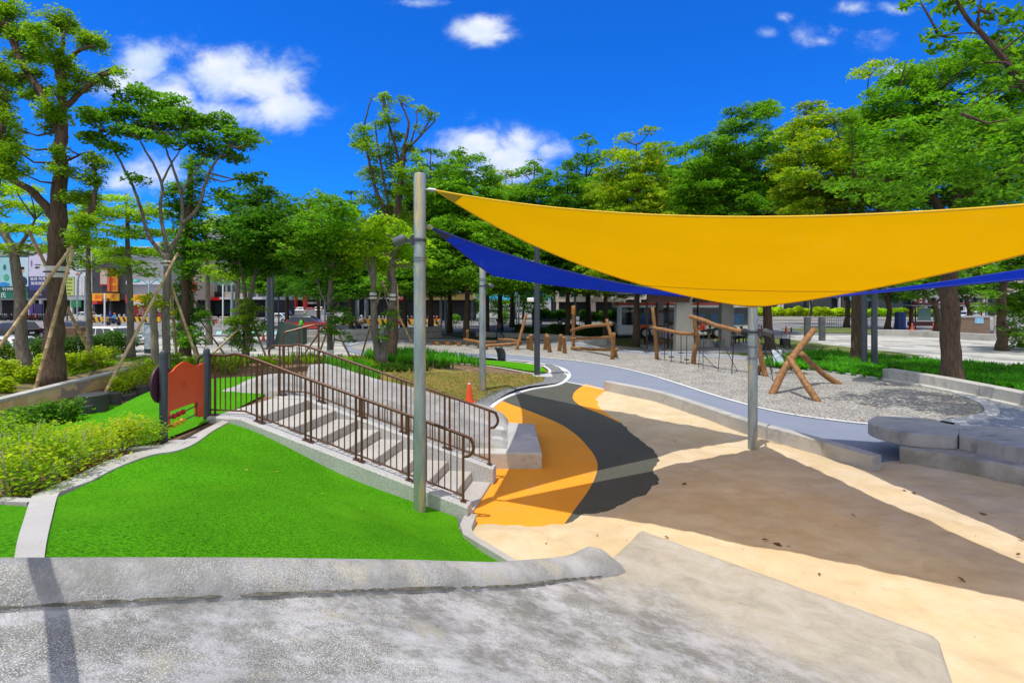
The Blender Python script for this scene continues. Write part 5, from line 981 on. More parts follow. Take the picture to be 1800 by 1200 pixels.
# retaining wall with a painted mural
def mural():
    top = [(-60,716),(0,703),(65,687),(130,671),(200,655),(270,638),(330,628)]
    line = [at(x, y, .95) for x, y in top]; root = thing('mural_wall', 'curved retaining wall painted tan and grey, with a white coping, below the bank', 'wall', (line[0].x, line[0].y, 0))
    L2 = smooth_line(line, 6); rows = []
    m = M('mural_paint', (.58, .40, .20), .8, var=.1, scale=1.5, second=(.33, .27, .22), mixscale=.22, lo=.49, hi=.51, tint=((.66, .50, .28), .35, .55, .56), detail=1)
    for p in L2: q = Vector((p.x - .25, p.y + .12, 0)); rows.append([Vector((p.x, p.y, -.2)), Vector((p.x, p.y, .9)), Vector((q.x, q.y, .9)), Vector((q.x, q.y, -.2))])
    mb = MB(); mb.grid(rows); mb.build('wall_face', m, root, angle=30)
    rows = []
    for p in L2: q = Vector((p.x - .29, p.y + .14, 0)); rows.append([Vector((p.x + .02, p.y, .9)), Vector((p.x + .02, p.y, .97)), Vector((q.x, q.y, .97)), Vector((q.x, q.y, .9))])
    mb = MB(); mb.grid(rows); mb.build('coping', m_kerb, root, angle=30)
    for i, (x, y) in enumerate([(100,712),(165,690),(182,686),(226,676),(234,664),(118,704)]):
        d = at(x - 8, 690 - (x - 60) * .24, .9).y; p = atd(x, y - 8, d - .02); mb = MB(); mb.lathe(p, [(.03, -.01), (.035, .01)], 8, axis=(.8, -.6, 0)); mb.build('weep_hole', m_black, root)
mural()
# ------------------------------------------------------------------ timber play course, signs, cones, panel, people
m_log = M('round_timber', (.25, .115, .035), .6, var=.25, scale=2.5, second=(.33, .165, .06), mixscale=5, bump=.3, bscale=20, stretch=(3, 3, .7), tint=((.22, .10, .04), 3, .58, .7))
m_rope = M('black_rope', (.02, .02, .025), .8)
_lr = np.random.default_rng(77)
def log(root, pts_, r0, r1=None, name='log', wob=.004):
    r0 *= .86; r1 = r1 * .86 if r1 else None
    P = smooth_line(pts_, 6) if len(pts_) > 2 else [Vector(pts_[0]).lerp(Vector(pts_[1]), k / 8) for k in range(9)]; n = len(P); r1 = r1 or r0 * .92; mb = MB()
    d0 = (P[1] - P[0]).normalized(); d1 = (P[-1] - P[-2]).normalized()
    P = [P[0]] + [P[0] + d0 * .015] + [p + Vector(_lr.normal(0, wob, 3)) for p in P[1:-1]] + [P[-1] - d1 * .015] + [P[-1]]
    rr_ = [r0 + (r1 - r0) * i / (len(P) - 1) for i in range(len(P))]; rr_[0] *= .86; rr_[-1] *= .86
    mb.tube(P, rr_, 12); return mb.build(name, m_log, root, angle=50)
def G(x, y): return at(x, y, -.04)
def U(x, y, d): return atd(x, y, d)
f1 = thing('climbing_frame', 'round timber frame with three rails and a striped pole, in the gravel', 'climbing frame', at(1008, 615))
d0, d1 = at(1008, 615).y, at(1080, 630).y
pole = log(f1, [G(1008, 615), U(1008, 537, d0)], .14, .12)
mb = MB()
for k in range(4): mb.tube([U(1008, 538 + k * 3.6, d0) + Vector((math.cos(a) * .128, math.sin(a) * .128, -a * .02)) for a in [j * .5 for j in range(14)]], .022, 5)
mb.build('stripe', M('orange_rope', (.75, .28, .02), .7), pole)
log(f1, [G(1084, 629), U(1075, 595, d1 + .2), U(1066.5, 561, d1 + .5)], .13, .11); log(f1, [G(1076, 633), U(1079, 585, at(1076, 633).y)], .13, .12)
log(f1, [U(1004, 581.5, d0 - .3), U(1020, 576, d0 - 1.4), U(1040, 572.5, d0 - 2.6), U(1075, 570, d1 + .2)], .12); log(f1, [U(1004, 595, d0 - .3), U(1040, 594.5, d0 - 2), U(1073, 592, d1 + .3)], .11); log(f1, [U(1004, 611.5, d0 - .3), U(1050, 614, d0 - 2), U(1086, 614.5, d1 - .2)], .12)
f2 = thing('balance_beams', 'low timber balance beams with one tall leaning post, in the gravel', 'balance beam', at(850, 612))
db = at(842, 613).y
for P in ([G(822, 608), U(822, 580, at(822, 608).y)], [G(842, 613), U(842, 600, db)], [G(855, 615), U(855, 607, at(855, 615).y)], [G(880, 610), U(880, 597, at(880, 610).y)], [G(908, 616), U(925, 552, at(908, 616).y + 1)]): log(f2, P, .13, .11, 'post')
log(f2, [U(816, 596.5, at(822, 608).y - .2), U(845, 601, db), U(872, 601.5, db + 1)], .12, name='beam'); log(f2, [U(850, 608, db - .3), U(885, 605.5, db - .6), U(917, 602.5, db - .3)], .12, name='beam'); log(f2, [U(876, 596, db + 1), U(900, 597.5, db + .5), U(917, 601, db)], .11, name='beam')
for i, (a, b, c, e, lab) in enumerate([((935,617,933,588),(929,615,929,592),0,0,'left pair'),((958,616,961,587),(967,620,962,590),0,0,'middle pair'),((983,618,986,588),(993,622,991,592),0,0,'right pair')]):
    for q, w in ((a, 'behind'), (b, 'in front')):
        o = thing('stepping_post', 'short leaning timber post in the gravel, %s, the one %s' % (lab, w if i else ('on the right' if w == 'behind' else 'on the left')), 'post', at(q[0], q[1]), 'leaning timber posts'); log(o, [G(q[0], q[1]), U(q[2], q[3], at(q[0], q[1]).y)], .16, .14, 'post')
for x, y, lab in [(764,605,'leftmost, at the back'),(769,607,'leftmost, in front'),(782,605,'middle, at the back'),(788,607,'middle, in front'),(800,605.5,'rightmost, at the back'),(807,608,'rightmost, in front')]:
    b = at(x, y); o = thing('timber_stump', 'low round timber stump in the gravel, ' + lab, 'stump', b, 'timber stumps'); log(o, [b - Vector((0, 0, .05)), b + Vector((0, 0, .26))], .21, .21, 'stump', 0)
f3 = thing('rope_course', 'timber rope course of two tall posts, slanting beams and hanging foot rests', 'rope course', at(1190, 638))
d3, d4, d5 = at(1155, 633).y, at(1219, 641).y, at(1340, 661).y
log(f3, [G(1155, 633), U(1152, 590, d3), U(1147, 540, d3)], .14, .10); log(f3, [G(1219, 641), U(1221, 615, d4), U(1226, 597, d4), U(1222, 572, d4), U(1221, 555, d4)], .15, .12)
log(f3, [U(1148, 576, d3 - .2), U(1175, 581, d3 - .8), U(1195, 585.5, d4 + .6), U(1226, 587, d4 - .2)], .12); log(f3, [U(1213, 556, d4 - .2), U(1240, 564, d4 - 1), U(1260, 572, d4 - 2), U(1316, 585.5, d5 + .6), U(1334, 588, d5)], .13)
log(f3, [G(1346, 663), U(1338, 630, d5), U(1327, 588, d5)], .14, .12); log(f3, [G(1331, 660), U(1338, 640, d5)], .12)
mb = MB(); mb.tube([U(1307, 583, d5 + .8), U(1321, 586.5, d5 + .4)], .17, 12); mb.build('end_collar', m_rope, f3)
for k, (x, y0, y1, y2) in enumerate([(1168,582,613,631),(1180,584,627,638),(1197,586,620,640),(1207,587,632,642)]):
    d = d3 + (d4 - d3) * (x - 1155) / 64; mb = MB(); mb.tube([U(x, y0, d), U(x, y1, d)], .02, 5); mb.tube([U(x, y1, d), G(x, y2)], .02, 5); mb.lathe(U(x, y1, d), [(.14, -.02), (.14, .02)], 12); mb.build('foot_rest', m_rope, f3)
mb = MB()
def rope(*P): mb.tube([Vector(p) for p in P], .017, 5)
for (x0, y0, x1, y1) in [(1231,590,1228,648),(1236,570,1236,650),(1268,575,1262,656),(1292,582,1286,660),(1276,614,1298,655),(1222,610,1262,650),(1222,644,1330,668),(1290,582,1286,656)]: rope(U(x0, y0, d4 - (x0 - 1219) / 120 * (d4 - d5)), G(x1, y1))
for (x0, y0, x1, y1) in [(1330,575,1358,655),(1332,572,1375,655),(1334,570,1395,655),(1338,590,1430,640),(1345,610,1360,672),(1330,588,1412,655),(1340,640,1430,660),(1352,600,1360,640),(1362,655,1440,655),(1372,618,1400,655)]: rope(U(x0, y0, d5), G(x1, y1))
mb.build('climbing_net', m_rope, f3)
f4 = thing('crossed_logs', 'three big crossed leaning logs in the gravel, right of the sand post', 'climbing logs', at(1400, 690))
log(f4, [G(1357, 694), U(1384, 640, at(1357, 692).y + .4), U(1431, 579, at(1357, 692).y + 1.6)], .155, .13); log(f4, [G(1439, 708), U(1412, 668, at(1439, 707).y + .7), U(1386, 627, at(1439, 707).y + 1.6)], .135, .12); log(f4, [G(1477, 677), U(1445, 655, at(1477, 675).y + .1), U(1408, 621, at(1477, 675).y - .5)], .135, .12)
# information boards
def board(name, label, x0, x1, ytop, ybase, z, tilt, face, depth=.06, legs=False, cat='sign'):
    b = at((x0 + x1) / 2, ybase, z) if ybase < 650 else on((x0 + x1) / 2, ybase); d = b.y; w = (x1 - x0) * d / F; h = (ybase - ytop) * d / F; root = thing(name, label, cat, b); mb = MB()
    q = Vector((0, math.sin(tilt), math.cos(tilt))); c = b + Vector((0, 0, h * (.5 if not legs else .7))); R = Matrix((Vector((1, 0, 0)), Vector((0, math.cos(tilt), -math.sin(tilt))), q)).transposed()
    mb.box(c, (w, depth, h * (1 if not legs else .6)), R=R); mb.build('board', m_dkpost, root, bevel=.01)
    if face: mb = MB(); mb.box(c + R @ Vector((0, -depth * .5 - .003, h * .05)), (w * .88, .006, h * (.8 if not legs else .5)), R=R); mb.build('face', face, root)
    if legs:
        for s in (-.4, .4): mb = MB(); mb.tube([b + Vector((w * s, 0, -.05)), b + Vector((w * s, .02, h * .6))], .025, 6); mb.build('leg', m_dkpost, root)
    return root
m_face = M('sign_face', (.62, .66, .70), .4, var=.25, scale=6, second=(.30, .42, .55), mixscale=5)
cv = thing('curved_sign', 'black curved information plinth on the edge of the blue path', 'sign', at(882, 633)); mb = MB(); dd = at(882, 633).y
mb.grid([[U(x, y, dd + o) for x in (xa, xb)] for y, xa, xb, o in ((635, 875, 889, 0), (622, 874, 889, .05), (615, 872, 887, .02), (612, 870, 884, -.1), (610.5, 869, 883, -.35))]); s_ = mb.build('plate', m_dkpost, cv); mo = s_.modifiers.new('solid', 'SOLIDIFY'); mo.thickness = .05
board('information_sign', 'tilted information board with a pale face among the strap leaved plants', 1357, 1377, 613, 645, 0, .35, m_face, legs=False)
board('information_sign', 'dark tilted board standing on the paving behind the low forked tree', 403, 447, 594, 617, 0, .5, M('dark_face', (.03, .05, .05), .4), legs=True)
board('map_totem', 'slim dark totem with a pale map face left of the column fig', 254, 266, 568, 621, 0, 0, m_face)
# traffic cones: one, then copies
m_cone = M('orange_plastic', (.75, .09, .02), .45, var=.1, scale=4); m_refl = M('white_sleeve', (.8, .8, .78), .4)
def cone_proto(loc):
    root = thing('traffic_cone', 'orange traffic cone on the dry lawn beside the dark gravel', 'traffic cone', loc, 'traffic cones'); mb = MB(); mb.box((0, 0, .02), (.38, .38, .04)); mb.build('base', m_cone, root, world=False, bevel=.01)
    mb = MB(); mb.lathe((0, 0, 0), [(.15, .04), (.135, .08), (.035, .68), (.028, .70), (.01, .70)], 20); mb.build('cone', m_cone, root, world=False); mb = MB(); mb.lathe((0, 0, 0), [(.051, .60), (.048, .60), (.04, .66), (.042, .66)], 20, cap=False); mb.build('sleeve', m_refl, root, world=False); return root
cp = cone_proto(on(825, 709))
for x, y, lab in [(463,598,'left of the twin dark posts'),(1339,585,'on the road edge behind the sand post'),(1382,585,'on the road edge right of the sand post'),(1573,576,'beside the blue kiosk'),(1603,580,'left in front of the red framed shelter'),(1641,580,'right in front of the red framed shelter'),(145,606,'between the dark car and the white car'),(268,600,'by the map totem')]:
    copy_tree(cp, at(x, y), None, None if y > 590 else 1.1, 'orange traffic cone ' + lab)
# play panel
def panel():
    A, B = Vector((-4.9, 7.2, 0)), Vector((-5.07, 8.5, 0)); root = thing('play_panel', 'orange wavy play panel with red and yellow beads between two dark posts', 'play panel', (-4.95, 7.8, 1.38))
    ax = (B - A).normalized(); nn = Vector((ax.y, -ax.x, 0))                # towards +x
    def pp(x, y, off=0.0):
        k = (x - CX) / F; t = (k * A.y - A.x) / ((B.x - A.x) - k * (B.y - A.y)); d = A.y + t * (B.y - A.y); return atd(x, y, d) + nn * off
    for P, yt, yb in ((A, 616, 782), (B, 612, 745)):
        x = CX + F * P.x / P.y; zt = CZ - (yt - HY) / F * P.y; zb = H(P.x, P.y) - .1; mb = MB(); mb.lathe((P.x, P.y, zb), [(.052, 0), (.052, zt - zb - .05), (.045, zt - zb - .02), (.025, zt - zb)], 18); po = mb.build('post', m_dkpost, root)
        mb = MB(); mb.lathe((P.x, P.y, zt - .10), [(.054, -.006), (.056, 0), (.054, .006)], 18, cap=False); mb.build('collar', m_black, po)
    m_op = M('orange_panel', (.70, .075, .005), .45, var=.04, scale=2); m_pp = M('purple_panel', (.075, .025, .05), .5)
    top = smooth_line([pp(x, y) for x, y in [(293,655),(303,653),(311,644),(326,635),(340,641),(348,642),(358,638)]], 5)
    low = [pp(x, y) for x, y in [(358,731),(352,733),(345,731),(344,707),(318,716),(299,723),(300,752),(293,756)]]
    mb = MB(); mb.plate(top + low, nn * -.025); mb.build('panel', m_op, root, angle=30)
    em = MB(); c = pp(323, 675, .004); em.tube([c + ax * (.045 * math.cos(a)) + Vector((0, 0, .05 * math.sin(a))) for a in [j * .628 for j in range(10)]], .004, 5, closed=True); em.build('emblem', M('emblem_orange', (.60, .09, .01), .5), root)
    mb = MB(); c = pp(294, 674, -.08); mb.lathe(c, [(.01, -.012), (.27, -.012), (.27, .012), (.01, .012)], 36, axis=nn); mb.build('disc', m_pp, root)
    for (x0, y0, x1, y1, col, nm) in ((296,735,346,712,(.45, .01, .012),'red_bead'), (296,750,346,727,(.75, .45, .01),'yellow_bead')):
        mb = MB(); mb.tube([pp(x0, y0, .01), pp(x1, y1, .01)], .010, 8); bar = mb.build('bead_bar', m_black, root); mt = M(nm, col, .35)
        for k in range(3): x = x0 + 8 + k * 8; y = y0 + (y1 - y0) * (x - x0) / (x1 - x0); mb = MB(); mb.ball(pp(x, y, .01), .042, 14, 8); mb.build('bead', mt, bar)
    mb = MB(); mb.tube([pp(345, 706, .01), pp(345, 731, .01)], .008, 6); mb.build('bar_end', m_black, root)
panel()

# people
SKIN = M('skin', (.42, .24, .15), .6); HAIR = M('black_hair', (.012, .010, .009), .6)
POSES = {
 'stand': dict(pel=(0,0,.90), chest=(0,.0,1.28), neck=(0,.01,1.46), head=(0,.02,1.60), sl=(-.18,0,1.40), el=(-.25,.0,1.12), hl=(-.24,.07,.88), sr=(.18,0,1.40), er=(.25,.0,1.12), hr=(.24,.07,.88), kl=(-.10,.02,.48), al=(-.11,-.02,.08), tl=(-.12,.13,.03), kr=(.10,.02,.48), ar=(.11,-.02,.08), tr=(.12,.13,.03)),
 'walk': dict(pel=(0,0,.88), chest=(0,.10,1.25), neck=(0,.17,1.42), head=(0,.22,1.55), sl=(-.18,.12,1.37), el=(-.24,-.02,1.13), hl=(-.24,.10,.98), sr=(.18,.14,1.37), er=(.25,.22,1.12), hr=(.22,.42,1.08), kl=(-.10,.20,.50), al=(-.10,.26,.10), tl=(-.10,.42,.04), kr=(.10,-.08,.48), ar=(.10,-.40,.16), tr=(.10,-.36,.03)),
 'sit': dict(pel=(0,0,.50), chest=(0,.06,.88), neck=(0,.09,1.05), head=(0,.13,1.18), sl=(-.18,.07,1.0), el=(-.26,.16,.76), hl=(-.16,.38,.72), sr=(.18,.07,1.0), er=(.26,.16,.76), hr=(.16,.38,.72), kl=(-.13,.44,.50), al=(-.13,.46,.08), tl=(-.13,.60,.04), kr=(.13,.44,.50), ar=(.13,.46,.08), tr=(.13,.60,.04)),
 'ride': dict(pel=(0,-.1,.80), chest=(0,-.02,1.16), neck=(0,.02,1.33), head=(0,.05,1.47), sl=(-.18,0,1.28), el=(-.27,.16,1.08), hl=(-.25,.42,1.02), sr=(.18,0,1.28), er=(.27,.16,1.08), hr=(.25,.42,1.02), kl=(-.17,.30,.72), al=(-.16,.26,.32), tl=(-.16,.40,.28), kr=(.17,.30,.72), ar=(.16,.26,.32), tr=(.16,.40,.28))}
def person(label, loc, rot, pose, shirt, trousers, group=None, vest=None, helmet=None, bag=None, hgt=1.7, sleeves=True):
    J = {k: Vector(v) for k, v in POSES[pose].items()}; root = thing('person', label, 'person', loc, group, rot); s = hgt / 1.7; root.scale = (s, s, s)
    names = ['pel', 'chest', 'neck', 'head', 'sl', 'el', 'hl', 'sr', 'er', 'hr', 'kl', 'al', 'tl', 'kr', 'ar', 'tr', 'hipl', 'hipr', 'crown', 'jaw']
    J['hipl'] = J['pel'] + Vector((-.09, 0, -.04)); J['hipr'] = J['pel'] + Vector((.09, 0, -.04)); up = (J['head'] - J['neck']).normalized(); J['crown'] = J['head'] + up * .11; J['jaw'] = J['head'] - up * .06 + Vector((0, .03, 0))
    R = dict(pel=.135, chest=.145, neck=.058, head=.088, sl=.062, el=.044, hl=.032, sr=.062, er=.044, hr=.032, kl=.062, al=.042, tl=.036, kr=.062, ar=.042, tr=.036, hipl=.095, hipr=.095, crown=.06, jaw=.06)
    E = [('pel','chest'),('chest','neck'),('neck','jaw'),('jaw','head'),('head','crown'),('chest','sl'),('sl','el'),('el','hl'),('chest','sr'),('sr','er'),('er','hr'),('pel','hipl'),('hipl','kl'),('kl','al'),('al','tl'),('pel','hipr'),('hipr','kr'),('kr','ar'),('ar','tr')]
    me = bpy.data.meshes.new('b'); me.from_pydata([J[n] for n in names], [(names.index(a), names.index(b)) for a, b in E], []); o = bpy.data.objects.new('b', me); COL.objects.link(o)
    o.modifiers.new('skin', 'SKIN'); sub = o.modifiers.new('sub', 'SUBSURF'); sub.levels = 1
    for i, n in enumerate(names): v = me.skin_vertices[0].data[i]; v.radius = (R[n], R[n] * (.72 if n in ('pel', 'chest') else 1)); v.use_root = n == 'pel'
    dg = bpy.context.evaluated_depsgraph_get(); dg.update(); bm_ = bpy.data.meshes.new_from_object(o.evaluated_get(dg)); bpy.data.objects.remove(o)
    zone = {('pel','chest'):0,('chest','neck'):0,('chest','sl'):0,('chest','sr'):0,('sl','el'):0,('sr','er'):0,('el','hl'):0 if sleeves == 2 else 2,('er','hr'):0 if sleeves == 2 else 2,('neck','jaw'):2,('jaw','head'):2,('head','crown'):2,('pel','hipl'):1,('pel','hipr'):1,('hipl','kl'):1,('hipr','kr'):1,('kl','al'):1,('kr','ar'):1,('al','tl'):3,('ar','tr'):3}
    mb = MB(); mb.v = [tuple(v.co) for v in bm_.vertices]
    for p in bm_.polygons:
        c = p.center; best = None
        for (a, b), z in zone.items():
            A, B = J[a], J[b]; t = max(0, min(1, (c - A).dot(B - A) / (B - A).length_squared)); q = (c - A.lerp(B, t)).length - .5 * (R[a] * (1 - t) + R[b] * t)
            if best is None or q < best[0]: best = (q, z)
        z = best[1]; z = 1 if (z == 0 and c.z < J['pel'].z + .02 and pose != 'sit') else z
        mb.f.append(tuple(p.vertices)); mb.mi.append(z)
    bpy.data.meshes.remove(bm_); mb.cur = 2
    for h, e in (('hl', 'el'), ('hr', 'er')):
        d = (J[h] - J[e]).normalized(); sd = d.cross(Vector((0, 0, 1)) if abs(d.z) < .8 else Vector((0, 1, 0))).normalized(); n2 = sd.cross(d)
        mb.tube([J[h], J[h] + d * .05, J[h] + d * .09], [.03, .038, .03], 6)
        for k, L_ in enumerate((.065, .075, .07, .055)): a = J[h] + d * .085 + sd * (k - 1.5) * .019; mb.tube([a, a + d * L_ * .55, a + d * L_ * .8 - n2 * .02], [.009, .009, .006], 5)
        a = J[h] + d * .03 + sd * .036; mb.tube([a, a + d * .03 + sd * .02, a + d * .06 + sd * .022], [.011, .010, .007], 5)
    f = J['head'] + Vector((0, .085, -.01)); mb.tube([f + Vector((0, -.005, .02)), f + Vector((0, .018, -.015))], [.01, .014], 5)
    for sx in (-1, 1): mb.ball(J['head'] + Vector((.085 * sx, .0, 0)), (.014, .025, .035), 6, 5)
    sh = M('cloth_%02d%02d%02d' % tuple(int(c * 99) for c in shirt), shirt, .9, var=.2, scale=12, bump=.3); tr = M('cloth_%02d%02d%02d' % tuple(int(c * 99) for c in trousers), trousers, .9, var=.2, scale=12, bump=.3)
    mb.build('body', [sh, tr, SKIN, M('shoe_black', (.03, .03, .03), .6)], root, world=False, angle=180)
    mb = MB()
    for sx in (-1, 1): mb.ball(J['head'] + Vector((.033 * sx, .082, .015)), (.012, .008, .008), 6, 4)
    mb.build('eyes', M('eye_dark', (.02, .015, .012), .3), root, world=False)
    mb = MB(); mb.ball(J['head'] + up * .045 + Vector((0, -.022, 0)), (.100, .108, .10), 12, 8); mb.build('hair', HAIR, root, world=False)
    if vest: mb = MB(); c = J['chest'].lerp(J['pel'], .35); d = (J['chest'] - J['pel']).normalized(); mb.lathe(c, [(.16, -.24), (.185, -.05), (.18, .16), (.12, .25)], 14, axis=d, cap=False); mb.build('vest', M('cloth_vest_%d' % int(vest[1] * 99), vest, .7, var=.1, scale=8), root, world=False)
    if helmet: mb = MB(); mb.ball(J['head'] + Vector((0, -.01, .045)), (.125, .14, .125), 12, 8); mb.build('helmet', M('helmet_%d' % int(helmet[2] * 99 + helmet[0] * 999), helmet, .25), root, world=False)
    if bag: mb = MB(); d = (J['neck'] - J['pel']).normalized(); mb.box(J['chest'].lerp(J['pel'], .25) + Vector((0, -.2, .02)), (.30, .17, .40)); mb.build('backpack', M('backpack_cloth', bag, .9, var=.2, scale=9), root, world=False, bevel=.05)
    return root
w = at(878, 594.5, -.03); person('person in a checked mauve shirt and jeans with a backpack, walking bent forward', w, rad(90), 'walk', (.24, .13, .20), (.03, .07, .13), bag=(.14, .08, .13))
person('traffic worker in a bright green vest and dark trousers standing on the crossing', atd(371, 588, 48) * 1.0 + Vector((0, 0, -(atd(371, 588, 48).z) - .04)), rad(160), 'stand', (.03, .04, .04), (.02, .02, .025), vest=(.05, .75, .06))
person('worker in a dark jacket and green vest standing by the red car', Vector(((530 - CX) / F * 49, 49, -.05)), rad(170), 'stand', (.02, .03, .03), (.02, .02, .025), vest=(.12, .65, .03))
person('pedestrian in a blue top crossing the far road', Vector(((512 - CX) / F * 84, 84, -.05)), rad(120), 'walk', (.04, .12, .50), (.05, .05, .06))
person('pedestrian in green trousers and a pale top on the far crossing', Vector(((536 - CX) / F * 90, 90, -.05)), rad(30), 'stand', (.55, .42, .38), (.05, .45, .15))
# ------------------------------------------------------------------ vehicles
m_tyre = M('tyre_rubber', (.018, .018, .02), .85); m_rim = M('alloy_rim', (.45, .46, .48), .35, metal=.6); m_glass = M('car_glass', (.015, .022, .028), .08, var=0, spec=.8); m_lampw = M('headlamp', (.75, .76, .74), .15); m_lampr = M('tail_lamp', (.45, .01, .012), .25); m_trim = M('black_trim', (.02, .02, .022), .6)
def paint(name, c): return M('car_paint_' + name, c, .3, var=.03, scale=1.5, spec=.5, coat=.6)
CARS = {}
def car_proto(kind, col, mat):
    key = (kind, col)
    if key in CARS: return None
    root = thing('parked_car', 'x', 'car', (0, 0, 0)); L = dict(suv=4.5, sedan=4.6, hatch=4.2)[kind] / 2; W = .90; belt = dict(suv=1.06, sedan=.92, hatch=.98)[kind]; roof = dict(suv=1.66, sedan=1.44, hatch=1.53)[kind]; wr = dict(suv=.36, sedan=.32, hatch=.32)[kind]; ax = L * .60
    arch = lambda cx: [(cx + (wr + .06) * math.cos(a), wr + (wr + .06) * math.sin(a)) for a in [math.pi * k / 8 for k in range(9)]]
    low = [(L - .05, .28)] + [p for p in arch(ax) if p[1] > .27] + [p for p in arch(-ax) if p[1] > .27] + [(-L + .05, .28)]
    topl = [(-L, .55), (-L + .02, belt - .12), (-L + .12, belt)] + ([(-L + .9, belt + .02)] if kind == 'sedan' else []) + [(0, belt), (L * .45, belt - .02), (L - .35, belt - .16), (L - .05, belt - .32), (L, .5)]
    prof = low + topl; secs = []
    mb = MB(); n = len(prof)
    for y, k in ((-W, .0), (-W * .965, .05), (W * .965, .05), (W, 0)): pass
    ys = [(-W + .05, .96), (-W, 1.0), (W, 1.0), (W - .05, .96)]
    vs = []
    for yi, (y, sc) in enumerate(ys):
        for (x, z) in prof: vs.append((x * (sc if yi in (0, 3) else 1), y, z if yi in (1, 2) else .45 + (z - .45) * (1.0 if z < .45 else .985)))
    # order: inner-low faces closed by caps on outer sections; bulge midway
    fs = [tuple(range(n))[::-1], tuple(range(3 * n, 4 * n))]
    for k in range(3): fs += [(k * n + i, k * n + (i + 1) % n, (k + 1) * n + (i + 1) % n, (k + 1) * n + i) for i in range(n)]
    mb.add(vs, fs); body = mb.build('body', mat, root, world=False, angle=35)
    c0, c1, r0, r1 = dict(suv=(-L + .12, L * .42, -L + .38, L * .02), sedan=(-L + .75, L * .42, -L + 1.45, L * .03), hatch=(-L + .14, L * .44, -L + .5, L * .03))[kind]
    w0, w1 = W - .07, W - .24
    def cab(x, z): t = (z - belt) / (roof - belt); xa = c0 + (r0 - c0) * t; xb = c1 + (r1 - c1) * t; return xa, xb, w0 + (w1 - w0) * t
    mb = MB(); z0, z1 = belt - .03, roof; a0 = cab(0, z0); a1 = cab(0, z1 - .06); rt = [(a1[0] + .06, a1[1] - .08, a1[2] - .1)]
    V = []
    for (xa, xb, w), z in ((a0, z0), (a1, z1 - .06), (rt[0], z1)): V += [(xa, -w, z), (xb, -w, z), (xb, w, z), (xa, w, z)]
    mb.add(V, [(8, 9, 10, 11)] + [(k * 4 + i, k * 4 + (i + 1) % 4, k * 4 + 4 + (i + 1) % 4, k * 4 + 4 + i) for k in (0, 1) for i in range(4)]); mb.build('roof', mat, root, world=False, angle=30, bevel=.04)
    def side(xf0, xf1, zf0, zf1, s):
        out = []
        for xf, zf in ((xf0, zf0), (xf1, zf0), (xf1, zf1), (xf0, zf1)):
            z = belt + (roof - .06 - belt) * zf; xa, xb, w = cab(0, z); out.append(Vector((xa + (xb - xa) * xf, s * (w + .006), z)))
        return out
    for s in (-1, 1):
        for (a, b) in ((.05, .30), (.325, .60), (.625, .93)): mb = MB(); q = side(a, b, .06, .90, s); mb.add(q, [(0, 1, 2, 3)]); mb.build('window', m_glass, root, world=False, smooth=False)
    for (f, sg) in ((0, -1), (1, 1)):
        q = []
        for yf, zf in ((-.86, .08), (.86, .08), (.84, .92), (-.84, .92)):
            z = belt + (roof - .06 - belt) * zf; c = cab(0, z); q.append(Vector((c[f] + sg * .006, c[2] * yf, z)))
        mb = MB(); mb.add(q, [(0, 1, 2, 3)]); mb.build('windscreen' if f else 'rear_window', m_glass, root, world=False, smooth=False)
    for sx in (-1, 1):
        for s in (-1, 1):
            mb = MB(); mb.lathe((sx * ax, s * (W - .12), wr), [(wr * .62, -.11), (wr, -.10), (wr, .10), (wr * .62, .11)], 20, axis=(0, 1, 0)); t = mb.build('wheel', m_tyre, root, world=False)
            mb = MB(); mb.lathe((sx * ax, s * (W - .01), wr), [(wr * .62, -.02), (wr * .58, .012), (wr * .1, .016)], 16, axis=(0, s, 0)); mb.build('rim', m_rim, t, world=False)
    for s in (-1, 1):
        mb = MB(); mb.box((L - .10, s * .66, belt - .38), (.16, .36, .14)); mb.build('headlight', m_lampw, root, world=False, bevel=.03); mb = MB(); mb.box((-L + .09, s * .74, belt - .14 + (.12 if kind == 'suv' else 0)), (.18, .24, .20 if kind != 'suv' else .42)); mb.build('tail_light', m_lampr, root, world=False, bevel=.03)
        mb = MB(); mb.box((L * .34, s * (W + .07), belt + .08), (.12, .16, .12)); mb.build('mirror', mat, root, world=False, bevel=.03)
    for sx in (-1, 1): mb = MB(); mb.box((sx * (L - .03), 0, .36), (.12, W * 1.7, .2)); mb.build('bumper', m_trim, root, world=False, bevel=.04); mb = MB(); mb.box((sx * (L + .01), 0, .58), (.03, .38, .14)); mb.build('number_plate', m_lampw, root, world=False)
    CARS[key] = root; return root
COLR = {'white': (.72, .73, .74), 'silver': (.42, .44, .46), 'black': (.012, .013, .016), 'navy': (.015, .03, .07), 'red': (.60, .035, .02), 'grey': (.10, .12, .14)}
def car(px, d, rot, kind, col, label, z=-.05, mat2=None, s=1.0):
    loc = Vector(((px - CX) / F * d, d, z)); r = car_proto(kind, col, paint(col, COLR[col]))
    if r is None: r = copy_tree(CARS[kind, col], loc, rad(rot), s, label)
    else: r.location = loc; r.rotation_euler = (0, 0, rad(rot)); r.scale = (s, s, s); r['label'] = label
    return r
car(208, 38.5, -14, 'suv', 'white', 'white sport utility car with big red tail lamps behind the dark shrubs', -.35)
car(35, 31, -12, 'suv', 'white', 'white sport utility car at the left edge behind the leaning trunk', -.55)
car(112, 46, 172, 'hatch', 'navy', 'dark blue car behind a skip, left of the white car', -.15); car(20, 45, 172, 'hatch', 'black', 'black car at the left edge under the props', -.15)
car(148, 79, 178, 'sedan', 'white', 'white sedan parked before the green box, far across the road')
car(486, 72, 178, 'sedan', 'white', 'white sedan driving on the far road behind the twin dark posts', s=1.0)
rc = car(547, 54, 4, 'suv', 'red', 'red car with a dark blue roof in front of the barriers')
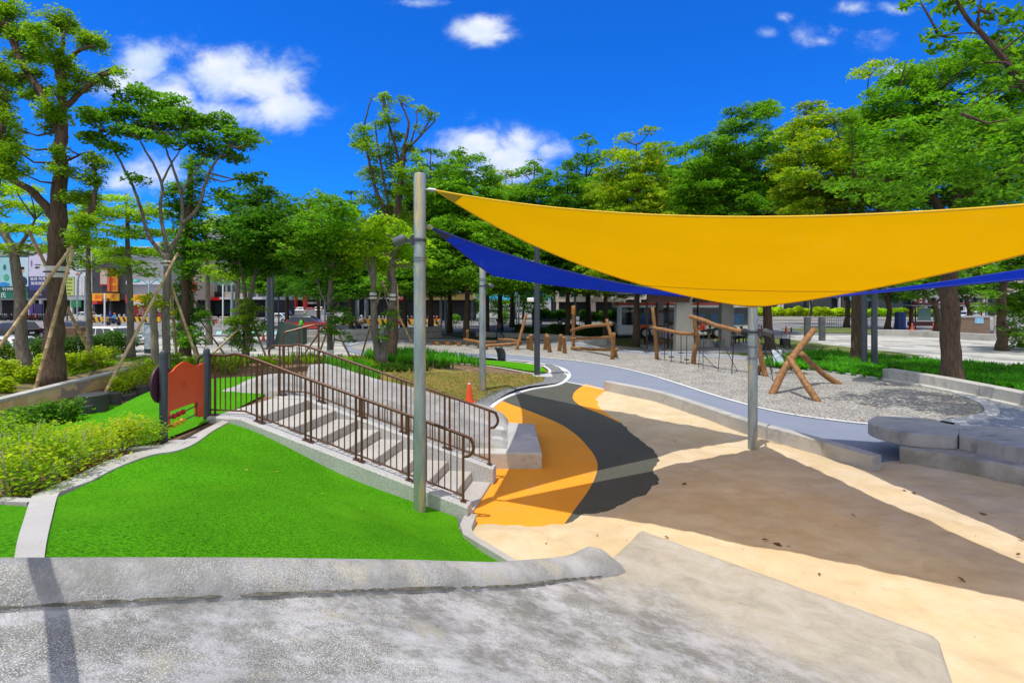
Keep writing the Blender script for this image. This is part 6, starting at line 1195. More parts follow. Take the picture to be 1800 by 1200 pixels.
for ch in rc.children:
    if ch.name.startswith('roof'): ch.data.materials[0] = paint('navy', COLR['navy'])
for px, d, k, c, lab in [(470,118,'hatch','white','first parked car left of the red columns'),(494,118,'sedan','silver','silver car between the first two red columns'),(517,119,'sedan','navy','dark car between the middle red columns'),(530,118,'hatch','silver','silver hatchback between the last red columns'),(545,117,'sedan','red','red tailed car at the last red column'),(562,116,'suv','white','white car at the end of the parked row'),(455,119,'sedan','black','black car far left of the red columns')]: car(px, d, 100, k, c, lab)
car(966, 69, 176, 'suv', 'grey', 'dark grey car parked behind the clipped hedge'); car(1440, 96, 2, 'sedan', 'red', 'red car behind the flowering median hedge'); car(1335, 97, 2, 'sedan', 'white', 'white car behind the sand post, beyond the median'); car(1510, 97, 2, 'hatch', 'red', 'red hatchback beyond the median, right of the bollards'); car(1712, 80, 2, 'hatch', 'white', 'white car above the brick wall')
# bus
def bus():
    d = 44; x0 = (1085 - CX) / F * d; L = 11.5; W = 2.5; root = thing('city_bus', 'white city bus with a red roof line and dark windows standing by the pavilion', 'bus', (x0, d, 0)); Hh = 3.15; mw = paint('white', COLR['white']); mr = M('bus_red', (.62, .05, .02), .35, coat=.4)
    y0 = d; rootR = root
    mb = MB(); mb.box((x0 + L / 2, y0 + W / 2, (Hh + .35) / 2 - .1), (L, W, Hh - .35 - .0)); mb.build('body', mw, root, bevel=.16)
    mb = MB(); mb.box((x0 + L / 2, y0 + W / 2, Hh - .22), (L + .03, W + .03, .26)); mb.build('roof_band', mr, root, bevel=.08)
    mb = MB(); mb.box((x0 + L / 2 + .1, y0 - .008, 1.9), (L - .6, .03, 1.5)); mb.build('window_band', m_glass, root)
    for k in range(6): mb = MB(); mb.box((x0 + 2.2 + k * 1.6, y0 - .03, 1.65), (1.25, .02, .95)); mb.build('window', M('bus_window_blue', (.03, .09, .20), .12, var=.3, scale=1), root)
    mb = MB(); mb.box((x0 - .012, y0 + W / 2, 1.95), (.03, W * .86, 1.3)); mb.build('windscreen', m_glass, root)
    mb = MB(); mb.box((x0 + 2.3, y0 - .01, .95), (.95, .03, .62)); mb.build('orange_panel', M('bus_orange', (.75, .14, .02), .4), root)
    for k, (a, b) in enumerate(((3.6, .4), (5.2, .5), (7.2, .4))): mb = MB(); mb.box((x0 + a, y0 - .01, .85), (b * 2, .03, .22)); mb.build('livery_stripe', mr, root)
    for x in (2.4, 8.6):
        for y in (.05, W - .05): mb = MB(); mb.lathe((x0 + x, y0 + y, .48), [(.3, -.15), (.48, -.14), (.48, .14), (.3, .15)], 20, axis=(0, 1, 0)); t = mb.build('wheel', m_tyre, root); mb = MB(); mb.lathe((x0 + x, y0 + y, .48), [(.28, -.16), (.28, .16)], 14, axis=(0, 1, 0)); mb.build('rim', m_rim, t)
    for y in (.35, W - .35): mb = MB(); mb.lathe((x0 - .03, y0 + y, .75), [(.12, -.03), (.12, .03)], 12, axis=(1, 0, 0)); mb.build('headlight', m_lampw, root)
    lettering('FAD-697', (x0 + 1.0, y0 - .05, 2.35), .40, M('letter_white', (.8, .8, .8), .5), root)
bus()
# scooters
def scooter_mesh(col, name):
    mb = MB(); mb.cur = 1
    for x in (-.58, .62): mb.lathe((x, 0, .24), [(.15, -.05), (.24, -.045), (.24, .045), (.15, .05)], 14, axis=(0, 1, 0))
    mb.tube([(.62, 0, .24), (.50, 0, .70), (.44, 0, .98)], .035, 6); mb.tube([(.44, -.30, 1.0), (.42, 0, 1.02), (.44, .30, 1.0)], .02, 6)
    mb.box((-.30, 0, .76), (.72, .26, .10)); mb.tube([(.42, .22, 1.0), (.40, .28, 1.22)], .01, 4); mb.tube([(.42, -.22, 1.0), (.40, -.28, 1.22)], .01, 4); mb.box((.40, .29, 1.24), (.02, .12, .08)); mb.box((.40, -.29, 1.24), (.02, .12, .08))
    mb.cur = 0; mb.box((-.40, 0, .55), (.66, .30, .34), top=.85); mb.box((.05, 0, .30), (.60, .30, .08)); mb.box((.50, 0, .62), (.10, .34, .62), top=.8); mb.box((.60, 0, .46), (.34, .14, .06)); mb.box((.46, 0, .96), (.18, .26, .18), top=.7)
    mb.cur = 2; mb.box((-.76, 0, .62), (.04, .18, .08)); mb.cur = 3; mb.box((.57, 0, .97), (.03, .16, .10))
    return mb
SC = []
for i, c in enumerate([(.02, .02, .024), (.45, .46, .48), (.42, .02, .02), (.03, .10, .16), (.40, .30, .26)]):
    o = scooter_mesh(c, 's').build('parked_scooter', [M('scooter_paint_%d' % i, c, .3, coat=.5), m_tyre, m_lampr, m_lampw], None, angle=40, bevel=.02); tag(o, 'x', 'scooter'); SC.append(o)
used = set()
def scooter(i, loc, rot, label, group):
    if i not in used: o = SC[i]; used.add(i)
    else: o = SC[i].copy(); COL.objects.link(o)
    o.location = loc; o.rotation_euler = (0, 0, rad(rot)); o['label'] = label; o['group'] = group; return o
rr = random.Random(8); cn = ['black', 'silver', 'red', 'dark blue', 'beige']
row1 = 'scooters parked before the billboard shops'; row2 = 'scooters parked before the dark roofed shop'; row3 = 'scooters parked before the orange sign shop'
for k in range(22):
    i = rr.choice([0, 0, 1, 0, 3, 2]); x = -3 + k * 4.9
    if 55 < x < 58: continue
    scooter(i, Vector(((x - CX) / F * 82, 82 + rr.uniform(-.3, .3), -.05)), 255 + rr.uniform(-8, 8), '%s scooter in the row parked before the billboard shops' % cn[i], row1)
for k in range(14): i = rr.choice([0, 0, 1, 2, 3]); scooter(i, Vector(((166 + k * 8.2 - CX) / F * 80, 80, -.05)), 262 + rr.uniform(-10, 10), '%s scooter in the row parked before the orange sign shop' % cn[i], row3)
for k in range(20): i = rr.choice([0, 1, 1, 2, 3, 4]); scooter(i, Vector(((632 + k * 7.3 - CX) / F * 73, 73 + rr.uniform(-.3, .3), -.05)), 262 + rr.uniform(-10, 10), '%s scooter in the row parked before the dark roofed shop' % cn[i], row2)
def rider(px, d, rot, i, label, shirt, helm, z=-.05):
    loc = Vector(((px - CX) / F * d, d, z)); o = scooter(i, loc, rot, ('%s scooter of the ' % cn[i] + label)[:90].rsplit(' ', 1)[0] if False else '%s scooter ridden by the %s' % (cn[i], ' '.join(label.split()[:10])), 'ridden scooters'); p = person(label, loc + Vector((math.cos(rad(rot)) * -.12, math.sin(rad(rot)) * -.12, 0)), rad(rot - 90), 'ride', shirt, (.03, .03, .04), helmet=helm, sleeves=2); return p
rider(624, 51, 235, 0, 'rider in a black helmet and jacket in front of the barriers', (.03, .03, .04), (.02, .02, .02)); rider(634, 57, 215, 1, 'rider in a pale helmet with a striped shirt behind the black rider', (.45, .40, .50), (.6, .6, .6))
rider(192, 70, 190, 0, 'rider in a blue jacket and blue helmet before the orange sign shop', (.03, .05, .45), (.03, .05, .4)); rider(200, 66, 190, 0, 'rider in a sky blue shirt with a red helmet', (.10, .45, .75), (.6, .08, .06)); rider(697, 60, 200, 2, 'rider with a pink helmet passing between the forked trunks', (.5, .35, .4), (.7, .15, .25))
rider(470, 62, 250, 0, 'rider in dark clothes half hidden by the twin dark posts', (.03, .04, .05), (.3, .3, .32))
scooter(2, Vector(((383 - CX) / F * 66, 66, -.05)), 20, 'red scooter standing before the white road barriers', 'ridden scooters')
# ------------------------------------------------------------------ buildings and street furniture
def bx(px, d): return (px - CX) / F * d
def zy(py, d): return CZ - (py - HY) / F * d
m_win = M('window_glass', (.03, .05, .06), .1, var=.3, scale=.3, spec=.7)
m_dkin = M('dark_interior', (.012, .012, .014), .7)
m_let = M('letter_white', (.8, .8, .8)); m_letd = M('letter_dark', (.03, .03, .04), .6)
def wallm(n, c): return M('wall_' + n, c, .85, var=.1, scale=.5, tint=(tuple(x * .75 for x in c), .3, .55, .75))
BW = {'white': wallm('white', (.62, .63, .64)), 'grey': wallm('grey', (.34, .35, .37)), 'pale': wallm('pale', (.50, .50, .49)), 'beige': wallm('beige', (.50, .44, .35)), 'dark': wallm('dark', (.06, .065, .075)), 'tile': wallm('tile', (.44, .36, .31)), 'brick': wallm('brick', (.30, .16, .10))}
def building(name, label, x0, x1, d, ytop, wall, depth=12, floors=3, cols=4, ground=3.2, shop=m_dkin, wh=.55, ww=.6, skip=False, roof=None, frames=True, base=0.0):
    X0, X1, zt = bx(x0, d), bx(x1, d), zy(ytop, d); root = thing(name, label, 'building', ((X0 + X1) / 2, d, base)); w = X1 - X0
    mb = MB(); mb.box(((X0 + X1) / 2, d + depth / 2, (zt + ground) / 2), (w, depth, zt - ground)); mb.build('wall', BW[wall], root)
    mb = MB(); mb.box(((X0 + X1) / 2, d + depth / 2 + .6, ground / 2), (w - .02, depth - 1.2, ground)); mb.build('shop_floor', shop, root)
    for k in range(max(2, int(w / 5)) + 1):
        n = max(2, int(w / 5)); mb = MB(); mb.box((X0 + .2 + (w - .4) * k / n, d + .25, ground / 2 - .005), (.38, .42, ground - .01)); mb.build('pillar', BW[wall], root)
    mb = MB(); mb.box(((X0 + X1) / 2, d + depth / 2, zt + .2), (w + .3, depth + .3, .4)); mb.build('parapet', BW[wall] if roof is None else roof, root)
    if not skip:
        fh = (zt - ground) / floors
        for f in range(floors):
            for c in range(cols):
                cx = X0 + w * (c + .5) / cols; cz = ground + fh * (f + .5); mb = MB(); mb.box((cx, d - .01, cz), (w / cols * ww, .12, fh * wh)); fr = mb.build('window', M('window_frame', (.30, .31, .33), .5), root)
                mb = MB(); q = 2 if w / cols > 2 else 1
                for k in range(q): mb.box((cx + (k - (q - 1) / 2) * w / cols * ww / q, d - .078, cz), (w / cols * ww / q - .12, .012, fh * wh - .14))
                mb.build('pane', m_win, fr)
    return root
def sign(root, x0, y0, x1, y1, d, col, text=None, tcol=None, size=.7, name='sign', rows=None, vert=False, off=.25, lab=None, thick=.2):
    X0, X1, z1, z0 = bx(x0, d), bx(x1, d), zy(y0, d), zy(y1, d); mb = MB(); mb.box(((X0 + X1) / 2, d - off, (z0 + z1) / 2), (X1 - X0, thick, z1 - z0)); m = M('sign_%02d_%02d_%02d' % tuple(int(c * 99) for c in col), col, .5, var=.05, scale=1); s = mb.build(name, m, root, label=lab)
    if text:
        lines = text.split('\n'); n = len(lines); tm = m_let if tcol is None else M('letter_%02d_%02d_%02d' % tuple(int(c * 99) for c in tcol), tcol, .6); h = (z1 - z0) / n
        for i, t in enumerate(lines):
            if t.strip(): lettering(t, ((X0 + X1) / 2, d - off - thick / 2 - .012, z1 - h * (i + .5) - h * size * .05), h * size, tm, s, depth=.02)
    return s
# left row across the road
dL = 86
b1 = building('shop_building', 'shop building at the left edge covered in dark green and pale poster signs', -60, 53, dL, 432, 'pale', floors=2, cols=5, skip=True)
sign(b1, -55, 442, 53, 452, dL, (.01, .13, .10), '有巢氏房屋', size=.8); sign(b1, -55, 452.5, 33, 503, dL, (.32, .60, .64), '城市\n \n \n ', (.55, .06, .05), .8, 'poster'); sign(b1, 33.4, 452.5, 53, 503, dL, (.52, .66, .74), None, name='poster')
ps = sign(b1, -55, 503.5, 53, 512.5, dL, (.008, .09, .06), '線上看屋   91999', size=.85); sign(b1, -55, 513, 53, 524.5, dL, (.012, .16, .10), '有巢氏', size=.9)
def blob(root, x, y, rx, ry, d, col, name): mb = MB(); c = Vector((bx(x, d), d - .36, zy(y, d))); mb.lathe(c, [(1, -.01), (1, .01)], 18, axis=(0, -1, 0)); mb.v = [(c.x + (v[0] - c.x) * rx * d / F, v[1], c.z + (v[2] - c.z) * ry * d / F) for v in mb.v]; return mb.build(name, M('print_%02d_%02d_%02d' % tuple(int(k * 99) for k in col), col, .6, var=.2, scale=2), root)
blob(b1, 11, 500, 10, 4, dL, (.03, .25, .62), 'printed_shape'); blob(b1, 15, 488, 5, 6, dL, (.08, .38, .24), 'printed_shape'); blob(b1, 12, 470, 3, 5, dL, (.03, .20, .16), 'printed_shape')
for x, y, rx, ry, c in [(44,495,7.5,9,(.02,.03,.06)), (43,475,3.4,4.2,(.55,.36,.26)), (43,471.5,3.6,2.6,(.02,.015,.012)), (42,486,1.2,5,(.75,.75,.75))]: blob(b1, x, y, rx, ry, dL, c, 'printed_shape')
b2 = building('shop_building', 'white shop building with a purple poster of an eye', 53.4, 87, dL, 436, 'white', floors=2, cols=2, skip=True)
sign(b2, 54, 446, 86.5, 486, dL, (.62, .58, .74), None, name='poster'); sign(b2, 54, 486.4, 86.5, 510, dL, (.05, .055, .22), '敏感 特殊\n醫療團隊\n ', size=.8); sign(b2, 54, 510.4, 86.5, 524, dL, (.03, .018, .06), 'swjin', (.45, .45, .5), .5)
for x, y, rx, ry, c in [(69,470.5,4.5,1.8,(.04,.03,.05)), (69,470.5,1.5,1.5,(.5,.5,.6)), (59,463,1.6,6,(.25,.20,.35)), (70,465.5,6,.8,(.03,.025,.03))]: blob(b2, x, y, rx, ry, dL, c, 'printed_shape')
sign(b2, 55, 533, 61, 556, dL, (.10, .03, .30), None, name='side_sign'); sign(b2, 66, 534, 77, 556, dL, (.03, .02, .10), None, name='side_sign')
b3 = building('shop_building', 'white rounded shop building with oval emblems and a yellow green sign', 87.4, 162, dL, 446, 'white', floors=3, cols=5, skip=True)
sign(b3, 90, 462, 160, 487, dL, (.62, .66, .68), None, name='upper_sign')
for x, y, c in [(120,472.5,(.62,.22,.06)), (122.5,480.5,(.25,.03,.04)), (140,482,(.50,.10,.05)), (161,474,(.60,.25,.08))]: blob(b3, x, y, 3.6, 2.3, dL, c, 'emblem')
lettering('01 4-16', (bx(145, dL), dL - .4, zy(471, dL)), .5, m_letd, b3); sign(b3, 115, 488, 133, 519, dL, (.52, .62, .16), '全口重建\n微笑設計\n植牙中心\n牙周診療\n牙醫', (.10, .12, .05), .55)
for x in (137, 144.5, 150): mb = MB(); mb.box((bx(x, dL), dL - .2, zy(503, dL)), (.45, .3, 3.1)); mb.build('column', BW['white'], b3)
sign(b3, 128, 528, 145, 540, dL, (.02, .22, .07), None, name='green_box'); sign(b3, 152, 523, 156.5, 536, dL, (.03, .06, .35), None, name='side_sign')
b4 = building('shop_building', 'dark shop building with a red framed picture and orange signs', 162.4, 224, dL, 440, 'dark', floors=2, cols=3, skip=True)
sign(b4, 178.5, 472, 201, 502, dL, (.55, .06, .04), None, name='picture_frame'); sign(b4, 180.5, 474, 200, 499.5, dL, (.52, .46, .38), None, name='picture', off=.38); blob(b4, 193, 486, 6, 8, dL, (.10, .06, .07), 'printed_shape')
sign(b4, 199.8, 474, 204, 512.5, dL, (.62, .11, .07), None, off=.9, thick=1.0, name='side_sign'); sign(b4, 204.2, 474, 215, 512.5, dL, (.80, .27, .015), '水\n餃\n館', (.45, .10, .02), .8, off=1.0)
sign(b4, 163.5, 515.5, 212, 528.5, dL, (.82, .42, .02), '麻辣  燙', (.62, .12, .02), .8); sign(b4, 165, 529, 183, 534, dL, (.60, .05, .05), None, name='awning', off=.9, thick=1.2); sign(b4, 189, 524.5, 200, 530.5, dL, (.03, .01, .01), 'OP', (.75, .35, .05), .9, off=1.0)
b5 = building('shop_building', 'grey fascia shop building with yellow and red signs', 224.4, 300, dL, 452, 'grey', floors=2, cols=4, skip=True); sign(b5, 224, 494, 290, 500, dL, (.62, .66, .72), None, name='fascia'); sign(b5, 223, 518, 234, 532, dL, (.55, .03, .03), None); sign(b5, 237, 518, 263, 530, dL, (.80, .38, .02), '火鍋', (.5, .05, .02), .9); sign(b5, 236, 530.5, 263, 536, dL, (.65, .63, .70), None, name='awning', off=.8, thick=1.0); sign(b5, 232, 536.5, 270, 556, dL, (.36, .03, .02), '食', (.6, .45, .4), .7, name='shop_front'); sign(b5, 268, 534, 300, 556, dL, (.40, .02, .10), '甜', None, .6, name='shop_front')
b6 = building('shop_building', 'red pillared building left of the turquoise street lamp', 300.4, 344, 90, 430, 'tile', floors=3, cols=3); sign(b6, 331, 470, 337, 515, 90, (.55, .05, .03), '41\n5', (.75, .7, .6), .5, name='pillar_sign'); sign(b6, 338, 497, 347, 512, 90, (.52, .03, .03), None)
b7 = building('shop_building', 'glass fronted building with a black fascia and a bright red sign band', 344.6, 470, 96, 432, 'grey', floors=3, cols=7, wh=.7, ww=.85); sign(b7, 366, 513, 395, 522, 96, (.012, .012, .016), None, name='fascia'); sign(b7, 368, 522.3, 395, 528, 96, (.75, .02, .02), None, off=.8, thick=1.2); sign(b7, 396, 513, 428, 522, 96, (.40, .35, .30), None, name='fascia'); sign(b7, 396, 522.3, 470, 526, 96, (.55, .56, .58), None, name='canopy', off=1.0, thick=2.0)
for x in (352, 383, 400): mb = MB(); mb.box((bx(x, 96), 95.9, zy(541, 96)), (2.2, .1, 2.4)); mb.build('shop_window', m_win, b7)
b8 = building('columned_building', 'grey striped building with tall red fins over a car park', 470.4, 562, 122, 455, 'pale', floors=2, cols=4, wh=.4, base=0)
for x in (486, 504.5, 523, 540): mb = MB(); mb.box((bx(x, 121), 119.8, 6.0), (.62, 1.2, 12.2)); mb.build('red_fin', M('red_fin_paint', (.42, .03, .03), .5), b8)
for k in range(7): mb = MB(); mb.box((bx(548, 122), 121.93, 2.4 + k * 1.2), (3.6, .16, .5)); mb.build('stripe', BW['grey'], b8)
mb = MB(); mb.box((bx(520, 112), 112, .45), (13, .5, 1.0)); w_ = thing('planter_wall', 'long low planter wall before the red columned building', 'wall', (bx(520, 112), 112, 0)); mb.build('wall', BW['grey'], w_)
# dark roofed shop in the middle
d9 = 80; b9 = thing('gabled_shop', 'low white gabled shop with dark roof edges and a long dark opening', 'building', (bx(670, d9), d9, 0))
X0, X1 = bx(600, d9), bx(832, d9); mb = MB(); mb.box(((X0 + X1) / 2, d9 + 5.2, 1.7), (X1 - X0 - .4, 9.6, 3.4)); mb.build('wall', m_dkin, b9)
mb = MB(); P = [Vector((bx(598, d9), d9, zy(517, d9))), Vector((bx(735, d9), d9, zy(517, d9))), Vector((bx(735, d9), d9, zy(505, d9))), Vector((bx(668, d9), d9, zy(491, d9))), Vector((bx(598, d9), d9, zy(510, d9)))]; mb.plate(P, (0, .3, 0)); mb.build('gable', BW['white'], b9)
for (xa, ya, xb, yb) in ((594, 511, 668, 489), (668, 489, 742, 506)):
    mb = MB(); a, c = Vector((bx(xa, d9), d9 + 4, zy(ya, d9))), Vector((bx(xb, d9), d9 + 4, zy(yb, d9))); mb.beam(a, c, 9.4, .42); mb.build('roof', BW['dark'], b9)
mb = MB(); mb.box((bx(665, d9), d9 - .2, zy(518.5, d9)), (12.6, .5, .34)); mb.build('beam', M('blue_beam', (.03, .06, .13), .5), b9)
for x in (628, 646, 735, 775, 830): mb = MB(); mb.box((bx(x, d9), d9 - .1, 1.7), (.4, .4, 3.4)); mb.build('column', BW['dark'], b9)
mb = MB(); mb.box((bx(785, d9), d9 + 2, zy(508, d9)), (8.6, 6, 1.1)); mb.build('side_roof', BW['white'], b9); sign(b9, 742, 515, 832, 527, d9, (.48, .33, .10), None, name='blind', off=.4); sign(b9, 703, 518, 713, 527, d9, (.62, .03, .03), '10', None, .8)
sign(b9, 786, 530, 794, 553, d9 - 4, (.03, .04, .06), '小\n巷\n子', None, .7, name='standing_sign'); blob(b9, 790, 533, 2.4, 2.6, d9 - 4.1, (.65, .62, .55), 'emblem')
# white signed shop and the rest
dW = 84; b10 = building('shop_building', 'shop with a broad white fascia and dark glass front, behind the log frame', 978, 1100, dW, 440, 'beige', floors=3, cols=6, ground=2.9, wh=.45)
sign(b10, 1003, 504, 1100, 516, dW, (.72, .73, .82), '二  堂  坡', (.06, .06, .08), .62, off=1.2, thick=1.6, name='fascia'); mb = MB(); mb.box((bx(1042, dW), dW - .3, 1.4), (.8, .5, 2.9)); mb.build('column', BW['tile'], b10)
for x in (1060, 1075, 1088): blob(b10, x, 523, 2.3, 2.3, dW - 1.2, (.75, .72, .62), 'lantern')
for k in range(3): mb = MB(); mb.box((bx(1022, dW), dW - 2 + k * .35, .1 + k * .17), (2.6, .35, .2 + .0)); mb.build('step', BW['grey'], b10)
rb = random.Random(3)
for x0, x1, d, top, w, fl, co, lab in [(-80,60,128,430,'pale',6,7,'tall pale apartment block far behind the left shops'),(62,170,132,440,'tile',5,6,'tiled apartment block behind the billboards'),(175,262,130,436,'white',5,5,'white apartment block behind the orange signs'),(268,352,136,428,'beige',6,5,'beige apartment block behind the column fig'),(356,430,134,392,'grey',6,4,'grey apartment block with roof tanks, left of the low forked tree'),(436,560,150,415,'white',5,7,'white block behind the red columns'),(566,650,140,425,'tile',5,5,'tiled block left of the gabled shop'),(655,752,142,405,'pale',6,6,'pale block behind the gabled shop'),(758,850,138,398,'grey',6,5,'grey block right of the tall post'),(990,1080,128,425,'white',6,6,'white block above the white signed shop'),(1086,1165,134,412,'beige',6,5,'beige block behind the bus'),(1168,1290,140,420,'pale',6,7,'pale block behind the pavilion'),(1296,1420,128,432,'white',6,7,'white block behind the sand post'),(1424,1560,130,440,'grey',5,8,'grey block right of the bollards'),(1564,1700,132,430,'tile',6,7,'tiled block behind the red framed shelter'),(1704,1880,120,428,'beige',6,8,'beige block behind the brick wall')]:
    building('apartment_block', lab, x0, x1, d, top, w, floors=fl, cols=co, depth=14)
tk = thing('roof_tanks', 'steel water tanks on the roof of the grey apartment block', 'tank', (bx(370, 134), 138, zy(392, 134)))
for x in (362, 369, 376): mb = MB(); mb.lathe((bx(x, 136), 137, zy(392, 134) + .42), [(.01, 0), (.45, 0), (.45, 1.5), (.25, 1.75), (.01, 1.8)], 12); mb.build('tank', m_steel, tk)
for x0, x1, top, w, lab, sg in [(1296,1372,492,'white','white shop with glass front behind the median hedge',(1310,510,1360,518,(.6,.1,.08),None)),(1374,1478,488,'pale','pale glazed shop right of the sand post',(1380,508,1470,516,(.55,.56,.6),None)),(1480,1606,470,'dark','dark shop row with small lit signs',(1490,514,1530,528,(.08,.30,.34),'便利')),(1608,1650,474,'grey','grey shop with a dark red upright sign',(1611,514,1621,536,(.14,.015,.015),'牛\n肉\n麵')),(1652,1700,484,'white','white shop left of the beige box building',(1660,500,1690,512,(.5,.5,.62),None)),(1702,1760,505,'beige','beige box building above the brick wall',(1704,505,1758,509,(.10,.30,.22),None))]:
    b = building('shop_building', lab, x0, x1, 100, top, w, floors=1, cols=4, ground=3.6, shop=m_win, wh=.4); x_, y_, X_, Y_, c_, t_ = sg; sign(b, x_, y_, X_, Y_, 100, c_, t_, None, .7)
# barriers, poles, rails
m_yb = M('yellow_paint', (.80, .42, .02), .5); m_bk = M('black_paint', (.02, .02, .02), .6)
def barrier(x0, x1, d, label):
    X0, X1 = bx(x0, d), bx(x1, d); root = thing('striped_barrier', label, 'barrier', ((X0 + X1) / 2, d, 0), 'yellow and black road barriers'); mb = MB(); mb.box(((X0 + X1) / 2, d, .42), (X1 - X0, .3, .72)); mb.build('panel', m_yb, root); n = int((X1 - X0) / .75)
    mb = MB()
    for k in range(n): x = X0 + .35 + k * .75; mb.plate([Vector((x, d - .153, .08)), Vector((x + .3, d - .153, .08)), Vector((x + .05, d - .153, .76)), Vector((x - .25, d - .153, .76))], (0, -.006, 0))
    mb.build('stripes', m_bk, root)
    for x in (X0 + .3, X1 - .3): mb = MB(); mb.box((x, d, .03), (.3, .6, .08)); mb.build('foot', m_bk, root)
for x0, x1, d, lab in [(600,636,66,'striped barrier left of the black rider'),(638,682,66,'striped barrier behind the forked trunk, left part'),(684,730,66,'striped barrier between the forked trunk and the post'),(732,776,66,'striped barrier just behind the tall post'),(162,192,74,'striped barrier left of the riders in blue'),(206,262,74,'striped barrier right of the riders in blue'),(264,282,74,'striped barrier end piece by the mottled tuft')]: barrier(x0, x1, d, lab)
def railing(name, label, x0, x1, d, h, n, mat, cat='railing', rails=2, r=.03, z=0.0):
    X0, X1 = bx(x0, d), bx(x1, d); root = thing(name, label, cat, ((X0 + X1) / 2, d, z))
    mb = MB()
    for k in range(rails): zz = z + h * (1 - k * .75 / max(1, rails - 1)) if rails > 1 else z + h; mb.tube([(X0, d, zz), (X1, d, zz)], r, 6)
    mb.build('rails', mat, root)
    for k in range(n): x = X0 + (X1 - X0) * k / (n - 1); mb = MB(); mb.tube([(x, d, z - .05), (x, d, z + h)], r * .8, 6); mb.build('bar', mat, root)
m_gfence = M('green_fence', (.03, .14, .10), .5)
railing('mesh_fence', 'thin green fence along the near side of the road', 745, 1005, 55, 1.35, 16, m_gfence, 'fence', 3); m_iron = M('iron_grey', (.12, .13, .14), .5)
for x0, x1, lab in [(1438,1482,'grey crowd railing right of the dark bollards'),(1484,1530,'grey crowd railing left of the dark lamp posts'),(1330,1352,'grey crowd railing behind the sand post')]: railing('crowd_railing', lab, x0, x1, 62, 1.1, 12, m_iron)
m_wfence = M('cream_barrier', (.62, .55, .46), .6)
for x0, x1, lab in [(366,382,'cream road barrier left of the red scooter'),(386,402,'cream road barrier right of the red scooter'),(112,128,'cream road barrier behind the dark car'),(134,150,'cream road barrier near the cone'),(1290,1460,'long cream rail along the median hedge')]: railing('road_barrier', lab, x0, x1, 68, 1.0, 6, m_wfence, 'barrier', 3, .05)
for x0, x1, y in ((745, 870, 556), (1000, 1085, 560)): railing('road_rail', 'long low cream rail beyond the green fence, %s part' % ('left' if x0 < 900 else 'right'), x0, x1, 60, .8, 10, m_wfence, 'railing', 2, .05)
m_pole = M('pole_grey_blue', (.30, .36, .40), .5, metal=.2); m_turq = M('turquoise_lamp', (.03, .30, .30), .5)
def pole(x, ytop, d, r, label, head=None, mat=m_pole, arm=None):
    p = Vector((bx(x, d), d, 0)); zt = zy(ytop, d); root = thing('street_pole', label, 'pole', p); mb = MB()
    if arm: mb.tube(smooth_line([p, Vector((p.x, d, zt * .72)), Vector((p.x + arm * .3, d, zt * .92)), Vector((p.x + arm, d, zt))], 5), r, 8)
    else: mb.lathe(p, [(r, 0), (r * .8, zt), (r * .4, zt + .05)], 10)
    mb.build('shaft', mat, root)
    if head == 'double':
        for s in (-1, 1): mb = MB(); mb.tube(smooth_line([p + Vector((0, 0, zt - .8)), p + Vector((s * .9, 0, zt - .1)), p + Vector((s * 1.5, 0, zt - .3))], 4), .05, 6); mb.lathe(p + Vector((s * 1.5, 0, zt - .45)), [(.1, 0), (.42, .1), (.2, .35), (.05, .4)], 10); mb.build('lamp', m_turq, root)
    elif head: mb = MB(); mb.box(p + Vector((arm or 0, -.1, zt)), (.75, .3, .14)); mb.build('lamp', head, root, bevel=.04)
    return root
for a in [(136,478,70,.10,'grey street pole bending over at its top, by the yellow green sign',m_pole,m_pole,.7),(150,485,72,.16,'thick grey street pole right of the yellow green sign',None),(184,516,62,.10,'white pole in front of the orange sign shop',None,BW['white']),(262,490,60,.11,'grey double lamp post with turquoise heads by the red shop fronts','double'),(392,492,62,.10,'pale lamp post beside the green vested worker','double',BW['white']),(408,500,64,.2,'thick blue grey pole left of the low forked tree',None),(490,508,58,.09,'thin dark pole right of the twin dark posts',None,m_dkpost),(571,470,58,.10,'lamp post right of the red columns, turquoise heads','double'),(630,472,66,.11,'pale pole at the left end of the gabled shop','double'),(642,480,66,.11,'pale pole right of the first one before the gabled shop',None),(908,470,70,.11,'pale pole left of the dark lamp post',None),(912,476,70,.11,'pale pole touching its twin, left of the dark lamp post',None),(1011,462,62,.13,'blue grey pole rising behind the striped timber pole',None),(1734,506,50,.11,'pale lamp post before the brick wall end',m_pole),(118,540,66,.1,'short dark pole by the white sedan',None,m_dkpost),(1391,576,52,.09,'short dark bollard on the road edge',None,m_dkpost)]: pole(*a)
tl = thing('traffic_light', 'traffic light on the pale pole before the gabled shop', 'traffic light', (bx(640, 65.5), 65.5, zy(520, 65.5))); mb = MB(); mb.box((bx(638.5, 65.5), 65.5, zy(521, 65.5)), (.35, .25, .95)); mb.build('housing', m_bk, tl)
for k, c in enumerate(((.45, .03, .02), (.35, .2, .02), (.03, .3, .1))): mb = MB(); mb.lathe((bx(638.5, 65.5), 65.35, zy(521, 65.5) + .3 - k * .3), [(.11, 0), (.08, .03)], 10, axis=(0, -1, 0)); mb.build('lens', M('lens_%d' % k, c, .3), tl)
cl = thing('curved_lamp', 'pair of thin blue grey lamp poles curving outwards, right of the tall post', 'lamp post', (bx(783, 50), 50, 0))
for s, x in ((-1, 776), (1, 783)): mb = MB(); P = [Vector((bx(x, 50), 50, 0)), Vector((bx(x, 50), 50, zy(505, 50))), Vector((bx(x + s * 2, 50), 50, zy(480, 50))), Vector((bx(x + s * 12 , 50), 50, zy(452, 50)))]; mb.tube(smooth_line(P, 6), .10, 8); mb.build('pole', m_pole, cl)
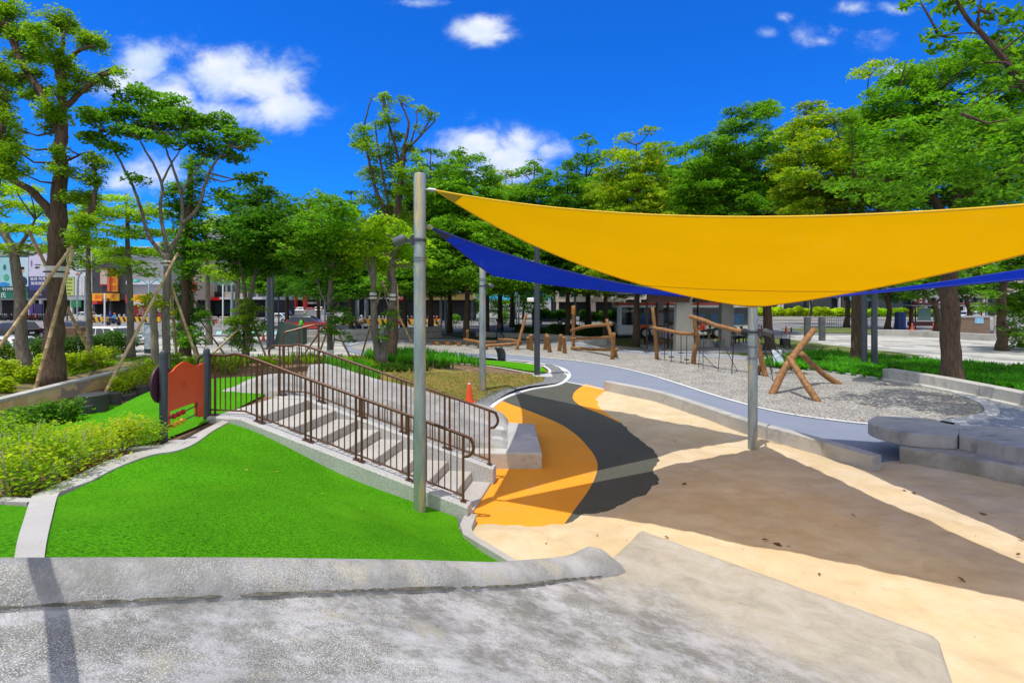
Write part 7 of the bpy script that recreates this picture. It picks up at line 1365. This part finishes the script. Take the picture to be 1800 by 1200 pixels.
# park lamp posts
lp = lamp_post(944, 662, .05, 7.2, .13, 'dark square lamp post on a white footing by the dark gravel')
mb = MB(); c = at(944, 662, .05); mb.box(c + Vector((0, 0, .03)), (1.3, .9, .12)); t = thing('lamp_footing', 'white concrete footing under the dark lamp post', 'footing', c); mb.build('footing', M('kerb_concrete', (.5, .5, .5)), t, bevel=.02)
mb = MB(); mb.box(c + Vector((-.28, -.05, 3.3)), (.3, .18, .18)); mb.build('camera', m_let, lp, bevel=.04)
lamp_post(1519, 645, .05, 7.5, .14, 'left one of the two dark posts among the strap leaved plants'); lamp_post(1537, 646, .05, 7.5, .14, 'right one of the two dark posts among the strap leaved plants'); lamp_post(473, 612, 0, 6.2, .17, 'twin dark lamp posts on the paving behind the stair rails', True)
for x, lab in ((1419, 'left one of the two thick dark bollard pillars'), (1445, 'right one of the two thick dark bollard pillars')): p = at(x, 598); t = thing('pillar', lab + ' on the paving', 'pillar', p); mb = MB(); mb.lathe(p - Vector((0, 0, .1)), [(.25, 0), (.25, 2.0), (.22, 2.03), (.01, 2.03)], 20); mb.build('shaft', M('weathered_pillar', (.11, .12, .13), .7, var=.3, scale=2), t)
# plaza seat walls
def two_tier(line, label):
    r_ = wall_strip('plaza_seat', line, .55, .46, label, m_wallc, 4.0, 'seat wall'); ln = [Vector((p[0], p[1] + .5, 0)) for p in line]
    q = wall_strip('x', ln, .45, .92, 'x', m_wallc, 4.0); 
    for ch in list(q.children): ch.parent = r_; ch.location = Vector(q.location) - Vector(r_.location); ch.name = 'backrest'
    bpy.data.objects.remove(q)
two_tier([at(533, 602), at(640, 599), at(776, 592)], 'long two step concrete seat wall behind the forked tree')
wall_strip('plaza_seat', [at(836, 591), at(960, 596), at(1020, 601), at(1066, 606)], .5, .42, 'low concrete seat wall on the plaza behind the balance beams', m_wallc, 3, 'seat wall'); wall_strip('plaza_seat', smooth_line([at(1540, 589), at(1600, 590), at(1660, 594), at(1800, 601), at(1900, 606)], 4), .6, .5, 'long curving concrete seat wall in front of the brick wall', m_wallc, 3, 'seat wall')
pt = thing('planter_box', 'dark angular planter box left of the seat wall', 'planter', at(505, 605)); mb = MB(); d = at(505, 605).y; mb.plate([atd(480, 607, d), atd(532, 607, d), atd(532, 577, d + .2), atd(492, 565, d + .2)], (0, .8, 0)); mb.build('box', M('dark_green_panel', (.035, .06, .05), .6), pt)
# pavilion
pv = thing('pavilion', 'open concrete pavilion with tapering columns, a brown beam and a planted roof', 'pavilion', (12.5, 34, 0)); dP = 32.5
mb = MB(); mb.prism([(9.2, 31.4), (18, 32.6), (18, 39.5), (9.2, 39.5)], -.06, .1); mb.build('floor', BW['grey'], pv)
for P, T, w0, w1 in ((at(1204, 619), 3.75, 1.2, .95), (at(1276, 612), 3.9, .62, .52), (Vector((11.2, 38.6, 0)), 3.75, .5, .45), (Vector((16.5, 38.6, 0)), 3.75, .5, .45)): mb = MB(); mb.box((P.x, P.y + .3, T / 2 - .02), (w0, .6, T), top=w1 / w0); mb.build('column', M('pavilion_concrete', (.46, .43, .37), .8, var=.12, scale=1), pv, bevel=.02)
mb = MB(); mb.box((9.85, 32.3, 3.42), (2.6, .4, .5)); mb.box((13.6, 33.2, 3.42), (3.6, .4, .5)); mb.build('beam', M('brown_beam', (.10, .045, .03), .6), pv)
mb = MB(); mb.prism([(7.6, 31.2), (18.5, 32.4), (18.5, 40), (7.6, 40)], 3.74, 4.05); mb.build('roof', BW['grey'], pv)
r = np.random.default_rng(3); C = np.stack([r.uniform(7.7, 18.4, 9000), r.uniform(31.3, 39.9, 9000), 4.08 + r.random(9000) * .35], 1); V, Fq = leaf_quads(C, .2, r, tilt=.8); raw_mesh('roof_planting', V, Fq, LEAF['mid'], pv)
for x0_, x1_, y_ in ((8.9, 10.3, 33.8), (12.3, 13.6, 37.5), (10.6, 12.2, 37.6)):
    mb = MB()
    for x in (x0_, (x0_ + x1_) / 2, x1_): mb.box((x, y_, 1.75), (.09, .09, 3.3))
    for z in (.5, 1.4, 2.5, 3.35): mb.box(((x0_ + x1_) / 2, y_ + .002, z), (x1_ - x0_ - .0, .07, .08))
    fr = mb.build('screen_frame', M('dark_brown_frame', (.06, .03, .022), .5), pv); mb = MB(); mb.box(((x0_ + x1_) / 2, y_ + .03, 1.9), (x1_ - x0_ - .1, .012, 2.8)); pass
mb = MB(); mb.box(at(1239, 612) + Vector((0, .6, .3)), (1.3, 1.2, .62)); t = thing('stone_block', 'pale concrete block seat between the pavilion columns', 'seat', at(1239, 612)); mb.build('block', BW['pale'], t, bevel=.02)
hung = thing('orange_bag', 'round orange bag hanging under the slanting log beam', 'bag', atd(1235, 572, 33)); mb = MB(); mb.ball(atd(1235, 572, 33), (.2, .18, .19), 12, 8); mb.tube([atd(1235, 568, 33), atd(1235, 556, 33)], .015, 5); mb.build('bag', m_cone, hung)
person('person in black with a cap standing behind an easel at the broad pavilion column', at(1178, 612) + Vector((0, .9, .1)), rad(170), 'stand', (.02, .02, .024), (.025, .025, .03), bag=(.02, .02, .02))
person('person in dark clothes seated left of the tall pavilion column', at(1190, 617) + Vector((0, .3, .1)), rad(150), 'sit', (.03, .03, .035), (.02, .02, .025))
person('person in grey seated behind the keyboard between the columns', at(1258, 606) + Vector((0, 1.2, .1)), rad(180), 'sit', (.16, .16, .17), (.03, .03, .035))
person('person in dark clothes seated at the folding table, left side', at(1302, 608) + Vector((0, 1.0, .02)), rad(180), 'sit', (.05, .05, .06), (.03, .03, .03))
person('person in a grey shirt seated at the folding table, right side', at(1316, 607) + Vector((0, 1.4, .02)), rad(200), 'sit', (.14, .15, .17), (.02, .02, .02))
def easel(px, py, label, col, w=.62, h=.8):
    b = at(px, py) + Vector((0, 0, .1)); t = thing('easel', label, 'easel', b)
    for dx, dy in ((-.35, 0), (.35, 0), (0, .5)): mb = MB(); mb.tube([b + Vector((dx, dy, -.05)), b + Vector((0, .1, 1.45))], .022, 6); mb.build('leg', m_bam, t)
    mb = MB(); mb.box(b + Vector((0, -.02, 1.05)), (w, .04, h), R=Matrix.Rotation(rad(-12), 3, 'X')); mb.build('canvas', M('canvas_%d' % px, col, .7, var=.3, scale=3), t)
easel(1174, 614, 'easel with a mauve painting at the left pavilion column', (.34, .30, .46))
kb = thing('keyboard_stand', 'keyboard on a crossed timber stand between the pavilion columns', 'keyboard', at(1250, 613)); b = at(1250, 613) + Vector((0, .3, .1)); mb = MB(); mb.box(b + Vector((0, 0, 1.15)), (1.15, .4, .12), R=Matrix.Rotation(rad(-8), 3, 'Y')); mb.build('keyboard', m_dkpost, kb, bevel=.02)
for s in (-1, 1): mb = MB(); mb.tube([b + Vector((s * .45, 0, -.05)), b + Vector((-s * .2, .1, 1.1))], .025, 6); mb.build('leg', m_bam, kb)
bk = thing('steel_bucket', 'steel bucket on the pavilion floor', 'bucket', at(1267, 613)); mb = MB(); mb.lathe(at(1267, 613) + Vector((0, 0, .1)), [(.2, 0), (.27, .5), (.25, .5), (.18, .05)], 16); mb.build('pail', m_steel, bk); mb = MB(); c = at(1267, 613) + Vector((0, 0, .6)); mb.tube([c + Vector((.26 * math.cos(a), 0, .22 * math.sin(a))) for a in [math.pi * k / 8 for k in range(9)]], .02, 5); mb.build('handle', m_cone, bk)
tb = thing('folding_table', 'pale folding table in the shade left of the sand post', 'table', at(1310, 611)); b = at(1310, 611); mb = MB(); mb.box(b + Vector((0, .5, .86)), (2.2, .75, .05)); mb.build('table_top', M('pale_table', (.40, .45, .46), .5), tb, bevel=.01)
for dx in (-.9, .9):
    for dy in (.2, .8): mb = MB(); mb.tube([b + Vector((dx, dy, -.05)), b + Vector((dx * .95, dy, .84))], .02, 6); mb.build('leg', m_iron, tb)
tr = thing('trolley', 'black box trolley with a bent grey handle right of the sand post', 'trolley', at(1383, 610)); b = at(1383, 610); mb = MB(); mb.box(b + Vector((-.12, 0, .36)), (.55, .45, .5)); mb.build('box', m_black, tr, bevel=.02); mb = MB(); mb.tube(smooth_line([b + Vector((.2, 0, .1)), b + Vector((.2, 0, .95)), b + Vector((.05, 0, 1.05)), b + Vector((-.3, 0, 1.05)), b + Vector((-.38, 0, .9)), b + Vector((-.38, 0, .6))], 4), .02, 6); mb.build('handle', m_iron, tr)
for dx in (-.33, .1):
    mb = MB(); mb.lathe(b + Vector((dx, -.24, .07)), [(.07, -.02), (.07, .02)], 10, axis=(0, 1, 0)); mb.build('wheel', m_tyre, tr)
for i, (x, y, c, s, lab) in enumerate([(1150,606,(.03,.05,.30),.5,'blue crate by the pavilion edge'),(1163,607,(.30,.17,.06),.5,'brown cardboard box by the pavilion edge'),(1140,606,(.02,.02,.03),.55,'black bag by the pavilion edge'),(1356,608,(.03,.06,.25),.35,'blue water drum beside the trolley')]):
    b = at(x, y); t = thing('crate' if i < 2 else ('bag' if i == 2 else 'drum'), lab, 'crate' if i < 2 else ('bag' if i == 2 else 'drum'), b); mb = MB(); mb.box(b + Vector((0, 0, s * .45)), (s * 1.1, s, s * .9), top=.94); mb.build('shell', M('crate_%d' % i, c, .6, var=.2, scale=4), t, bevel=.03 if i != 2 else .12)
# red framed shelter, kiosk, brick wall, notice board
dS = 58; sh = thing('bus_shelter', 'bus shelter with a rounded dark red frame and glass back', 'shelter', (bx(1665, dS), dS, 0)); m_shr = M('shelter_red', (.10, .02, .02), .5)
mb = MB(); mb.tube(smooth_line([Vector((bx(1602, dS), dS, -.05)), Vector((bx(1602, dS), dS, 2.0)), Vector((bx(1608, dS), dS, 3.0)), Vector((bx(1622, dS), dS, zy(540, dS) + .3)), Vector((bx(1740, dS), dS, zy(540, dS) + .3))], 5), .22, 8); mb.build('frame', m_shr, sh)
mb = MB(); mb.box((bx(1670, dS), dS + .8, zy(537, dS)), (9.5, 2.4, .12)); mb.build('roof', BW['grey'], sh)
for x in (1632, 1660): mb = MB(); mb.box((bx(x, dS), dS + .6, 1.65), (1.5, .06, 1.4)); mb.build('glass_panel', M('shelter_glass', (.12, .26, .24), .1, spec=.6), sh)
mb = MB(); mb.box((bx(1660, dS), dS + .5, .55), (7.4, .3, .5)); mb.build('bench', m_shr, sh)
for x in (1620, 1700, 1738): mb = MB(); mb.tube([(bx(x, dS), dS + .9, -.05), (bx(x, dS), dS + .9, zy(538, dS))], .07, 8); mb.build('leg', m_shr, sh)
ki = thing('kiosk', 'blue upright kiosk cabinet left of the red framed shelter', 'kiosk', at(1586, 579)); b = at(1586, 579); mb = MB(); mb.box(b + Vector((0, .3, .95)), (.85, .6, 1.9)); mb.build('cabinet', M('kiosk_blue', (.02, .04, .16), .5), ki, bevel=.02); mb = MB(); mb.box(b + Vector((.2, -.02, 1.0)), (.2, .03, 1.6)); mb.build('side_panel', M('kiosk_blue2', (.03, .06, .45), .5), ki)
dB = 46; bw = thing('brick_wall', 'low brick wall with a pale coping and a small blue poster', 'wall', (bx(1712, dB), dB, 0))
def brickmat():
    m = M('brown_brick', (.19, .12, .08), .85, var=.15, scale=2, bump=.2); nt = m.node_tree; b = nt.nodes.new('ShaderNodeTexBrick'); tc = nt.nodes.new('ShaderNodeTexCoord'); mp = nt.nodes.new('ShaderNodeMapping'); mp.inputs['Rotation'].default_value = (rad(90), 0, 0); nt.links.new(tc.outputs['Object'], mp.inputs[0]); nt.links.new(mp.outputs[0], b.inputs['Vector']); b.inputs['Scale'].default_value = 1; b.inputs['Brick Width'].default_value = .4; b.inputs['Row Height'].default_value = .13; b.inputs['Mortar Size'].default_value = .012
    b.inputs['Color1'].default_value = (.22, .13, .08, 1); b.inputs['Color2'].default_value = (.15, .095, .065, 1); b.inputs['Mortar'].default_value = (.25, .22, .2, 1); nt.links.new(b.outputs[0], nt.nodes['Principled BSDF'].inputs['Base Color']); return m
mb = MB(); mb.box((bx(1712, dB), dB + .2, .85), (2.9, .4, 1.75)); mb.build('wall', brickmat(), bw); mb = MB(); mb.box((bx(1712, dB), dB + .2, 1.8), (3.0, .5, .16)); mb.build('coping', BW['grey'], bw); mb = MB(); mb.box((bx(1721, dB), dB - .015, 1.45), (.75, .03, .52)); mb.build('poster', M('poster_blue', (.25, .50, .72), .5, var=.3, scale=3), bw)
nb = thing('notice_board', 'framed glass notice board on two legs behind the seat wall at the right', 'notice board', (bx(1764, dB), dB, 0)); mb = MB(); mb.box((bx(1764, dB), dB, 1.35), (1.7, .1, 1.05)); mb.build('frame', BW['tile'], nb); mb = MB(); mb.box((bx(1764, dB), dB - .06, 1.35), (1.5, .02, .85)); mb.build('glass', M('board_glass', (.30, .36, .36), .12, var=.4, scale=4), nb)
for s in (-.8, .8): mb = MB(); mb.box((bx(1764, dB) + s, dB, .4), (.1, .1, .85)); mb.build('leg', BW['tile'], nb)
skp = thing('skip', 'brown open skip behind the dark blue car', 'skip', (bx(118, 44), 44, 0)); mb = MB(); mb.box((bx(116, 44), 44.5, .45), (1.9, 1.3, .95), top=1.1); mb.build('bin', M('rusty_brown', (.16, .09, .05), .8, var=.3, scale=3), skp, bevel=.03)
# crossing stripes on the road
mb = MB()
for k in range(9):
    x = -31 + k * 1.15; mb.quad((x, 49.6, -.05), (x + .55, 49.6, -.05), (x - 2.0, 54.2, -.05), (x - 2.55, 54.2, -.05))
o = mb.build('crossing_stripes', M('turquoise_road_paint', (.30, .58, .56), .7, var=.1), smooth=False); o['kind'] = 'structure'
if o.data.polygons[0].normal.z < 0: o.data.flip_normals()
mb = MB(); mb.quad((-60, 60, -.052), (60, 58, -.052), (60, 58.15, -.052), (-60, 60.15, -.052)); mb.quad((-60, 70, -.052), (60, 69, -.052), (60, 69.15, -.052), (-60, 70.15, -.052)); o = mb.build('road_line', m_white, smooth=False); o['kind'] = 'structure'
# leaves on the sand
r = np.random.default_rng(4); spots_ = [(1203,851),(1367,957),(1386,961),(1730,905),(1606,866),(1790,974),(1186,775),(1590,862),(1440,1008),(1345,948),(1172,944),(1690,1018),(1794,946),(1255,1010),(1050,940),(960,955),(1500,905)]
for i, (x, y) in enumerate(spots_):
    p = at(x, y, .085); V, Fq = leaf_quads(np.array([tuple(p)]), .11 if i in (0, 1, 3, 4) else .07, r, tilt=.5, droop=0); V[:, 2] = np.maximum(V[:, 2], .075) + np.array([0, .012, .004, .012])
    o = raw_mesh('fallen_leaf', V, Fq, M('brown_leaf', (.16, .075, .02), .8, var=.3, scale=9)); so = o.modifiers.new('solid', 'SOLIDIFY'); so.thickness = .004; tag(o, 'curled brown leaf lying on the pale sand', 'leaf', 'fallen leaves on the sand')

# specks of leaf and twig over the sand and the turf
r = np.random.default_rng(21); C = []
while len(C) < 420:
    x, y = r.uniform(-.2, 9.5), r.uniform(3, 14)
    if sdist(SANDP, np.array([x]), np.array([y]))[0] > .3: C.append((x, y, .075))
V, Fq = leaf_quads(np.array(C), .022, r, tilt=.3, droop=0); o = raw_mesh('sand_debris', V, Fq, MATS['brown_leaf']); o['kind'] = 'stuff'
C = []
for _ in range(6): x, y = r.uniform(-4.0, -.9), r.uniform(4.2, 7.4); C.append((x, y, H(x, y) + .03))
V, Fq = leaf_quads(np.array(C), .05, r, tilt=.3, droop=0); o = raw_mesh('turf_debris', V, Fq, M('yellow_leaf', (.45, .36, .06), .8, var=.4, scale=20)); o['kind'] = 'stuff'
C = []
for _ in range(500): p = at(r.uniform(1100, 1720), r.uniform(650, 740), .03); C.append((p.x, p.y, .035))
C = [c for c in C if inside([(q.x, q.y) for q in grav], np.array([c[0]]), np.array([c[1]]))[0]]
V, Fq = leaf_quads(np.array(C), .075, r, tilt=.3, droop=0); o = raw_mesh('gravel_leaves', V, Fq, M('tan_leaf', (.38, .24, .07), .8, var=.4, scale=20)); o['kind'] = 'stuff'
